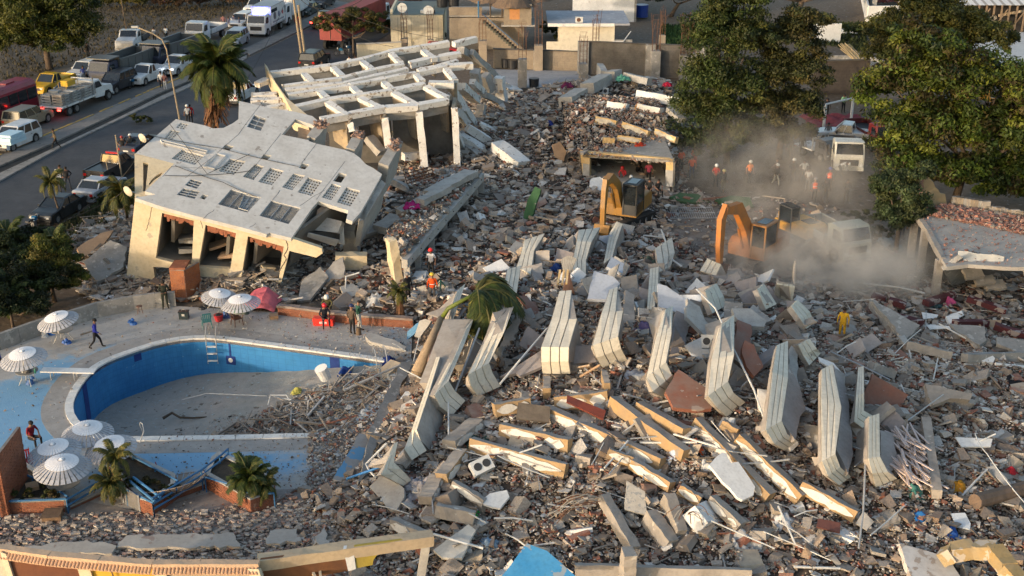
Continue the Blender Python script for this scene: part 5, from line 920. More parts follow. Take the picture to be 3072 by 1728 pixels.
while cnt<280:
 x,y=UN(lo_[0],hi_[0]),UN(lo_[1],hi_[1])
 if not inside([x],[y],zone2)[0]or not clear_of(x,y):continue
 if RN()>(.35+.65*math.exp(-(y-40)/18))*(1 if x<g(2550,1100).x else.35):continue
 s=UN(.45,1.0)*(1.0 if RN()<.85 else 1.35);k,mi,me=CHS[random.randrange(12)*5+random.choices(range(5),[30,24,8,10,14])[0]]
 o=link('concrete_chunk',me,None,None,(x,y,H(x,y)+s*.12),(random.gauss(0,.35),random.gauss(0,.35),UN(0,6.28)));o.scale=(s,s,s)
 kind_=['grey','brown','brick red','white','tan'][mi];tag(o,('large ' if s>.85 else('small ' if s<.6 else ''))+kind_+' masonry chunk '+near_mark(o.location),'masonry chunk',kind_+' masonry chunks in the rubble');cnt+=1
# ================================================================ POOLSIDE
WMET=mat('cream_metal',(.52,.49,.43),(.42,.40,.36),4,.5,0)
REED=mat('umbrella_slat',(.50,.50,.52),(.36,.36,.39),3,.8,.1,world=False,spots=[(.28,.28,.30)],spot_scale=4,spot_at=.68)
REEDW=mat('umbrella_cap',(.80,.80,.82),(.70,.70,.73),3,.8,.1,world=False)
def sector(r0,r1,z0,z1,a0,a1,th):
 v=[(r0*cos(a0),r0*sin(a0),z0),(r1*cos(a0),r1*sin(a0),z1),(r1*cos(a1),r1*sin(a1),z1),(r0*cos(a1),r0*sin(a1),z0)]
 return v+[(x,y,z-th)for x,y,z in v],[(3,2,1,0),(4,5,6,7),(0,1,5,4),(1,2,6,5),(2,3,7,6),(3,0,4,7)]
def make_umbrella(label,group=None):
 t=thing('umbrella',label,'umbrella',group='slatted white umbrellas by the pool');n=30;da=2*math.pi/n;first=[None,None]
 for lay,(r0,r1,z0,z1,m,gap)in enumerate(((.50,1.0,.30,.02,REED,.72),(.14,.58,.44,.325,REEDW,.88))):
  vs,fs=sector(r0,r1,z0,z1,-da*gap/2,da*gap/2,.012);me=bpy.data.meshes.new('slat');me.from_pydata(vs,[],fs);me.materials.append(m)
  for i in range(n):link('slat',me,None,t,(0,0,0),(0,0,i*da))
 mb=MB();mb.cyl((0,0,.40),.17,.05,20,0,r2=.10);mb.build('cap',REED,t)
 mb=MB();mb.cyl((0,0,.46),.09,.05,14,0,r2=.03);mb.build('finial',REEDW,t)
 mb=MB()
 for i in range(0,n,2):
  a=(i+.5)*da;mb.tube([(.12*cos(a),.12*sin(a),.40),(.98*cos(a),.98*sin(a),.0)],.010,4)
 mb.tube([(.98*cos(a),.98*sin(a),.005)for a in np.linspace(0,2*math.pi,31)],.010,4,cap=False);mb.build('rib_ring',WMET,t)
 return t
UM=[('slatted umbrella over the table nearest the curved wall, tilted toward the pool',(171,942),(190,1003),2.15,123),('slatted umbrella at the left edge above the table crowded with bottles',(68,1053),(78,1122),2.2,137),('slatted umbrella behind, half hidden by the brighter one by the pink cover',(657,872),(672,932),2.2,111),('slatted umbrella beside the pink cover with a white rag on its rim',(720,890),(728,958),2.1,120),('slatted umbrella overhanging the pool corner, highest of the front cluster',(260,1275),(272,1352),2.3,152),('slatted umbrella with a paper on its top, leftmost of the front cluster',(160,1332),(172,1404),2.3,158),('slatted umbrella behind the small palm in the front cluster',(330,1322),(338,1388),2.1,154),('slatted umbrella in front of all, above the cluttered round table',(184,1380),(196,1470),2.3,170)]
proto=make_umbrella(UM[0][0])
PROTO_UM=proto
for i,(lb,cpx,fpx,h,wpx)in enumerate(UM):
 o=proto if i==0 else copy_tree(proto);o['label']=lb
 c=g(*cpx,h);foot=g(*fpx,.06);r=wpx/2/(FPX/c.y*CP)*.98;r=wpx/2/FPX*(ray(*cpx).length**0)*((c.y*CP)+(CAM_H-h)*SP)
 o.location=c-V3((0,0,.45));o.scale=(r,r,r*.95);o.rotation_euler=(R(UN(2,7)),R([-9,-4,6,-3,3,-4,-5,2][i]),UN(0,.2))
 top=c-V3((0,0,.45));p=MB().tube([V3((0,0,.3)),V3(((foot-top).x/r,(foot-top).y/r,(foot-top).z/(r*.95)))],.026,8).build('pole',WMET,o)
 p.rotation_euler=o.rotation_euler.to_matrix().inverted().to_euler()
o=copy_tree(proto);o['label']='umbrella lying upside down on the deck like a shallow brown bowl';del o['group'];c=g(520,1445,.75);o.location=c;o.scale=(1.35,1.35,1.2);o.rotation_euler=(R(180-16),R(-12),0)
brownr=mat('umbrella_brown',(.38,.31,.26),(.28,.23,.19),3,.8,.1,world=False)
for ch in list(o.children):
 if ch.name.startswith('pole'):bpy.data.objects.remove(ch);continue
 if ch.name.startswith('slat'):ch.data=bpy.data.meshes.get(ch.data.name)if 0 else ch.data
 for s_ in ch.material_slots:s_.link='OBJECT';s_.material=brownr
CH_M={'teal':paint('plastic_teal',(.03,.16,.18)),'red':paint('plastic_red',(.35,.02,.03)),'brown':paint('plastic_brown',(.14,.07,.05)),'green':paint('plastic_green',(.02,.16,.07)),'blue':paint('plastic_blue',(.02,.10,.35))}
def chair(label,x,y,rz,c,tip=None,z=.06):
 t=thing('plastic_chair',label,'chair',g(x,y,z),rz);m=CH_M[c]
 MB().box(-.24,.24,-.22,.22,.40,.44,tx=-.03).build('seat',m,t)
 mb=MB()
 for k in range(5):mb.box(-.22+k*.095,-.22+k*.095+.065,.2,.235,.46,.88)
 mb.box(-.24,.24,.195,.24,.86,.93);mb.box(-.24,.24,.195,.24,.42,.48);mb.build('backrest',m,t)
 for sx in(-1,1):
  MB().tube([(sx*.25,-.2,.42),(sx*.27,-.2,.66),(sx*.27,.1,.68),(sx*.25,.22,.72)],.022,6).build('arm',m,t)
  for sy in(-1,1):MB().tube([(sx*.22,sy*.19,.41),(sx*.26,sy*.24,0)],.025,6).build('leg',m,t)
 if tip:t.rotation_euler=tip
 return t
def rtable(label,x,y,m,r=.6,h=.72):
 t=thing('round_table',label,'table',g(x,y,.06));mb=MB();mb.cyl((0,0,h-.03),r,.03,24);mb.build('table_top',m,t)
 for k in range(4):
  a=k*math.pi/2+.6;MB().tube([(r*.55*cos(a),r*.55*sin(a),h-.03),(r*.5*cos(a),r*.5*sin(a),.35),(r*.85*cos(a),r*.85*sin(a),0)],.018,6).build('leg',WMET,t)
 return t
TT=mat('table_dusty',(.26,.245,.22),(.2,.19,.17),2,.8,.1)
rtable('dusty round table under the umbrella nearest the curved wall',190,1024,TT);rtable('round table crowded with bottles at the left edge',86,1150,TT,.55);rtable('round table behind the red bucket',672,945,TT,.55)
rtable('round table with cream legs by the pink cover',728,965,TT,.62);rtable('cluttered round table under the front umbrella',198,1490,TT,.68)
def small(label,name,cat,x,y,z,builder,m,rz=0.0,s=1.0):
 mb=MB();builder(mb);o=mb.build(name,m,loc=g(x,y,z),rot=(0,0,rz));o.scale=(s,s,s);return tag(o,label,cat)
def bottle(mb):mb.cyl((0,0,0),.04,.2,8);mb.cyl((0,0,.2),.04,.06,8,r2=.015);mb.cyl((0,0,.26),.015,.05,8)
def bag(mb):
 for k in range(3):mb.cyl((UN(-.1,.1),UN(-.1,.1),k*.1),.22-k*.05,.12,8,r2=.16-k*.05)
def carton(mb):mb.box(-.3,.3,-.2,.2,0,.3);mb.box(-.3,.3,-.34,-.2,.28,.3);mb.box(-.3,.3,.2,.3,.27,.29)
CTN=MATS['tan_board']
for i,(lb,x,y,c)in enumerate([('white bottle on the crowded left table, leftmost',68,1118,(.6,.6,.6)),('black bottle on the crowded left table',90,1112,(.02,.02,.02)),('green bottle at the right of the crowded left table',106,1120,(.02,.2,.12)),('white bottle standing on the table by the curved wall',176,1000,(.6,.55,.5)),('pale bottle on the table under the front umbrella',193,1448,(.5,.55,.6))]):
 small(lb,'bottle','bottle',x,y,.78,bottle,paint('bottle%d'%i,c))
for i,(lb,x,y,z,c)in enumerate([('black bag on the crowded left table',80,1118,.78,(.02,.02,.025)),('blue bag under the table by the curved wall',200,1030,.06,(.01,.10,.40)),('blue bag under the left edge table',92,1148,.06,(.01,.09,.30)),('black rubbish bag behind the rear umbrella table',612,925,.06,(.015,.015,.018)),('green bag on the table by the pink cover',708,938,.78,(.02,.14,.07)),('dark green bag on the table beside the green one',735,942,.78,(.01,.03,.02)),('blue bag on the floor by the chair and bucket',675,950,.06,(.01,.08,.30)),('white rag heap left of the front table',140,1445,.5,(.6,.6,.62)),('small blue bag left of the curved wall table',155,1003,.06,(.01,.12,.42)),('white scrap beside the small blue bag',136,1010,.06,(.6,.6,.6)),('blue cloth lump lying on the open deck',397,972,.06,(.01,.12,.42))]):
 small(lb,'rag_bundle' if 'rag' in lb or 'scrap' in lb or 'lump' in lb else 'plastic_bag','bag',x,y,z,bag,paint('bag%d'%i,c,.6))
chair('teal plastic chair facing the pool ladder',622,983,R(200),'teal');chair('red plastic chair beside the blue railing',82,1412,R(30),'red');chair('red chair tipped over behind the right planter rail',445,1402,0,'red',(R(95),R(20),R(40)),.35)
chair('brown chair by the red cover table',712,975,R(40),'brown')
def stool(mb):
 mb.cyl((0,0,.42),.17,.04,12)
 for k in range(3):a=k*2.1;mb.tube([(.1*cos(a),.1*sin(a),.42),(.17*cos(a),.17*sin(a),0)],.018,6)
small('small brown stool against the curved wall','stool','stool',420,940,.06,stool,CH_M['brown'])
bk=thing('bucket','red bucket with a black bag in it beside the teal chair','bucket',g(657,962,.06));MB().cyl((0,0,0),.2,.36,16,r2=.27).build('pail',paint('bucket_red',(.5,.02,.03)),bk);MB().cyl((0,0,.33),.25,.08,10,r2=.12).build('bag',paint('bag_b',(.01,.01,.012)),bk)
cr=thing('crate','dark green lidded crate with a pale label standing on the deck','crate',g(553,955,.06));mb=MB();mb.box(-.25,.25,-.18,.18,0,.4,tx=-.04);mb.build('box',paint('crate_dark',(.015,.03,.035)),cr);MB().box(-.28,.28,-.2,.2,.4,.45).build('lid',paint('crate_dark',(.015,.03,.035)),cr);MB().box(-.08,.08,-.19,-.185,.2,.34).build('label_sticker',WMET,cr);MB().tube([(-.1,0,.45),(-.1,0,.53),(.1,0,.53),(.1,0,.45)],.012,5).build('handle',WMET,cr)
rb=thing('cool_box','long bright red case with a white lettered label at the foot of the brick wall','case',g(972,974,.06),R(-4));RBX=paint('case_red',(.78,.035,.02));mb=MB();mb.box(-.56,.56,-.2,.2,.0,.36,tx=-.01);mb.build('case',RBX,rb);MB().box(-.58,.58,-.22,.22,.36,.44).build('lid',RBX,rb);MB().box(-.2,.2,-.206,-.2,.14,.26).build('label_plate',paint('lab_w',(.8,.75,.72)),rb)
for k in range(2):MB().box(-.16+.0*k,.16-.05*k,-.212,-.207,.165+k*.045,.185+k*.045).build('lettering',paint('lab_r',(.5,.05,.05)),rb)
for sx in(-1,1):MB().tube([(sx*.56,-.1,.2),(sx*.63,-.1,.2),(sx*.63,.1,.2),(sx*.56,.1,.2)],.015,5).build('handle',RBX,rb)
pc=g(790,925,.0);n=12;vs=[]
hull=lambda u,v:(1.25-.35*abs(u)**2)*(1-.75*max(0,abs(v))**2.2)*(1-.55*abs(u)**3)
for j in range(n+1):
 for i in range(n+1):
  u,v=i/n*2-1,j/n*2-1;z=max(0.02,hull(u,v)+.14*noise.noise(V3((u*1.7,v*1.9,3)))+.08*noise.noise(V3((u*4.5,v*4,9))));vs.append((u*.95+v*.22+.1*noise.noise(V3((v*2,u,5))),v*.75,z))
fs=[(j*(n+1)+i,j*(n+1)+i+1,(j+1)*(n+1)+i+1,(j+1)*(n+1)+i)for j in range(n)for i in range(n)]
o=mesh('tarpaulin',vs,fs,mat('pink_tarp',(.55,.13,.16),(.46,.10,.13),1.5,.6,.3,8),smooth=False,loc=pc);o.modifiers.new('t','SOLIDIFY').thickness=.015;tag(o,'pink tarpaulin thrown over a heap beside the umbrella table','tarpaulin')
small('open carton standing right of the pink tarpaulin','cardboard_box','carton',822,955,.06,carton,CTN,.2,.8);small('cardboard box with foil in it on the terrace by the brick wall','cardboard_box','carton',160,1560,.08,carton,mat('carton_brown',(.20,.13,.085)),.1,1.25);small('brown carton lying in the left planter','cardboard_box','carton',98,1468,.72,carton,CTN,.5,.8)
for lb,x,y,full in(('steel pool ladder with white treads on the far wall',634,1020,1),('bent pool ladder half buried by rubble',1145,1092,1)):
 lad=thing('pool_ladder',lb,'ladder',g(x,y,.1),0 if x<1000 else R(20))
 for sx in(-.27,.27):MB().tube([(sx,.75,-.02),(sx,.75,.5),(sx,.6,.72),(sx,.25,.7),(sx,-.06,.4),(sx,-.12,-.2),(sx,-.12,-1.35)],.028,8).build('rail',STEEL,lad)
 for k in range(3):MB().box(-.27,.27,-.2,-.06,-.35-.42*k,-.31-.42*k).build('tread',WHT if 0 else WB,lad)
hr=thing('handrail','curved dark handrail at the near end of the white coping','handrail',g(425,1318,.1));MB().tube([(-.05,.5,-.02),(-.15,.45,.55),(-.05,.3,.72),(.12,.05,.75),(.2,-.15,.5),(.0,-.3,-.02)],.025,8).build('rail',STEEL,hr)
A,B=g(125,1108,.55),g(285,1112,.5);db=thing('diving_board','white diving board reaching over the left edge of the pool','diving board',(A+B)/2);d=(B-A);vs,fs=obox(A-db.location,B-db.location,.5,.06);mesh('board',vs,fs,WPL,db)
for u in(.18,.62):
 for s_ in(-.2,.2):p=A.lerp(B,u)-db.location;MB().tube([p+V3((0,s_,-.05)),p+V3((0,s_,-.5))],.03,6).build('leg',STEEL,db)
def brick_wall(parent,a,b,h,z0=0.0,name='bricks',m=None,th=.12,bl=.24,bh=.075,jit=.006,seed=5):
 """a wall face of separate bricks with open joints over a mortar core"""
 rng=random.Random(seed);a,b=V3(a),V3(b);L_=(b-a).length;d=(b-a)/L_;n=V3((d.y,-d.x,0));mb=MB();rows=int(h/bh)
 for r in range(rows):
  x=-(r%2)*bl/2
  while x<L_:
   x0,x1=max(0,x)+.006,min(L_,x+bl)-.006
   if x1-x0>.03:
    j=rng.uniform(-jit,jit*2);p=a+d*x0+n*(.012+j)+V3((0,0,z0+r*bh+.005));q=a+d*x1+n*(.012+j)+V3((0,0,z0+r*bh+.005));k=-n*(th*.5)
    mb.add([p,q,q+k,p+k,p+UPV*(bh-.012),q+UPV*(bh-.012),q+k+UPV*(bh-.012),p+k+UPV*(bh-.012)],[(0,1,5,4),(1,2,6,5),(3,0,4,7),(4,5,6,7),(0,3,2,1)])
   x+=bl
 tag(mb.build(name,m or BRK,parent),kind='stuff')
 mb=MB();mb.prism([a+V3((0,0,z0)),b+V3((0,0,z0)),b+V3((0,0,z0+h)),a+V3((0,0,z0+h))],-n*th);mb.build('mortar_core',mat('mortar',(.28,.24,.21),(.2,.17,.15),3),parent)
def planter(label,pts,h,cap=True):
 """pts: ground outline (counter-clockwise seen from above); bricks on every side, concrete lip, soil"""
 P=[g(x,y,0)for x,y in pts];c=sum(P,V3())/len(P);t=thing('brick_planter',label,'planter',c);Q=[p-c for p in P];n=len(Q)
 ar=sum(Q[i].x*Q[(i+1)%n].y-Q[(i+1)%n].x*Q[i].y for i in range(n))
 if ar<0:Q.reverse()
 for i in range(n):brick_wall(t,Q[i],Q[(i+1)%n],h,seed=i)
 inn=[]
 for i in range(n):
  e0=(Q[i]-Q[i-1]).normalized();e1=(Q[(i+1)%n]-Q[i]).normalized();nn=V3((-e0.y-e1.y,e0.x+e1.x,0));inn.append(Q[i]+nn/max(.3,nn.length**2)*2*.2)
 for i in range(n):
  j=(i+1)%n;mb=MB();mb.prism([Q[i]+UPV*(h+.06),Q[j]+UPV*(h+.06),inn[j]+UPV*(h+.06),inn[i]+UPV*(h+.06)],V3((0,0,-.06)));mb.build('lip',CONC2,t)
 mb=MB();mb.prism([p*.98+UPV*(h-.06)for p in inn],V3((0,0,-.1)));mb.build('soil',mat('soil',(.05,.038,.028),(.08,.06,.04),3,bump=.8,bscale=12),t)
 return t,P
P1=planter('brick planter full of weeds at the lower left corner',[(10,1410),(14,1548),(206,1540),(196,1500),(40,1398)],.62)
P2=planter('brick planter with tall fronds left of the open stairs',[(330,1440),(375,1395),(532,1470),(532,1500),(462,1555),(425,1545)],.75)
P3=planter('wedge shaped brick planter with the dark green palm bush',[(640,1418),(662,1400),(826,1480),(826,1522),(755,1548),(620,1470)],.75)
tall=thing('brick_pillar','tall brick pillar with a pipe at the left edge','pillar',g(-20,1560,0));p0,p1=g(-60,1560,0)-tall.location,g(28,1560,0)-tall.location
brick_wall(tall,p0,p1,3.0,seed=8);brick_wall(tall,p1,p1+V3((0,2.4,0)),3.0,seed=9);MB().tube([p1+V3((-.3,-.15,0)),p1+V3((-.35,-.15,3.6))],.05,8).build('pipe',STEEL,tall)
low=thing('brick_kerb','low brick kerb closing the opening between the planters','kerb',g(270,1530,0));a,b=g(205,1537,0)-low.location,g(332,1478,0)-low.location;brick_wall(low,a,b,.22,seed=3);vs,fs=obox(a+UPV*.28+V3((0,.1,0)),b+UPV*.28+V3((0,.1,0)),.26,.06);mesh('lip',vs,fs,CONC2,low)
low2=thing('brick_kerb','low brick kerb right of the long blue railing','kerb',g(590,1500,0));a,b=g(532,1500,0)-low2.location,g(620,1468,0)-low2.location;brick_wall(low2,a,b,.3,seed=4);vs,fs=obox(a+UPV*.36+V3((0,.1,0)),b+UPV*.36+V3((0,.1,0)),.26,.06);mesh('lip',vs,fs,CONC2,low2)
low3=thing('brick_kerb','broken brick edge running toward the rubble on the terrace','kerb',g(900,1490,0))
for q0,q1 in(((826,1520),(885,1480)),((885,1480),(985,1475))):brick_wall(low3,g(*q0)-low3.location,g(*q1)-low3.location,.2,seed=int(q0[0]))
bw=thing('brick_wall','low red brick wall along the back of the pool deck','wall',g(1000,965,0))
for q0,q1 in(((834,945),(900,952)),((900,952),(1045,972)),((1045,972),(1240,985))):brick_wall(bw,g(*q0,.06)-bw.location,g(*q1,.06)-bw.location,.48,seed=int(q0[0]));vs,fs=obox(g(*q0,.06)-bw.location+V3((0,.16,.58)),g(*q1,.06)-bw.location+V3((0,.16,.58)),.36,.1,jag=.02,seg=6);mesh('capstone',vs,fs,mat('cap_brown',(.24,.17,.14),(.3,.26,.23),2),bw)
bp2=thing('brick_pillar','orange brick pillar end standing at the foot of the tilted wing','pillar',g(545,905,0));q=g(545,912,0)-bp2.location
for a,b in(((-.5,0,0),(.35,-.1,0)),((.35,-.1,0),(.9,1.2,0)),((-.5,1.3,0),(-.5,0,0))):brick_wall(bp2,V3(a),V3(b),2.0,seed=2,m=mat('brick_orange',(.38,.14,.055),(.28,.10,.05),2,.9,.3))
MB().box(-.5,.4,-.05,1.2,1.98,2.12).build('capstone',BRK,bp2)
cw=thing('curved_wall','curved grey rendered wall along the left side of the deck','wall',g(200,985,0));path=[g(*p,0)for p in[(-500,1165),(-120,1080),(0,1052),(60,1030),(115,1010),(165,995),(217,979),(295,954),(404,933),(470,925),(530,920)]]
for i,(p,q)in enumerate(zip(path,path[1:])):vs,fs=obox(p-cw.location+UPV*.95,q-cw.location+UPV*.95-(q-p).normalized()*.02,.22,1.1);mesh('wall_panel',vs,fs,GREY,cw)
gt=thing('louvred_gate','pair of grey louvred gate panels on the walkway','gate',g(375,1540,0))
for(x0,y0),(x1,y1)in(((333,1478),(372,1512)),((380,1516),(422,1545))):
 a,b=g(x0,y0,0)-gt.location,g(x1,y1,0)-gt.location;d=(b-a)
 for p in(a,b):MB().box(p.x-.03,p.x+.03,p.y-.03,p.y+.03,0,.95).build('frame_post',STEEL,gt)
 for k in range(16):vs,fs=obox(a+UPV*(.08+k*.055),b+UPV*(.08+k*.055),.035,.03);mesh('slat',vs,fs,mat('louvre',(.26,.25,.24),(.2,.19,.18),3),gt)
def railing(label,pts,hs=(.35,.65,.95),z0=.06,r=.045):
 P=[g(x,y,0)for x,y in pts];c=P[0].copy();t=thing('blue_railing',label,'railing',c)
 for h in hs:MB().tube([p-c+UPV*(z0+h)for p in P],r,8).build('rail',BLUE,t)
 for i,(a,b)in enumerate(zip(P,P[1:])):
  k=max(1,int((b-a).length/1.5))
  for j in range(k+(1 if i==len(P)-2 else 0)):p=a.lerp(b,j/k)-c;MB().tube([p+UPV*z0,p+UPV*(z0+hs[-1])],.03,6).build('post',BLUE,t)
railing('blue railing along the left planter and round its corner',[(30,1440),(180,1515),(210,1535)],(.72,),.0);railing('blue railing in front of the left planter',[(14,1550),(206,1542)],(.72,),.0);railing('blue railing from the left planter to the small palm',[(206,1545),(318,1480)],(.45,.72),.0)
railing('blue railing on the middle planter',[(405,1420),(540,1495),(465,1562),(385,1520)],(.84,),.0);railing('three bar blue railing rising to the dark palm bush',[(465,1562),(610,1475),(665,1432),(690,1410)],(.55,.8,1.05),.0);railing('blue railing on the right wedge planter',[(620,1480),(690,1502),(750,1530),(826,1530)],(.8,),.0)
for i,(a,b)in enumerate([((385,1440),(465,1505)),((400,1432),(480,1492))]):pole(['blue and white bar lying over the middle planter','sky blue bar lying over the middle planter'][i],[(*a,.95),(*b,.95)],.06,[BLUE,mat('blue_light',(.10,.30,.55))][i])
for lb,pts in(('largest flat sheet of rendered brickwork on the lower terrace',[(380,1606),(700,1598),(722,1640),(350,1642)]),('flat sheet of rendered brickwork at the lower left',[(60,1642),(260,1620),(350,1637),(335,1660),(120,1655)]),('small flat sheet of brickwork near the cream beam',[(810,1592),(890,1586),(905,1622),(800,1632)]),('upright grey plaster flap by the cream beam',[(945,1610),(975,1575),(985,1640),(960,1650)])):
 S(lb,pts,.32,0,.04,.12,mat('render_sheet',(.42,.39,.35),(.36,.33,.295),1.2,.9,.2,spots=[(.28,.22,.19)],spot_scale=2,spot_at=.66),'brickwork_sheet','wall piece',ragged=.1,step=.25)
RD=3.0
q0,q1=g(0,1645,RD),g(770,1695,RD);cwall=thing('coloured_wall','garden wall painted in brown, yellow and cream bays under a ridge of clay tiles','wall',g(400,1900,0))
def cp_(o):o.parent=cwall;o.matrix_parent_inverse=Matrix.Translation(-cwall.location);return o
TW=plane3(g(0,1660,RD),g(770,1705,RD),g(90,1900,RD-2.4)+V3((0,0,0)))
def V(x,y,d=0.0):return on(TW,x,y)-TW[1]*d
top=[(-60,1655),(0,1658),(150,1680),(300,1694),(460,1706),(600,1705),(778,1706)]
BAYS=[('cream_bay',[(-60,1640),(10,1662),(75,1900),(-60,1900)],mat('bay_cream',(.55,.48,.36),(.47,.41,.31),1.2)),('brown_bay',[(18,1663),(232,1686),(300,1900),(88,1900)],mat('bay_brown',(.17,.065,.03),(.13,.05,.028),.8)),('yellow_bay',[(262,1688),(462,1702),(540,1900),(330,1900)],mat('bay_yellow',(.62,.37,.04),(.54,.33,.05),.8,spots=[(.35,.25,.08)],spot_scale=1.2,spot_at=.7)),('tan_bay',[(488,1702),(745,1708),(800,1900),(560,1900)],mat('bay_tan',(.40,.33,.24),(.33,.27,.20),.8))]
for nm,pts,m_ in BAYS:mb=MB();mb.prism([V(*p,.12)for p in pts],-TW[1]*.15);cp_(mb.build(nm,m_))
PIL=mat('pilaster_cream',(.66,.55,.38),(.58,.48,.34),1.2)
for pts in([(0,1655),(18,1663),(92,1900),(70,1900)],[(225,1685),(262,1688),(335,1900),(296,1900)],[(455,1702),(490,1704),(566,1900),(528,1900)],[(742,1706),(775,1708),(840,1900),(795,1900)]):mb=MB();mb.prism([V(*p,.0)for p in pts],-TW[1]*.3);cp_(mb.build('pilaster',PIL))
RT=mat('ridge_tile',(.52,.32,.20),(.42,.26,.17),3,.85,.2);RM=mat('ridge_mortar',(.55,.38,.25),(.47,.34,.24),2)
ctr=[V3(p)for p in top];P3d=[g(p.x,p.y-13,RD)for p in ctr]
for a,b in zip(P3d,P3d[1:]):vs,fs=obox(a+UPV*.10,b+UPV*.10,.30,.14,jag=.01,seg=4);cp_(mesh('ridge_bed',vs,fs,RM))
nt_=0
for a,b in zip(P3d,P3d[1:]):
 L_=(b-a).length;d=(b-a)/L_;n_=V3((d.y,-d.x,0));k=max(1,int(L_/.125))
 for i in range(k):
  p=a+d*(L_*(i+.5)/k);mb=MB();j=UN(-.008,.008)
  prof=[(cos(t)*.058,sin(t)*.058)for t in np.linspace(0,math.pi,6)];vs=[p+d*x+UPV*(z+.0+j)+n_*(.06)for x,z in prof]+[p+d*x*1.1+UPV*(z*1.1-.20+j)+n_*(.34)for x,z in prof]
  fs=[(q_,q_+1,q_+7,q_+6)for q_ in range(5)]+[(5,4,3,2,1,0),(6,7,8,9,10,11),(0,6,11,5)];mb.add(vs,fs);cp_(mb.build('tile',RT));nt_+=1
crack(V,[(325,1692),(340,1728),(352,1760)],.05,par=cp_)
B0,B1=g(775,1672,RD),g(1298,1598,RD-.2);c=(B0+B1)/2;bb=thing('broken_beam_wall','broken end of the coloured wall with a long cream beam over a yellow panel','wall',c)
vs,fs=obox(B0-c,B1-c,.5,.42,jag=.02,seg=8);mesh('cream_beam',vs,fs,mat('beam_cream2',(.50,.39,.26),(.42,.33,.23),1.2),bb)
Vp=plane3(B0+V3((0,-.2,0)),B1+V3((0,-.2,0)),B0+V3((.3,-.4,-2.5)))
mb=MB();mb.prism([on(Vp,*p)-c for p in((1062,1640),(1282,1610),(1240,1630),(1150,1640),(1120,1680),(1118,1695),(1070,1705))],V3((0,.12,0)));mb.build('yellow_panel',mat('panel_yellow',(.42,.31,.05),(.36,.27,.06),1),bb)
mb=MB();mb.prism([on(Vp,*p)-c for p in((780,1680),(1030,1648),(1048,1712),(900,1740),(800,1760))],V3((0,.12,0)));mb.build('brown_panel',mat('panel_brown',(.20,.085,.035),(.12,.055,.03),1),bb)
mb=MB();mb.prism([on(Vp,*p)-V3((0,.04,0))-c for p in((1030,1645),(1060,1642),(1068,1705),(1045,1712))],V3((0,.2,0)));mb.build('pilaster',WPL,bb)
vs,fs=obox(g(1282,1605,RD-.3)-c,g(1262,1740,.8)-c,.3,.35,up=V3((0,-1,0)),jag=.02,seg=4);mesh('post',vs,fs,CONC2,bb)
frp=thing('timber_lattice','cream timber frame with a slatted end leaning behind the brown wall bay','frame',g(850,1780,1.2));A=frp.location
for p,q in(((760,1728),(935,1695)),((930,1695),(948,1735)),((958,1690),(962,1735)),((935,1696),(962,1688))):vs,fs=obox(g(*p,2.2)-A,g(*q,2.2)-A,.09,.09);mesh('timber',vs,fs,PIL,frp)
pts=[(2815,1655,1.2),(2850,1638,1.6),(2920,1628,1.8),(2985,1632,2.0),(3030,1690,1.9),(3090,1760,1.5)];P=[g(x,y,z)for x,y,z in pts];c=P[2].copy();ab=thing('arched_beam','cracked ochre beam bent like an arch in the bottom right corner','beam',c)
for a,b in zip(P,P[1:]):vs,fs=obox(a-c,b-c,.6,.55,jag=.02,seg=3);mesh('beam_length',vs,fs,mat('arch_ochre',(.36,.25,.11),(.33,.26,.16),1.2,spots=[(.42,.37,.31)],spot_scale=1.4,spot_at=.55),ab)
# ================================================================ VEHICLES
TYRE=mat('tyre',(.018,.018,.018),(.03,.03,.03),5,.9,.1,world=False);RIM=mat('rim',(.30,.30,.31),(.2,.2,.2),5,.4,0,metal=.6,world=False);GLS=glassm();BLK=paint('black_trim',(.02,.02,.022),.6)
HL=paint('head_lamp',(.75,.75,.72),.2);TL=mat('tail_lamp',(.45,.01,.01),(.4,.01,.01),5,.3,0,world=False);TLON=mat('tail_lamp_lit',(.8,.02,.02),(.8,.02,.02),5,.3,0,world=False,emit=((1,.03,.02),7))
HLON=mat('head_lamp_lit',(.8,.85,1),(.8,.85,1),5,.3,0,world=False,emit=((.8,.88,1),9));BLON=mat('blue_beacon',(.1,.1,1),(.1,.1,1),5,.3,0,world=False,emit=((.10,.12,1),25))
def wheel(t,x,y,r=.34,w_=.24):
 e=bpy.data.objects.new('wheel',None);COL.objects.link(e);e.parent=t;e.location=(x,y,r);e.empty_display_size=.1;s=1 if y>0 else-1
 MB().cyl((0,-w_/2,0),r,w_,16,0,'y').build('tyre',TYRE,e)
 mb=MB();mb.cyl((0,s*w_/2-(.0 if s>0 else.02),0),r*.58,.02,12,0,'y')
 for k in range(5):a=k*2*math.pi/5;mb.box(r*.3*cos(a)-.02,r*.3*cos(a)+.02,s*w_/2-.01+s*.02-.008,s*w_/2+s*.03-.008,r*.3*sin(a)-.02,r*.3*sin(a)+.02)
 mb.build('rim',RIM,e)
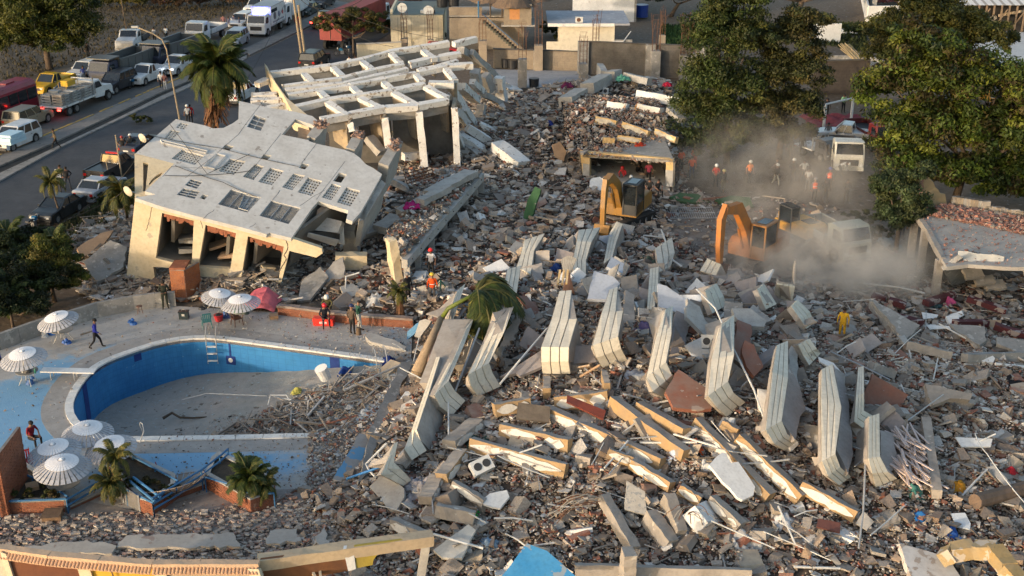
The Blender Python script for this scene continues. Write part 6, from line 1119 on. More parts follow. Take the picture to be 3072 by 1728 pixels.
def hullmesh(name,prof,wd,m,t,z_t=None,tum=.0,sink=0):
 """body shell: side profile (x,z) closed loop; half-width varies with height by tum above z_t; rounded shoulders"""
 n=len(prof);vs=[];ws=[]
 zb=min(z for _,z in prof)
 for s,k in((-1,.90),(-1,1.0),(1,1.0),(1,.90)):
  for x,z in prof:
   w2=wd/2*(1-(tum*(z-z_t)if z_t is not None and z>z_t else 0));y=s*(w2 if k==1 else w2)
   if k<1:vs.append((x*1.0,s*w2*.90,z+(.035 if z>zb+.5 else 0)))
   else:vs.append((x*.985,s*w2,z))
 mb=MB();fs=[]
 for j in range(3):
  for i in range(n):
   fs.append((j*n+i,j*n+(i+1)%n,(j+1)*n+(i+1)%n,(j+1)*n+i))
 ring=[vs[n:2*n],vs[0:n],vs[3*n:4*n],vs[2*n:3*n]];V_=[v for r_ in ring for v in r_]
 for j in(0,3):
  tri=tessellate_polygon([[V3((v[0],v[2],0))for v in ring[j]]]);fs+=[tuple(i+j*n for i in tq)for tq in tri]
 me=bpy.data.meshes.new(name);me.from_pydata(V_,[],fs);me.validate();me.materials.append(m);return link(name,me,None,t)
def car(label,x,y,rz,kind,c,z=.03,group=None,lit=None,metal=.15,cat=None,lightc=None,at=None,dusty=.3):
 """kind: sedan, suv, pickup; the nose points along +x of its own axes"""
 L_,W_,Hh={'sedan':(4.4,1.75,1.42),'suv':(4.7,1.9,1.8),'pickup':(5.3,1.85,1.78),'van':(4.8,1.9,2.0)}[kind]
 t=thing('parked_car' if kind!='pickup' else 'pickup_truck',label,cat or{'sedan':'car','suv':'suv','pickup':'pickup truck','van':'van'}[kind],at or g(x,y,z),rz,group)
 P=paint('paint_%.2f_%.2f_%.2f'%c,c,.32,metal,dusty);h=L_/2;r=.34 if kind=='sedan' else.40;gz=.22 if kind=='sedan' else.34;belt={'sedan':.92,'suv':1.12,'pickup':1.08,'van':1.15}[kind];hood=belt-.05
 wx=h-.85,-h+.9
 def arch(cx):
  return[(cx+(r+.07)*cos(a),max(gz,r+(r+.07)*sin(a)))for a in np.linspace(0.05,math.pi-.05,7)]
 prof=[(-h,gz+.12),(-h-.02,belt-.1),(-h+.08,belt)]+([(h-1.35,belt+.0)]if 1 else[])+[(h-.55,hood-.03),(h-.12,hood-.12),(h,hood-.32),(h-.02,gz+.1),(h-.12,gz)]
 prof+=[(wx[0]+r+.07,gz)]+arch(wx[0])+[(wx[0]-r-.07,gz),(wx[1]+r+.07,gz)]+arch(wx[1])+[(wx[1]-r-.07,gz),(-h+.1,gz)]
 hullmesh('body',prof,W_,P,t)
 cab={'sedan':[(-h+.65,belt),(-h+1.2,Hh),(h-2.15,Hh),(h-1.3,belt)],'suv':[(-h+.06,belt),(-h+.28,Hh),(h-2.0,Hh),(h-1.35,belt)],'pickup':[(-.35,belt),(-.22,Hh),(h-2.1,Hh),(h-1.45,belt)],'van':[(-h+.05,belt),(-h+.12,Hh),(h-1.7,Hh),(h-1.0,belt)]}[kind]
 x0,x1,x2,x3=cab[0][0],cab[1][0],cab[2][0],cab[3][0];wb,wt=W_/2*.97,W_/2*.80
 mb=MB();mb.add([(x1-.04,-wt-.02,Hh-.05),(x2+.05,-wt-.02,Hh-.05),(x2+.05,wt+.02,Hh-.05),(x1-.04,wt+.02,Hh-.05),(x1+.05,-wt+.1,Hh+.02),(x2-.06,-wt+.1,Hh+.02),(x2-.06,wt-.1,Hh+.02),(x1+.05,wt-.1,Hh+.02)],[(0,3,2,1),(4,5,6,7),(0,1,5,4),(1,2,6,5),(2,3,7,6),(3,0,4,7)]);mb.build('roof',P,t)
 mb=MB()
 for s in(-1,1):
  for(xa,xb)in((x0,x1),(x3,x2)):mb.tube([(xa,s*wb*.98,belt),(xb,s*wt,Hh-.02)],.05,5)
  nb=3 if kind in('suv','van')else 2
  for k in range(1,nb):
   u=k/nb;mb.tube([(x0+(x3-x0)*u,s*wb*.99,belt),(x1+(x2-x1)*u,s*wt,Hh-.02)],.045,4)
 mb.build('pillar_frame',P,t)['kind']='stuff'
 q=lambda a,b,cc,d_:MB().add([a,b,cc,d_],[(0,1,2,3)])
 i=.03
 def pane(vs_,nm):
  v=[V3(p)for p in vs_];n_=(v[1]-v[0]).cross(v[2]-v[0]).normalized();MB().prism(v,n_*.015).build(nm,GLS,t)
 pane([(x3-.02,-wb+.1,belt),(x3-.02,wb-.1,belt),(x2,wt-.08,Hh-.05),(x2,-wt+.08,Hh-.05)],'windscreen')
 pane([(x0+.02,-wb+.1,belt),(x0+.02,wb-.1,belt),(x1,wt-.08,Hh-.05),(x1,-wt+.08,Hh-.05)],'rear_window')
 for s in(-1,1):pane([(x0+.05,s*(wb-.03),belt),(x3-.05,s*(wb-.03),belt),(x2,s*(wt-.01),Hh-.05),(x1,s*(wt-.01),Hh-.05)],'side_window')
 for cx in wx:
  for s in(-1,1):wheel(t,cx,s*(W_/2-.14),r)
 for s in(-1,1):
  MB().box(h-.10,h+.005,s*(W_/2-.33)-.17,s*(W_/2-.33)+.17,hood-.30,hood-.17).build('headlight',HLON if lit=='head' else HL,t)
  MB().box(-h-.03,-h+.06,s*(W_/2-.2)-.12,s*(W_/2-.2)+.12,belt-.32,belt-.12).build('tail_light',TLON if lit=='tail' else TL,t)
  MB().box(x3-.35,x3-.22,s*(W_/2+.06)-.09,s*(W_/2+.06)+.09,belt-.02,belt+.14).build('mirror',P if kind!='pickup' else BLK,t)
  for k in(0,1):MB().box(-.1-k*.95,.06-k*.95,s*(W_/2-.0)-.015,s*(W_/2-.0)+.015,belt-.2,belt-.16).build('door_handle',BLK,t)
 MB().box(h-.06,h+.03,-.5,.5,gz+.28,hood-.2).build('grille',BLK,t);MB().box(h-.1,h+.08,-W_/2+.05,W_/2-.05,gz,gz+.22).build('bumper',P if kind!='suv' else BLK,t);MB().box(-h-.08,-h+.1,-W_/2+.05,W_/2-.05,gz,gz+.22).build('bumper',BLK if kind!='sedan' else P,t)
 MB().box(-h-.045,-h-.02,-.22,.22,gz+.3,gz+.42).build('number_plate',HL,t)
 if kind=='pickup':
  mb=MB();mb.box(-h+.12,-.45,-W_/2+.12,W_/2-.12,belt-.02,belt+.012);mb.build('bed_liner',BLK,t)
  for(a,b,cc,d_)in((-h+.02,-.36,-W_/2+.02,-W_/2+.13),(-h+.02,-.36,W_/2-.13,W_/2-.02),(-h,-h+.1,-W_/2+.05,W_/2-.05)):MB().box(a,b,cc,d_,belt-.05,belt+.10).build('bed_side',P,t)
 return t
def vec_dir(a,b):
 d=g(*b)-g(*a);return math.atan2(d.y,d.x)
RD_=vec_dir((47,447),(484,262));BK=RD_+math.pi;RD2=vec_dir((727,152),(925,55));BK2=RD2+math.pi;NR=vec_dir((155,676),(404,543))
WH=(.72,.72,.71)
car('yellow pickup truck with an open rusty bed beside the dark red bus',160,272,BK,'pickup',(.62,.36,.01));car('tan four wheel drive parked between the bus and the white jeep',88,378,RD_,'suv',(.30,.25,.17))
car('white jeep carrying a wrapped mattress on its roof',48,440,BK,'suv',WH);car('grey car squeezed between yellow pickup and flatbed truck',206,292,BK,'sedan',(.16,.18,.2))
car('black suv in front of the dump truck on the far road',352,270,BK,'suv',(.012,.015,.025));car('white double cab pickup in the middle of the far road',444,244,BK,'pickup',WH);car('second white pickup just behind the palm fronds',540,215,BK,'pickup',WH,lit='head')
car('white suv half hidden left of the front dump truck',262,236,BK,'suv',WH);car('silver suv driving alone by the median pavement',708,138,BK2+.12,'suv',(.42,.44,.47));car('white suv left of the ambulance truck',728,84,BK2,'suv',WH);car('white pickup at the far left behind the white box truck',775,36,BK2,'pickup',WH)
car('dark green car beside the white box truck',925,42,BK2,'sedan',(.02,.035,.035));car('black suv at the top edge of the road',968,22,BK2,'suv',(.02,.022,.028));car('silver car at the very top edge of the road',925,6,BK2,'sedan',(.4,.42,.45),lit='head')
car('black pickup with glowing red tail lights',975,78,RD2,'pickup',(.015,.015,.018),lit='tail');car('black suv parked by the street pole behind the white frame',945,200,RD2,'suv',(.01,.011,.013));car('bright red car glimpsed through the white frame',1318,166,0,'sedan',(.45,.01,.02))
car('white pickup behind the tilted wing near the palm',722,300,RD2,'pickup',WH);car('silver sedan parked at the roadside near the tilted wing',305,585,NR,'sedan',(.42,.44,.48));car('black sedan parked beside the motorcycle',176,650,BK+.05,'sedan',(.012,.012,.014));car('dark car nose showing past the upper satellite dish',425,452,NR,'sedan',(.03,.04,.07))
car('white pickup nose down in the cleared lane on the right',2545,432,R(158),'pickup',WH);car('white car crushed under fallen beams and plaster',1495,293,R(20),'sedan',WH,z=.1)
pt=car('black patrol pickup with a red light bar behind the silver sedan',345,528,NR,'pickup',(.012,.013,.016));MB().box(-.1,.1,-.5,.5,1.8,1.9).build('light_bar',TL,pt)
small('pale blue plastic wrapped mattress stack on the white jeep','mattress','mattress',32,425,1.9,lambda mb:(mb.box(-.95,.95,-.75,.75,0,.25),mb.box(-.9,1.0,-.7,.75,.27,.5,tx=.03),mb.box(-.8,.8,-.6,.7,.52,.72,tx=.08)),mat('wrapped',(.42,.60,.70),(.5,.66,.74),2,.3,.3),BK)
def truck(label,x,y,rz,cabc,name='truck',cat='truck',load='box',L_=7.5,loadc=WH,s=1.0,lit=None,conv=False,z=.03):
 t=thing(name,label,cat,g(x,y,z),rz);P=paint('tp_%.2f_%.2f_%.2f'%cabc,cabc,.4);LP=paint('tl_%.2f_%.2f_%.2f'%loadc,loadc,.5,0,.3);W_=2.4;h=L_/2
 if conv:
  hullmesh('cab',[(h-3.0,.7),(h-3.0,2.3),(h-2.1,2.35),(h-1.55,1.65),(h-.15,1.45),(h,1.2),(h,.6),(h-.4,.6),(h-.6,1.05),(h-1.3,1.05),(h-1.5,.6)],W_*.9,P,t);cx=h-3.0
  MB().prism([V3(p)for p in((h-1.55,-.95,1.66),(h-1.55,.95,1.66),(h-2.06,.9,2.3),(h-2.06,-.9,2.3))],V3((.02,0,.01))).build('windscreen',GLS,t)
  for sy in(-1,1):MB().prism([V3(p)for p in((h-2.85,sy*1.085,1.6),(h-1.8,sy*1.085,1.6),(h-2.15,sy*1.085,2.2),(h-2.85,sy*1.085,2.2))],V3((0,sy*.015,0))).build('side_window',GLS,t)
 else:
  hullmesh('cab',[(h-1.9,.55),(h-1.9,2.35),(h-1.6,2.5),(h-.5,2.45),(h-.12,1.6),(h,1.4),(h,.5),(h-.3,.5),(h-.5,.95),(h-1.25,.95),(h-1.45,.5)],W_*.92,P,t);cx=h-1.95
  MB().prism([V3(p)for p in((h-.13,-1.0,1.62),(h-.13,1.0,1.62),(h-.46,.95,2.36),(h-.46,-.95,2.36))],V3((.03,0,.015))).build('windscreen',GLS,t)
  for sy in(-1,1):MB().prism([V3(p)for p in((h-1.3,sy*1.105,1.55),(h-.35,sy*1.105,1.55),(h-.6,sy*1.105,2.2),(h-1.3,sy*1.105,2.2))],V3((0,sy*.015,0))).build('side_window',GLS,t)
  MB().box(h-.01,h+.02,-.7,.7,.8,1.25).build('grille',BLK,t)
 for sy in(-1,1):MB().box(h-.06,h+.04,sy*.85-.16,sy*.85+.16,.72,.92).build('headlight',HLON if lit=='head' else HL,t);MB().tube([(h-.5,sy*1.1,2.0),(h-.35,sy*1.35,2.0),(h-.35,sy*1.35,1.6)],.04,5).build('mirror',BLK,t)
 MB().box(h-.12,h+.1,-1.1,1.1,.42,.68).build('bumper',P if not conv else STEEL,t)
 for sy in(-1,1):MB().box(-h,cx,sy*.4-.08,sy*.4+.08,.62,.85).build('chassis_rail',BLK,t)
 wr=.48
 for wx_ in[h-.9]+([-h+1.2,-h+2.35]if L_>8 else[-h+1.4]):
  for sy in(-1,1):wheel(t,wx_,sy*(W_/2-.2),wr,.3)
 if load=='box':
  MB().box(-h,cx-.1,-W_/2,W_/2,.95,3.2).build('cargo_box',LP,t);MB().box(-h-.02,cx-.08,-W_/2-.02,W_/2+.02,3.14,3.22).build('roof_trim',STEEL,t)
  for sy in(-1,1):MB().box(-h+.1,cx-.2,sy*W_/2-.01,sy*W_/2+.012,1.0,1.08).build('side_trim',STEEL,t)
  MB().box(-h-.03,-h,-.02,.02,1.0,3.1).build('door_seam',BLK,t)
 elif load=='dump':
  for sy in(-1,1):
   MB().add([(-h-.3,sy*1.25,1.0),(cx-.2,sy*1.25,1.0),(cx-.1,sy*1.3,2.55),(-h-.3,sy*1.3,2.3),(-h-.3,sy*1.17,1.0),(cx-.2,sy*1.17,1.0),(cx-.1,sy*1.2,2.55),(-h-.3,sy*1.2,2.3)],[(0,1,2,3),(4,7,6,5),(0,4,5,1),(2,6,7,3),(1,5,6,2),(0,3,7,4)]).build('body_side',LP,t)
   for k in range(6):xx=-h+.1+k*(cx+h-.5)/5;MB().box(xx-.06,xx+.06,sy*1.27-.05,sy*1.27+.05,1.05,2.35).build('body_rib',LP,t)
   MB().box(-h-.3,cx-.1,sy*1.24-.1,sy*1.24+.1,2.33,2.45).build('body_rim',LP,t)
  MB().box(cx-.25,cx-.1,-1.2,1.2,1.0,2.7).build('headboard',LP,t);MB().box(-h-.32,-h-.22,-1.18,1.18,1.0,2.3).build('tailgate',LP,t);MB().box(-h-.2,cx-.2,-1.17,1.17,1.0,1.1).build('body_floor',LP,t)
  MB().box(cx-.2,h-.3,-1.25,1.25,2.72,2.82).build('cab_shield',LP,t)
 elif load=='flat':
  MB().box(-h,cx-.2,-1.25,1.25,.95,1.1).build('deck',WB,t);mb=MB();mb.box(cx-.35,cx-.25,-1.2,-1.1,1.1,2.7);mb.box(cx-.35,cx-.25,1.1,1.2,1.1,2.7);mb.box(cx-.35,cx-.25,-1.2,1.2,2.6,2.7);mb.build('headache_rack',STEEL,t)
  for sy in(-1,1):MB().box(-h-.12,-h-.02,sy*.9-.15,sy*.9+.15,.75,.9).build('tail_light',TLON if lit=='tail' else TL,t)
 elif load=='bed':
  for a,b,cc,d_ in((-h,cx-.2,-1.2,-1.12),(-h,cx-.2,1.12,1.2),(-h,-h+.08,-1.2,1.2),(cx-.28,cx-.2,-1.2,1.2)):MB().box(a,b,cc,d_,.95,1.5).build('bed_side',LP,t)
  MB().box(-h,cx-.2,-1.2,1.2,.9,1.0).build('bed_floor',BLK,t)
 t.scale=(s,s,s);return t
GB=(.09,.095,.095)
truck('front dump truck with a dark blue cab and long grey tipping body',372,236,BK,(.015,.025,.06),'dump_truck','dump truck','dump',8.6,GB,1.0,'head');truck('second dump truck standing behind the first',515,190,BK,(.012,.02,.05),'dump_truck','dump truck','dump',8.2,GB,1.0)
fb=truck('white cabbed flatbed truck loaded with battered crates, red tail lights on',238,322,RD_,WH,'flatbed_truck','flatbed truck','flat',8.6,WH,.95,'tail',True)
Mf=Matrix.Translation(fb.location)@Matrix.Rotation(RD_,4,'Z')
for k in range(9):
 for sy in(-.6,.6):
  t=thing('wire_crate','grey slatted crate %s of the flatbed load'%(['rearmost','second from the rear','third from the rear','fourth from the rear','middle','fourth from the cab','third from the cab','second from the cab','foremost'][k]+(' on the far side' if sy>0 else ' on the kerb side')),'crate',Mf@V3((-3.6+k*.58,sy*.95,1.08)),RD_,'crates on the flatbed truck');c_=random.choice([GREY,STEEL,BCO,mat('crate_white',(.5,.48,.45))]);hh=UN(.8,1.05)
  mb=MB()
  for a in(-.24,.2):
   for b in(-.5,.45):MB().box(a,a+.05,b,b+.05,0,hh).build('corner_post',STEEL,t)
  for q_ in range(4):mb.box(-.26,.26,-.5,-.47,.05+q_*.24,.2+q_*.24);mb.box(-.26,.26,.47,.5,.05+q_*.24,.2+q_*.24);mb.box(-.26,-.23,-.5,.5,.05+q_*.24,.2+q_*.24)
  mb.build('slat',c_,t)['kind']='stuff';MB().box(-.25,.25,-.48,.48,hh-.1,hh).build('lid',c_,t)
t=thing('generator','yellow machine in a frame riding on the flatbed crates','generator',Mf@V3((-.9,.2,2.15)),RD_);MB().box(-.6,.6,-.35,.35,.1,.6,tx=.05).build('housing',paint('gen_y',(.65,.38,.01)),t);MB().tube([(-.9,-.4,0),(-.9,-.4,.5),(.9,-.4,.5),(.9,-.4,0),(.9,.4,0),(.9,.4,.5),(-.9,.4,.5),(-.9,.4,0)],.03,5).build('frame',paint('gen_y2',(.6,.33,.02)),t)
amb=truck('white ambulance box truck with a blue beacon on its cab',800,96,BK2+.05,WH,'ambulance_truck','ambulance','box',6.8,WH,1.0)
MB().box(1.7,2.2,-.7,.7,2.5,2.68).build('beacon_bar',BLON,amb)
for k,(dx,r_)in enumerate(((-1.3,.33),(.1,.45),(-2.6,.25))):
 MB().cyl((dx,1.2,2.0),r_,.02,16,0,'y').build('emblem',paint('emblem%d'%k,[(.15,.16,.25),(.12,.12,.14),(.5,.05,.05)][k]),amb)
MB().box(-.8,1.2,1.2,1.215,2.45,2.85).build('dark_window',GLS,amb)
for k in range(9):MB().box(-2.9+k*.42,-2.62+k*.42,1.2,1.214,1.25,1.42).build('lettering',paint('let_dark',(.12,.12,.18)),amb)
truck('plain white box truck parked behind the ambulance',868,60,BK2+.05,WH,'box_truck','truck','box',8.2,WH,1.05)
truck('white truck with its cab showing behind the palm crown',622,120,BK2,WH,'truck','truck','bed',6.5,WH,1.0,z=.03);truck('white truck parked on the grass with its door open',400,146,BK+.25,WH,'truck','truck','bed',6.0,(.05,.05,.05),.95,conv=True,z=0)
truck('white cab-over truck facing the camera under the big right tree',2528,492,R(-97),(.70,.68,.60),'truck','truck','bed',6.2,(.06,.06,.065),1.0,z=0);truck('red truck hidden behind the white pickup and tree',2610,430,R(-80),(.16,.012,.012),'truck','truck','bed',7,(.12,.012,.012),.9,z=0)
truck('dust veiled pale truck standing beyond the second digger',2490,748,R(-70),(.40,.42,.36),'truck','truck','bed',6,(.4,.4,.36),.95,z=0);truck('narrow dark flatbed beside the white cab-over truck',2450,470,R(-60),(.05,.05,.055),'truck','truck','flat',5.2,(.05,.05,.05),.7,z=0)
rc=thing('container_truck','red container trailer with a white cab at the top of the road','truck',g(1070,118,.03),RD2-.08);RCM=mat('container_red',(.27,.06,.055),(.22,.05,.045),1,.7,.1,world=False)
MB().box(-7,6,-1.3,1.3,1.2,3.9).build('container',RCM,rc)
for k in range(34):
 for sy in(-1.3,1.3):MB().box(-6.9+k*.38,-6.72+k*.38,sy-.03,sy+.03,1.25,3.85).build('corrugation',RCM,rc)
MB().box(-7.05,-7,-.02,.02,1.3,3.8).build('door_seam',BLK,rc)
for wx_ in(-6,-4.9,-3.8,4.2,7.8):
 for sy in(-1,1):wheel(rc,wx_,sy*1.05,.5,.35)
hullmesh('cab',[(6.3,.8),(6.3,3.0),(7.5,3.0),(7.9,2.0),(8.9,1.8),(8.9,.8)],2.3,paint('cab_w',WH),rc);MB().box(6.6,7.4,-1.17,1.17,2.1,2.8).build('side_window',GLS,rc)
r2=thing('container','second dark red container at the top edge behind the trees','container',g(1200,55,0),RD2);MB().box(-6,6,-1.2,1.2,.1,2.6).build('box',mat('container_rust',(.20,.06,.04),(.15,.05,.035),1),r2);
for k in range(30):MB().box(-5.9+k*.4,-5.72+k*.4,-1.24,-1.2,.2,2.5).build('corrugation',MATS['container_rust'],r2)
bus=thing('bus','dark red bus with a worn roof at the left edge of the far road','bus',g(-30,372,.03),RD_);BM_=mat('bus_red',(.24,.025,.045),(.17,.02,.03),.8,.35,0,world=False,spots=[(.42,.30,.30)],spot_scale=.5,spot_at=.66);L2=5.6
mb=MB();prof=[(-1.25,.35),(-1.27,1.2),(-1.22,2.5),(-1.05,2.85),(-.7,2.98),(.7,2.98),(1.05,2.85),(1.22,2.5),(1.27,1.2),(1.25,.35)];n=len(prof);vs=[]
for xx,k in((-L2,.9),(-L2+.25,1),(L2-.35,1),(L2,.86)):vs+=[(xx,y_*k,z_ if z_<1 else.35+(z_-.35)*(1 if k==1 else.95))for y_,z_ in prof]
mb.add(vs,[(j*n+i,j*n+(i+1)%n,(j+1)*n+(i+1)%n,(j+1)*n+i)for j in range(3)for i in range(n)]+[tuple(range(n)),tuple(3*n+i for i in range(n-1,-1,-1))]);mb.build('body',BM_,bus)
for sy in(-1,1):
 for k in range(8):xx=-L2+.5+k*1.3;MB().box(xx,xx+1.2,sy*1.255-.02,sy*1.255+.02,1.3,2.3).build('window',GLS,bus)
 for xx in(-L2+2,L2-2):wheel(bus,xx,sy*1.12,.5,.28)
MB().box(-L2-.02,-L2+.06,-1,1,1.4,2.4).build('rear_window',GLS,bus);MB().box(L2-.15,L2+.03,-1,1,1.0,2.5).build('windscreen',GLS,bus)
for k in range(3):MB().box(-3+k*2.6,-1.8+k*2.6,-.5,.5,2.98,3.08).build('roof_hatch',BM_,bus)
MB().box(-4.6,-1.0,-.62,-.12,2.985,3.0).build('roof_lettering',paint('roof_white',(.6,.52,.52)),bus)
mo=thing('motorcycle','blue and black motorcycle parked behind the black sedan','motorcycle',g(103,688,.03),NR+.1)
for xx in(-.65,.65):
 e=bpy.data.objects.new('wheel',None);COL.objects.link(e);e.parent=mo;e.location=(xx,0,.3);MB().tube([(.28*cos(a),0,.28*sin(a))for a in np.linspace(0,2*math.pi,21)],.04,6,cap=False).build('tyre',TYRE,e)
 mb=MB();[mb.tube([(0,0,0),(.26*cos(a),0,.26*sin(a))],.008,3)for a in np.linspace(0,2*math.pi,10,False)];mb.build('rim',RIM,e)
MB().tube([(.65,0,.3),(.42,0,.9),(.3,0,.75),(-.2,0,.6),(-.65,0,.3)],.03,6).build('frame',BLK,mo);hullmesh('fuel_tank',[(-.05,.62),(.0,.82),(.25,.88),(.4,.75),(.3,.62)],.28,paint('moto_blue',(.0,.13,.28)),mo);hullmesh('seat',[(-.75,.72),(-.72,.82),(-.1,.8),(-.05,.7)],.25,BLK,mo)
MB().box(-.15,.2,-.13,.13,.25,.6).build('engine',RIM,mo);MB().tube([(.38,-.32,1.0),(.42,0,.95),(.38,.32,1.0)],.02,5).build('handlebar',BLK,mo);MB().cyl((.48,0,.85),.09,.08,10,0,'x').build('headlight',HL,mo)
for i,(lb,x,y)in enumerate([('motorcycle with two helmeted riders beside the white pickup',402,262),('dark motorcycle parked by the tree at the roadside',1028,168),('second motorcycle by the roadside tree',1050,160)]):
 o=copy_tree(mo);o['label']=lb;o.location=g(x,y,.03);o.rotation_euler=(0,0,BK if i==0 else 2.2+i)
YEX=paint('digger_yellow',(.62,.27,.02),.5,0,.35);YEXB=paint('digger_dark',(.03,.03,.03),.6)
def arm_box(name,pts,ws,m,t,wd=.35):
 """box-section boom: centre line in the x-z plane, depth ws at each point"""
 vs,fs=[],[];n=len(pts)
 for i,(x,z)in enumerate(pts):
  a=V3(pts[max(i-1,0)]);b=V3(pts[min(i+1,n-1)]);d=(b-a).normalized();nn=V3((-d.y,d.x))*ws[i]/2
  for s,q in((-1,1),(1,1),(1,-1),(-1,-1)):vs.append((x+nn.x*q,s*wd/2,z+nn.y*q))
 for i in range(n-1):
  for k in range(4):fs.append((i*4+k,i*4+(k+1)%4,(i+1)*4+(k+1)%4,(i+1)*4+k))
 fs+=[(0,1,2,3),tuple((n-1)*4+k for k in(3,2,1,0))];return mesh(name,vs,fs,m,t)
def digger(label,x,y,rz,boom,stick,bucket,c,cabm=None,s=1.0,trz=0.0,z=.05,at=None):
 t=thing('excavator',label,'excavator',at or g(x,y,z),rz);Y_=paint('dg_%.2f_%.2f_%.2f'%c,c,.5,0,.35)
 for sy in(-1,1):
  prof=[(1.7,.35),(1.95,.5),(1.7,.82),(-1.7,.82),(-1.95,.5),(-1.7,.1),(1.7,.1)];M_=Matrix.Rotation(trz,4,'Z');mb=MB();mb.prism([M_@V3((a,sy*1.15-.28,b))for a,b in prof],M_@V3((0,.56,0))-V3());mb.build('track',TYRE,t)
  for k in range(22):
   u=-1.7+k*3.4/21;mb=MB();mb.box(u-.06,u+.04,sy*1.15-.3,sy*1.15+.3,.81,.86,M=M_);mb.build('track_shoe',BLK,t)
  for k in range(5):MB().cyl(M_@V3((-1.4+k*.7,sy*1.15+sy*.29-.02,.45)),.22,.04,10,0,'y').build('roller',RIM,t)
 MB().cyl((0,0,.7),.8,.35,20).build('turntable',BLK,t)
 hullmesh('upper_body',[(-2.2,1.1),(-2.25,1.9),(-1.9,2.1),(.9,2.1),(1.3,1.8),(1.3,1.05)],2.6,Y_,t);MB().box(-2.3,-1.6,-1.25,1.25,1.05,1.9).build('counterweight',Y_,t)
 MB().box(-1.6,-.4,-.9,.3,2.1,2.2).build('engine_cover',YEXB,t);MB().tube([(-1.2,-.7,2.15),(-1.2,-.7,2.7)],.07,8).build('exhaust',BLK,t)
 mb=MB();cx0,cx1,cy0,cy1,cz0,cz1=-.2,1.4,.35,1.3,2.1 if 0 else 1.8,3.35
 for a,b in((cx0,cy0),(cx1,cy0),(cx0,cy1),(cx1,cy1)):mb.box(a-.05,a+.05,b-.05,b+.05,cz0-.6,cz1)
 mb.box(cx0-.05,cx1+.05,cy0-.05,cy1+.05,cz1-.02,cz1+.1);mb.box(cx0,cx1,cy0,cy1,1.2,1.95);mb.build('cab',cabm or YEXB,t)
 for a,b,cc,d_ in((cx0+.05,cx1-.05,cy0-.01,cy0+.01),(cx0+.05,cx1-.05,cy1-.01,cy1+.01),(cx1-.01,cx1+.01,cy0+.05,cy1-.05),(cx0-.01,cx0+.01,cy0+.05,cy1-.05)):MB().box(a,b,cc,d_,1.95,cz1-.02).build('cab_window',GLS,t)
 MB().box(cx0+.2,cx1-.25,cy0+.15,cy1-.15,cz1+.1,cz1+.13).build('roof_hatch',GLS,t)
 arm_box('boom',boom[0],boom[1],Y_,t,.42);arm_box('stick',stick[0],stick[1],Y_,t,.32)
 for a,b in(((1.2,1.5),boom[0][len(boom[0])//2]),(boom[0][len(boom[0])//2],stick[0][0])):
  MB().tube([(a[0],-.28,a[1]),((a[0]+b[0])/2,-.28,(a[1]+b[1])/2)],.09,8).build('ram_cylinder',Y_,t);MB().tube([((a[0]+b[0])/2,-.28,(a[1]+b[1])/2),(b[0],-.28,b[1])],.05,8).build('ram_rod',RIM,t)
 bx,bz=stick[0][-1]
 prof=[(bx+.15,bz+.15),(bx+.45,bz-.35),(bx+.25,bz-1.0),(bx-.35,bz-1.15),(bx-.95,bz-.85),(bx-.6,bz-.8),(bx-.25,bz-.75),(bx-.05,bz-.3),(bx-.25,bz+.1)]
 if bucket:mb=MB();mb.prism([V3((a,-.55,b))for a,b in prof],V3((0,1.1,0)));mb.build('bucket',Y_ if bucket==1 else RUST,t);[MB().box(bx-1.1,bx-.85,yy-.05,yy+.05,bz-.92,bz-.82).build('bucket_tooth',BLK,t)for yy in(-.45,-.15,.15,.45)]
 t.scale=(s,s,s);return t
digger('yellow and black excavator with a dark cab reaching toward the parapets',1872,672,R(246),([(1.0,1.6),(2.0,3.5),(3.3,4.4),(4.2,4.3)],[.5,.75,.6,.4]),([(4.1,4.5),(4.3,3.8),(4.5,2.6),(4.5,1.3)],[.5,.55,.4,.3]),1,(.32,.15,.015),None,.95,R(-20))
d2=digger('orange excavator with its arm folded high, half lost in dust',2262,800,R(232),([(1.0,1.6),(1.6,3.2),(2.9,4.8),(4.6,5.1)],[.5,.8,.8,.45]),([(4.4,5.4),(4.9,4.6),(4.9,3.0),(4.8,1.6)],[.4,.6,.5,.3]),2,(.48,.17,.03),paint('digger_cab_o',(.34,.15,.04)),.95)
for k in range(6):MB().box(2.1+k*.2,2.24+k*.2,-.222,-.212,4.2+k*.16,4.36+k*.16).build('lettering',BLK,d2)
digger('yellow machine blurred by dust at the back of the clearing',2395,722,R(120),([(1.0,1.6),(1.6,2.4),(2.2,2.6)],[.5,.5,.4]),([(2.1,2.7),(2.6,2.0),(2.6,1.4)],[.4,.4,.3]),1,(.62,.32,.04),None,.7)
digger('yellow digger cab beside the right trees at the edge',3055,300,R(200),([(1.0,1.6),(2.0,3.2),(3.6,3.6)],[.5,.7,.4]),([(3.5,3.8),(4.2,2.6),(4.3,1.4)],[.4,.4,.3]),1,(.62,.30,.03),YEX,.9)
bs=thing('tarp_heap','black domed tarpaulin behind the right trees','tarpaulin',g(2965,225,0));mb=MB()
for k in range(5):mb.cyl((k*.05,0,k*.45),2.6-.45*k*(1+k*.08),.45,14,0,r2=2.6-.45*(k+1)*(1+(k+1)*.08))
mb.build('cover',paint('tarp_black',(.015,.018,.022),.4),bs)
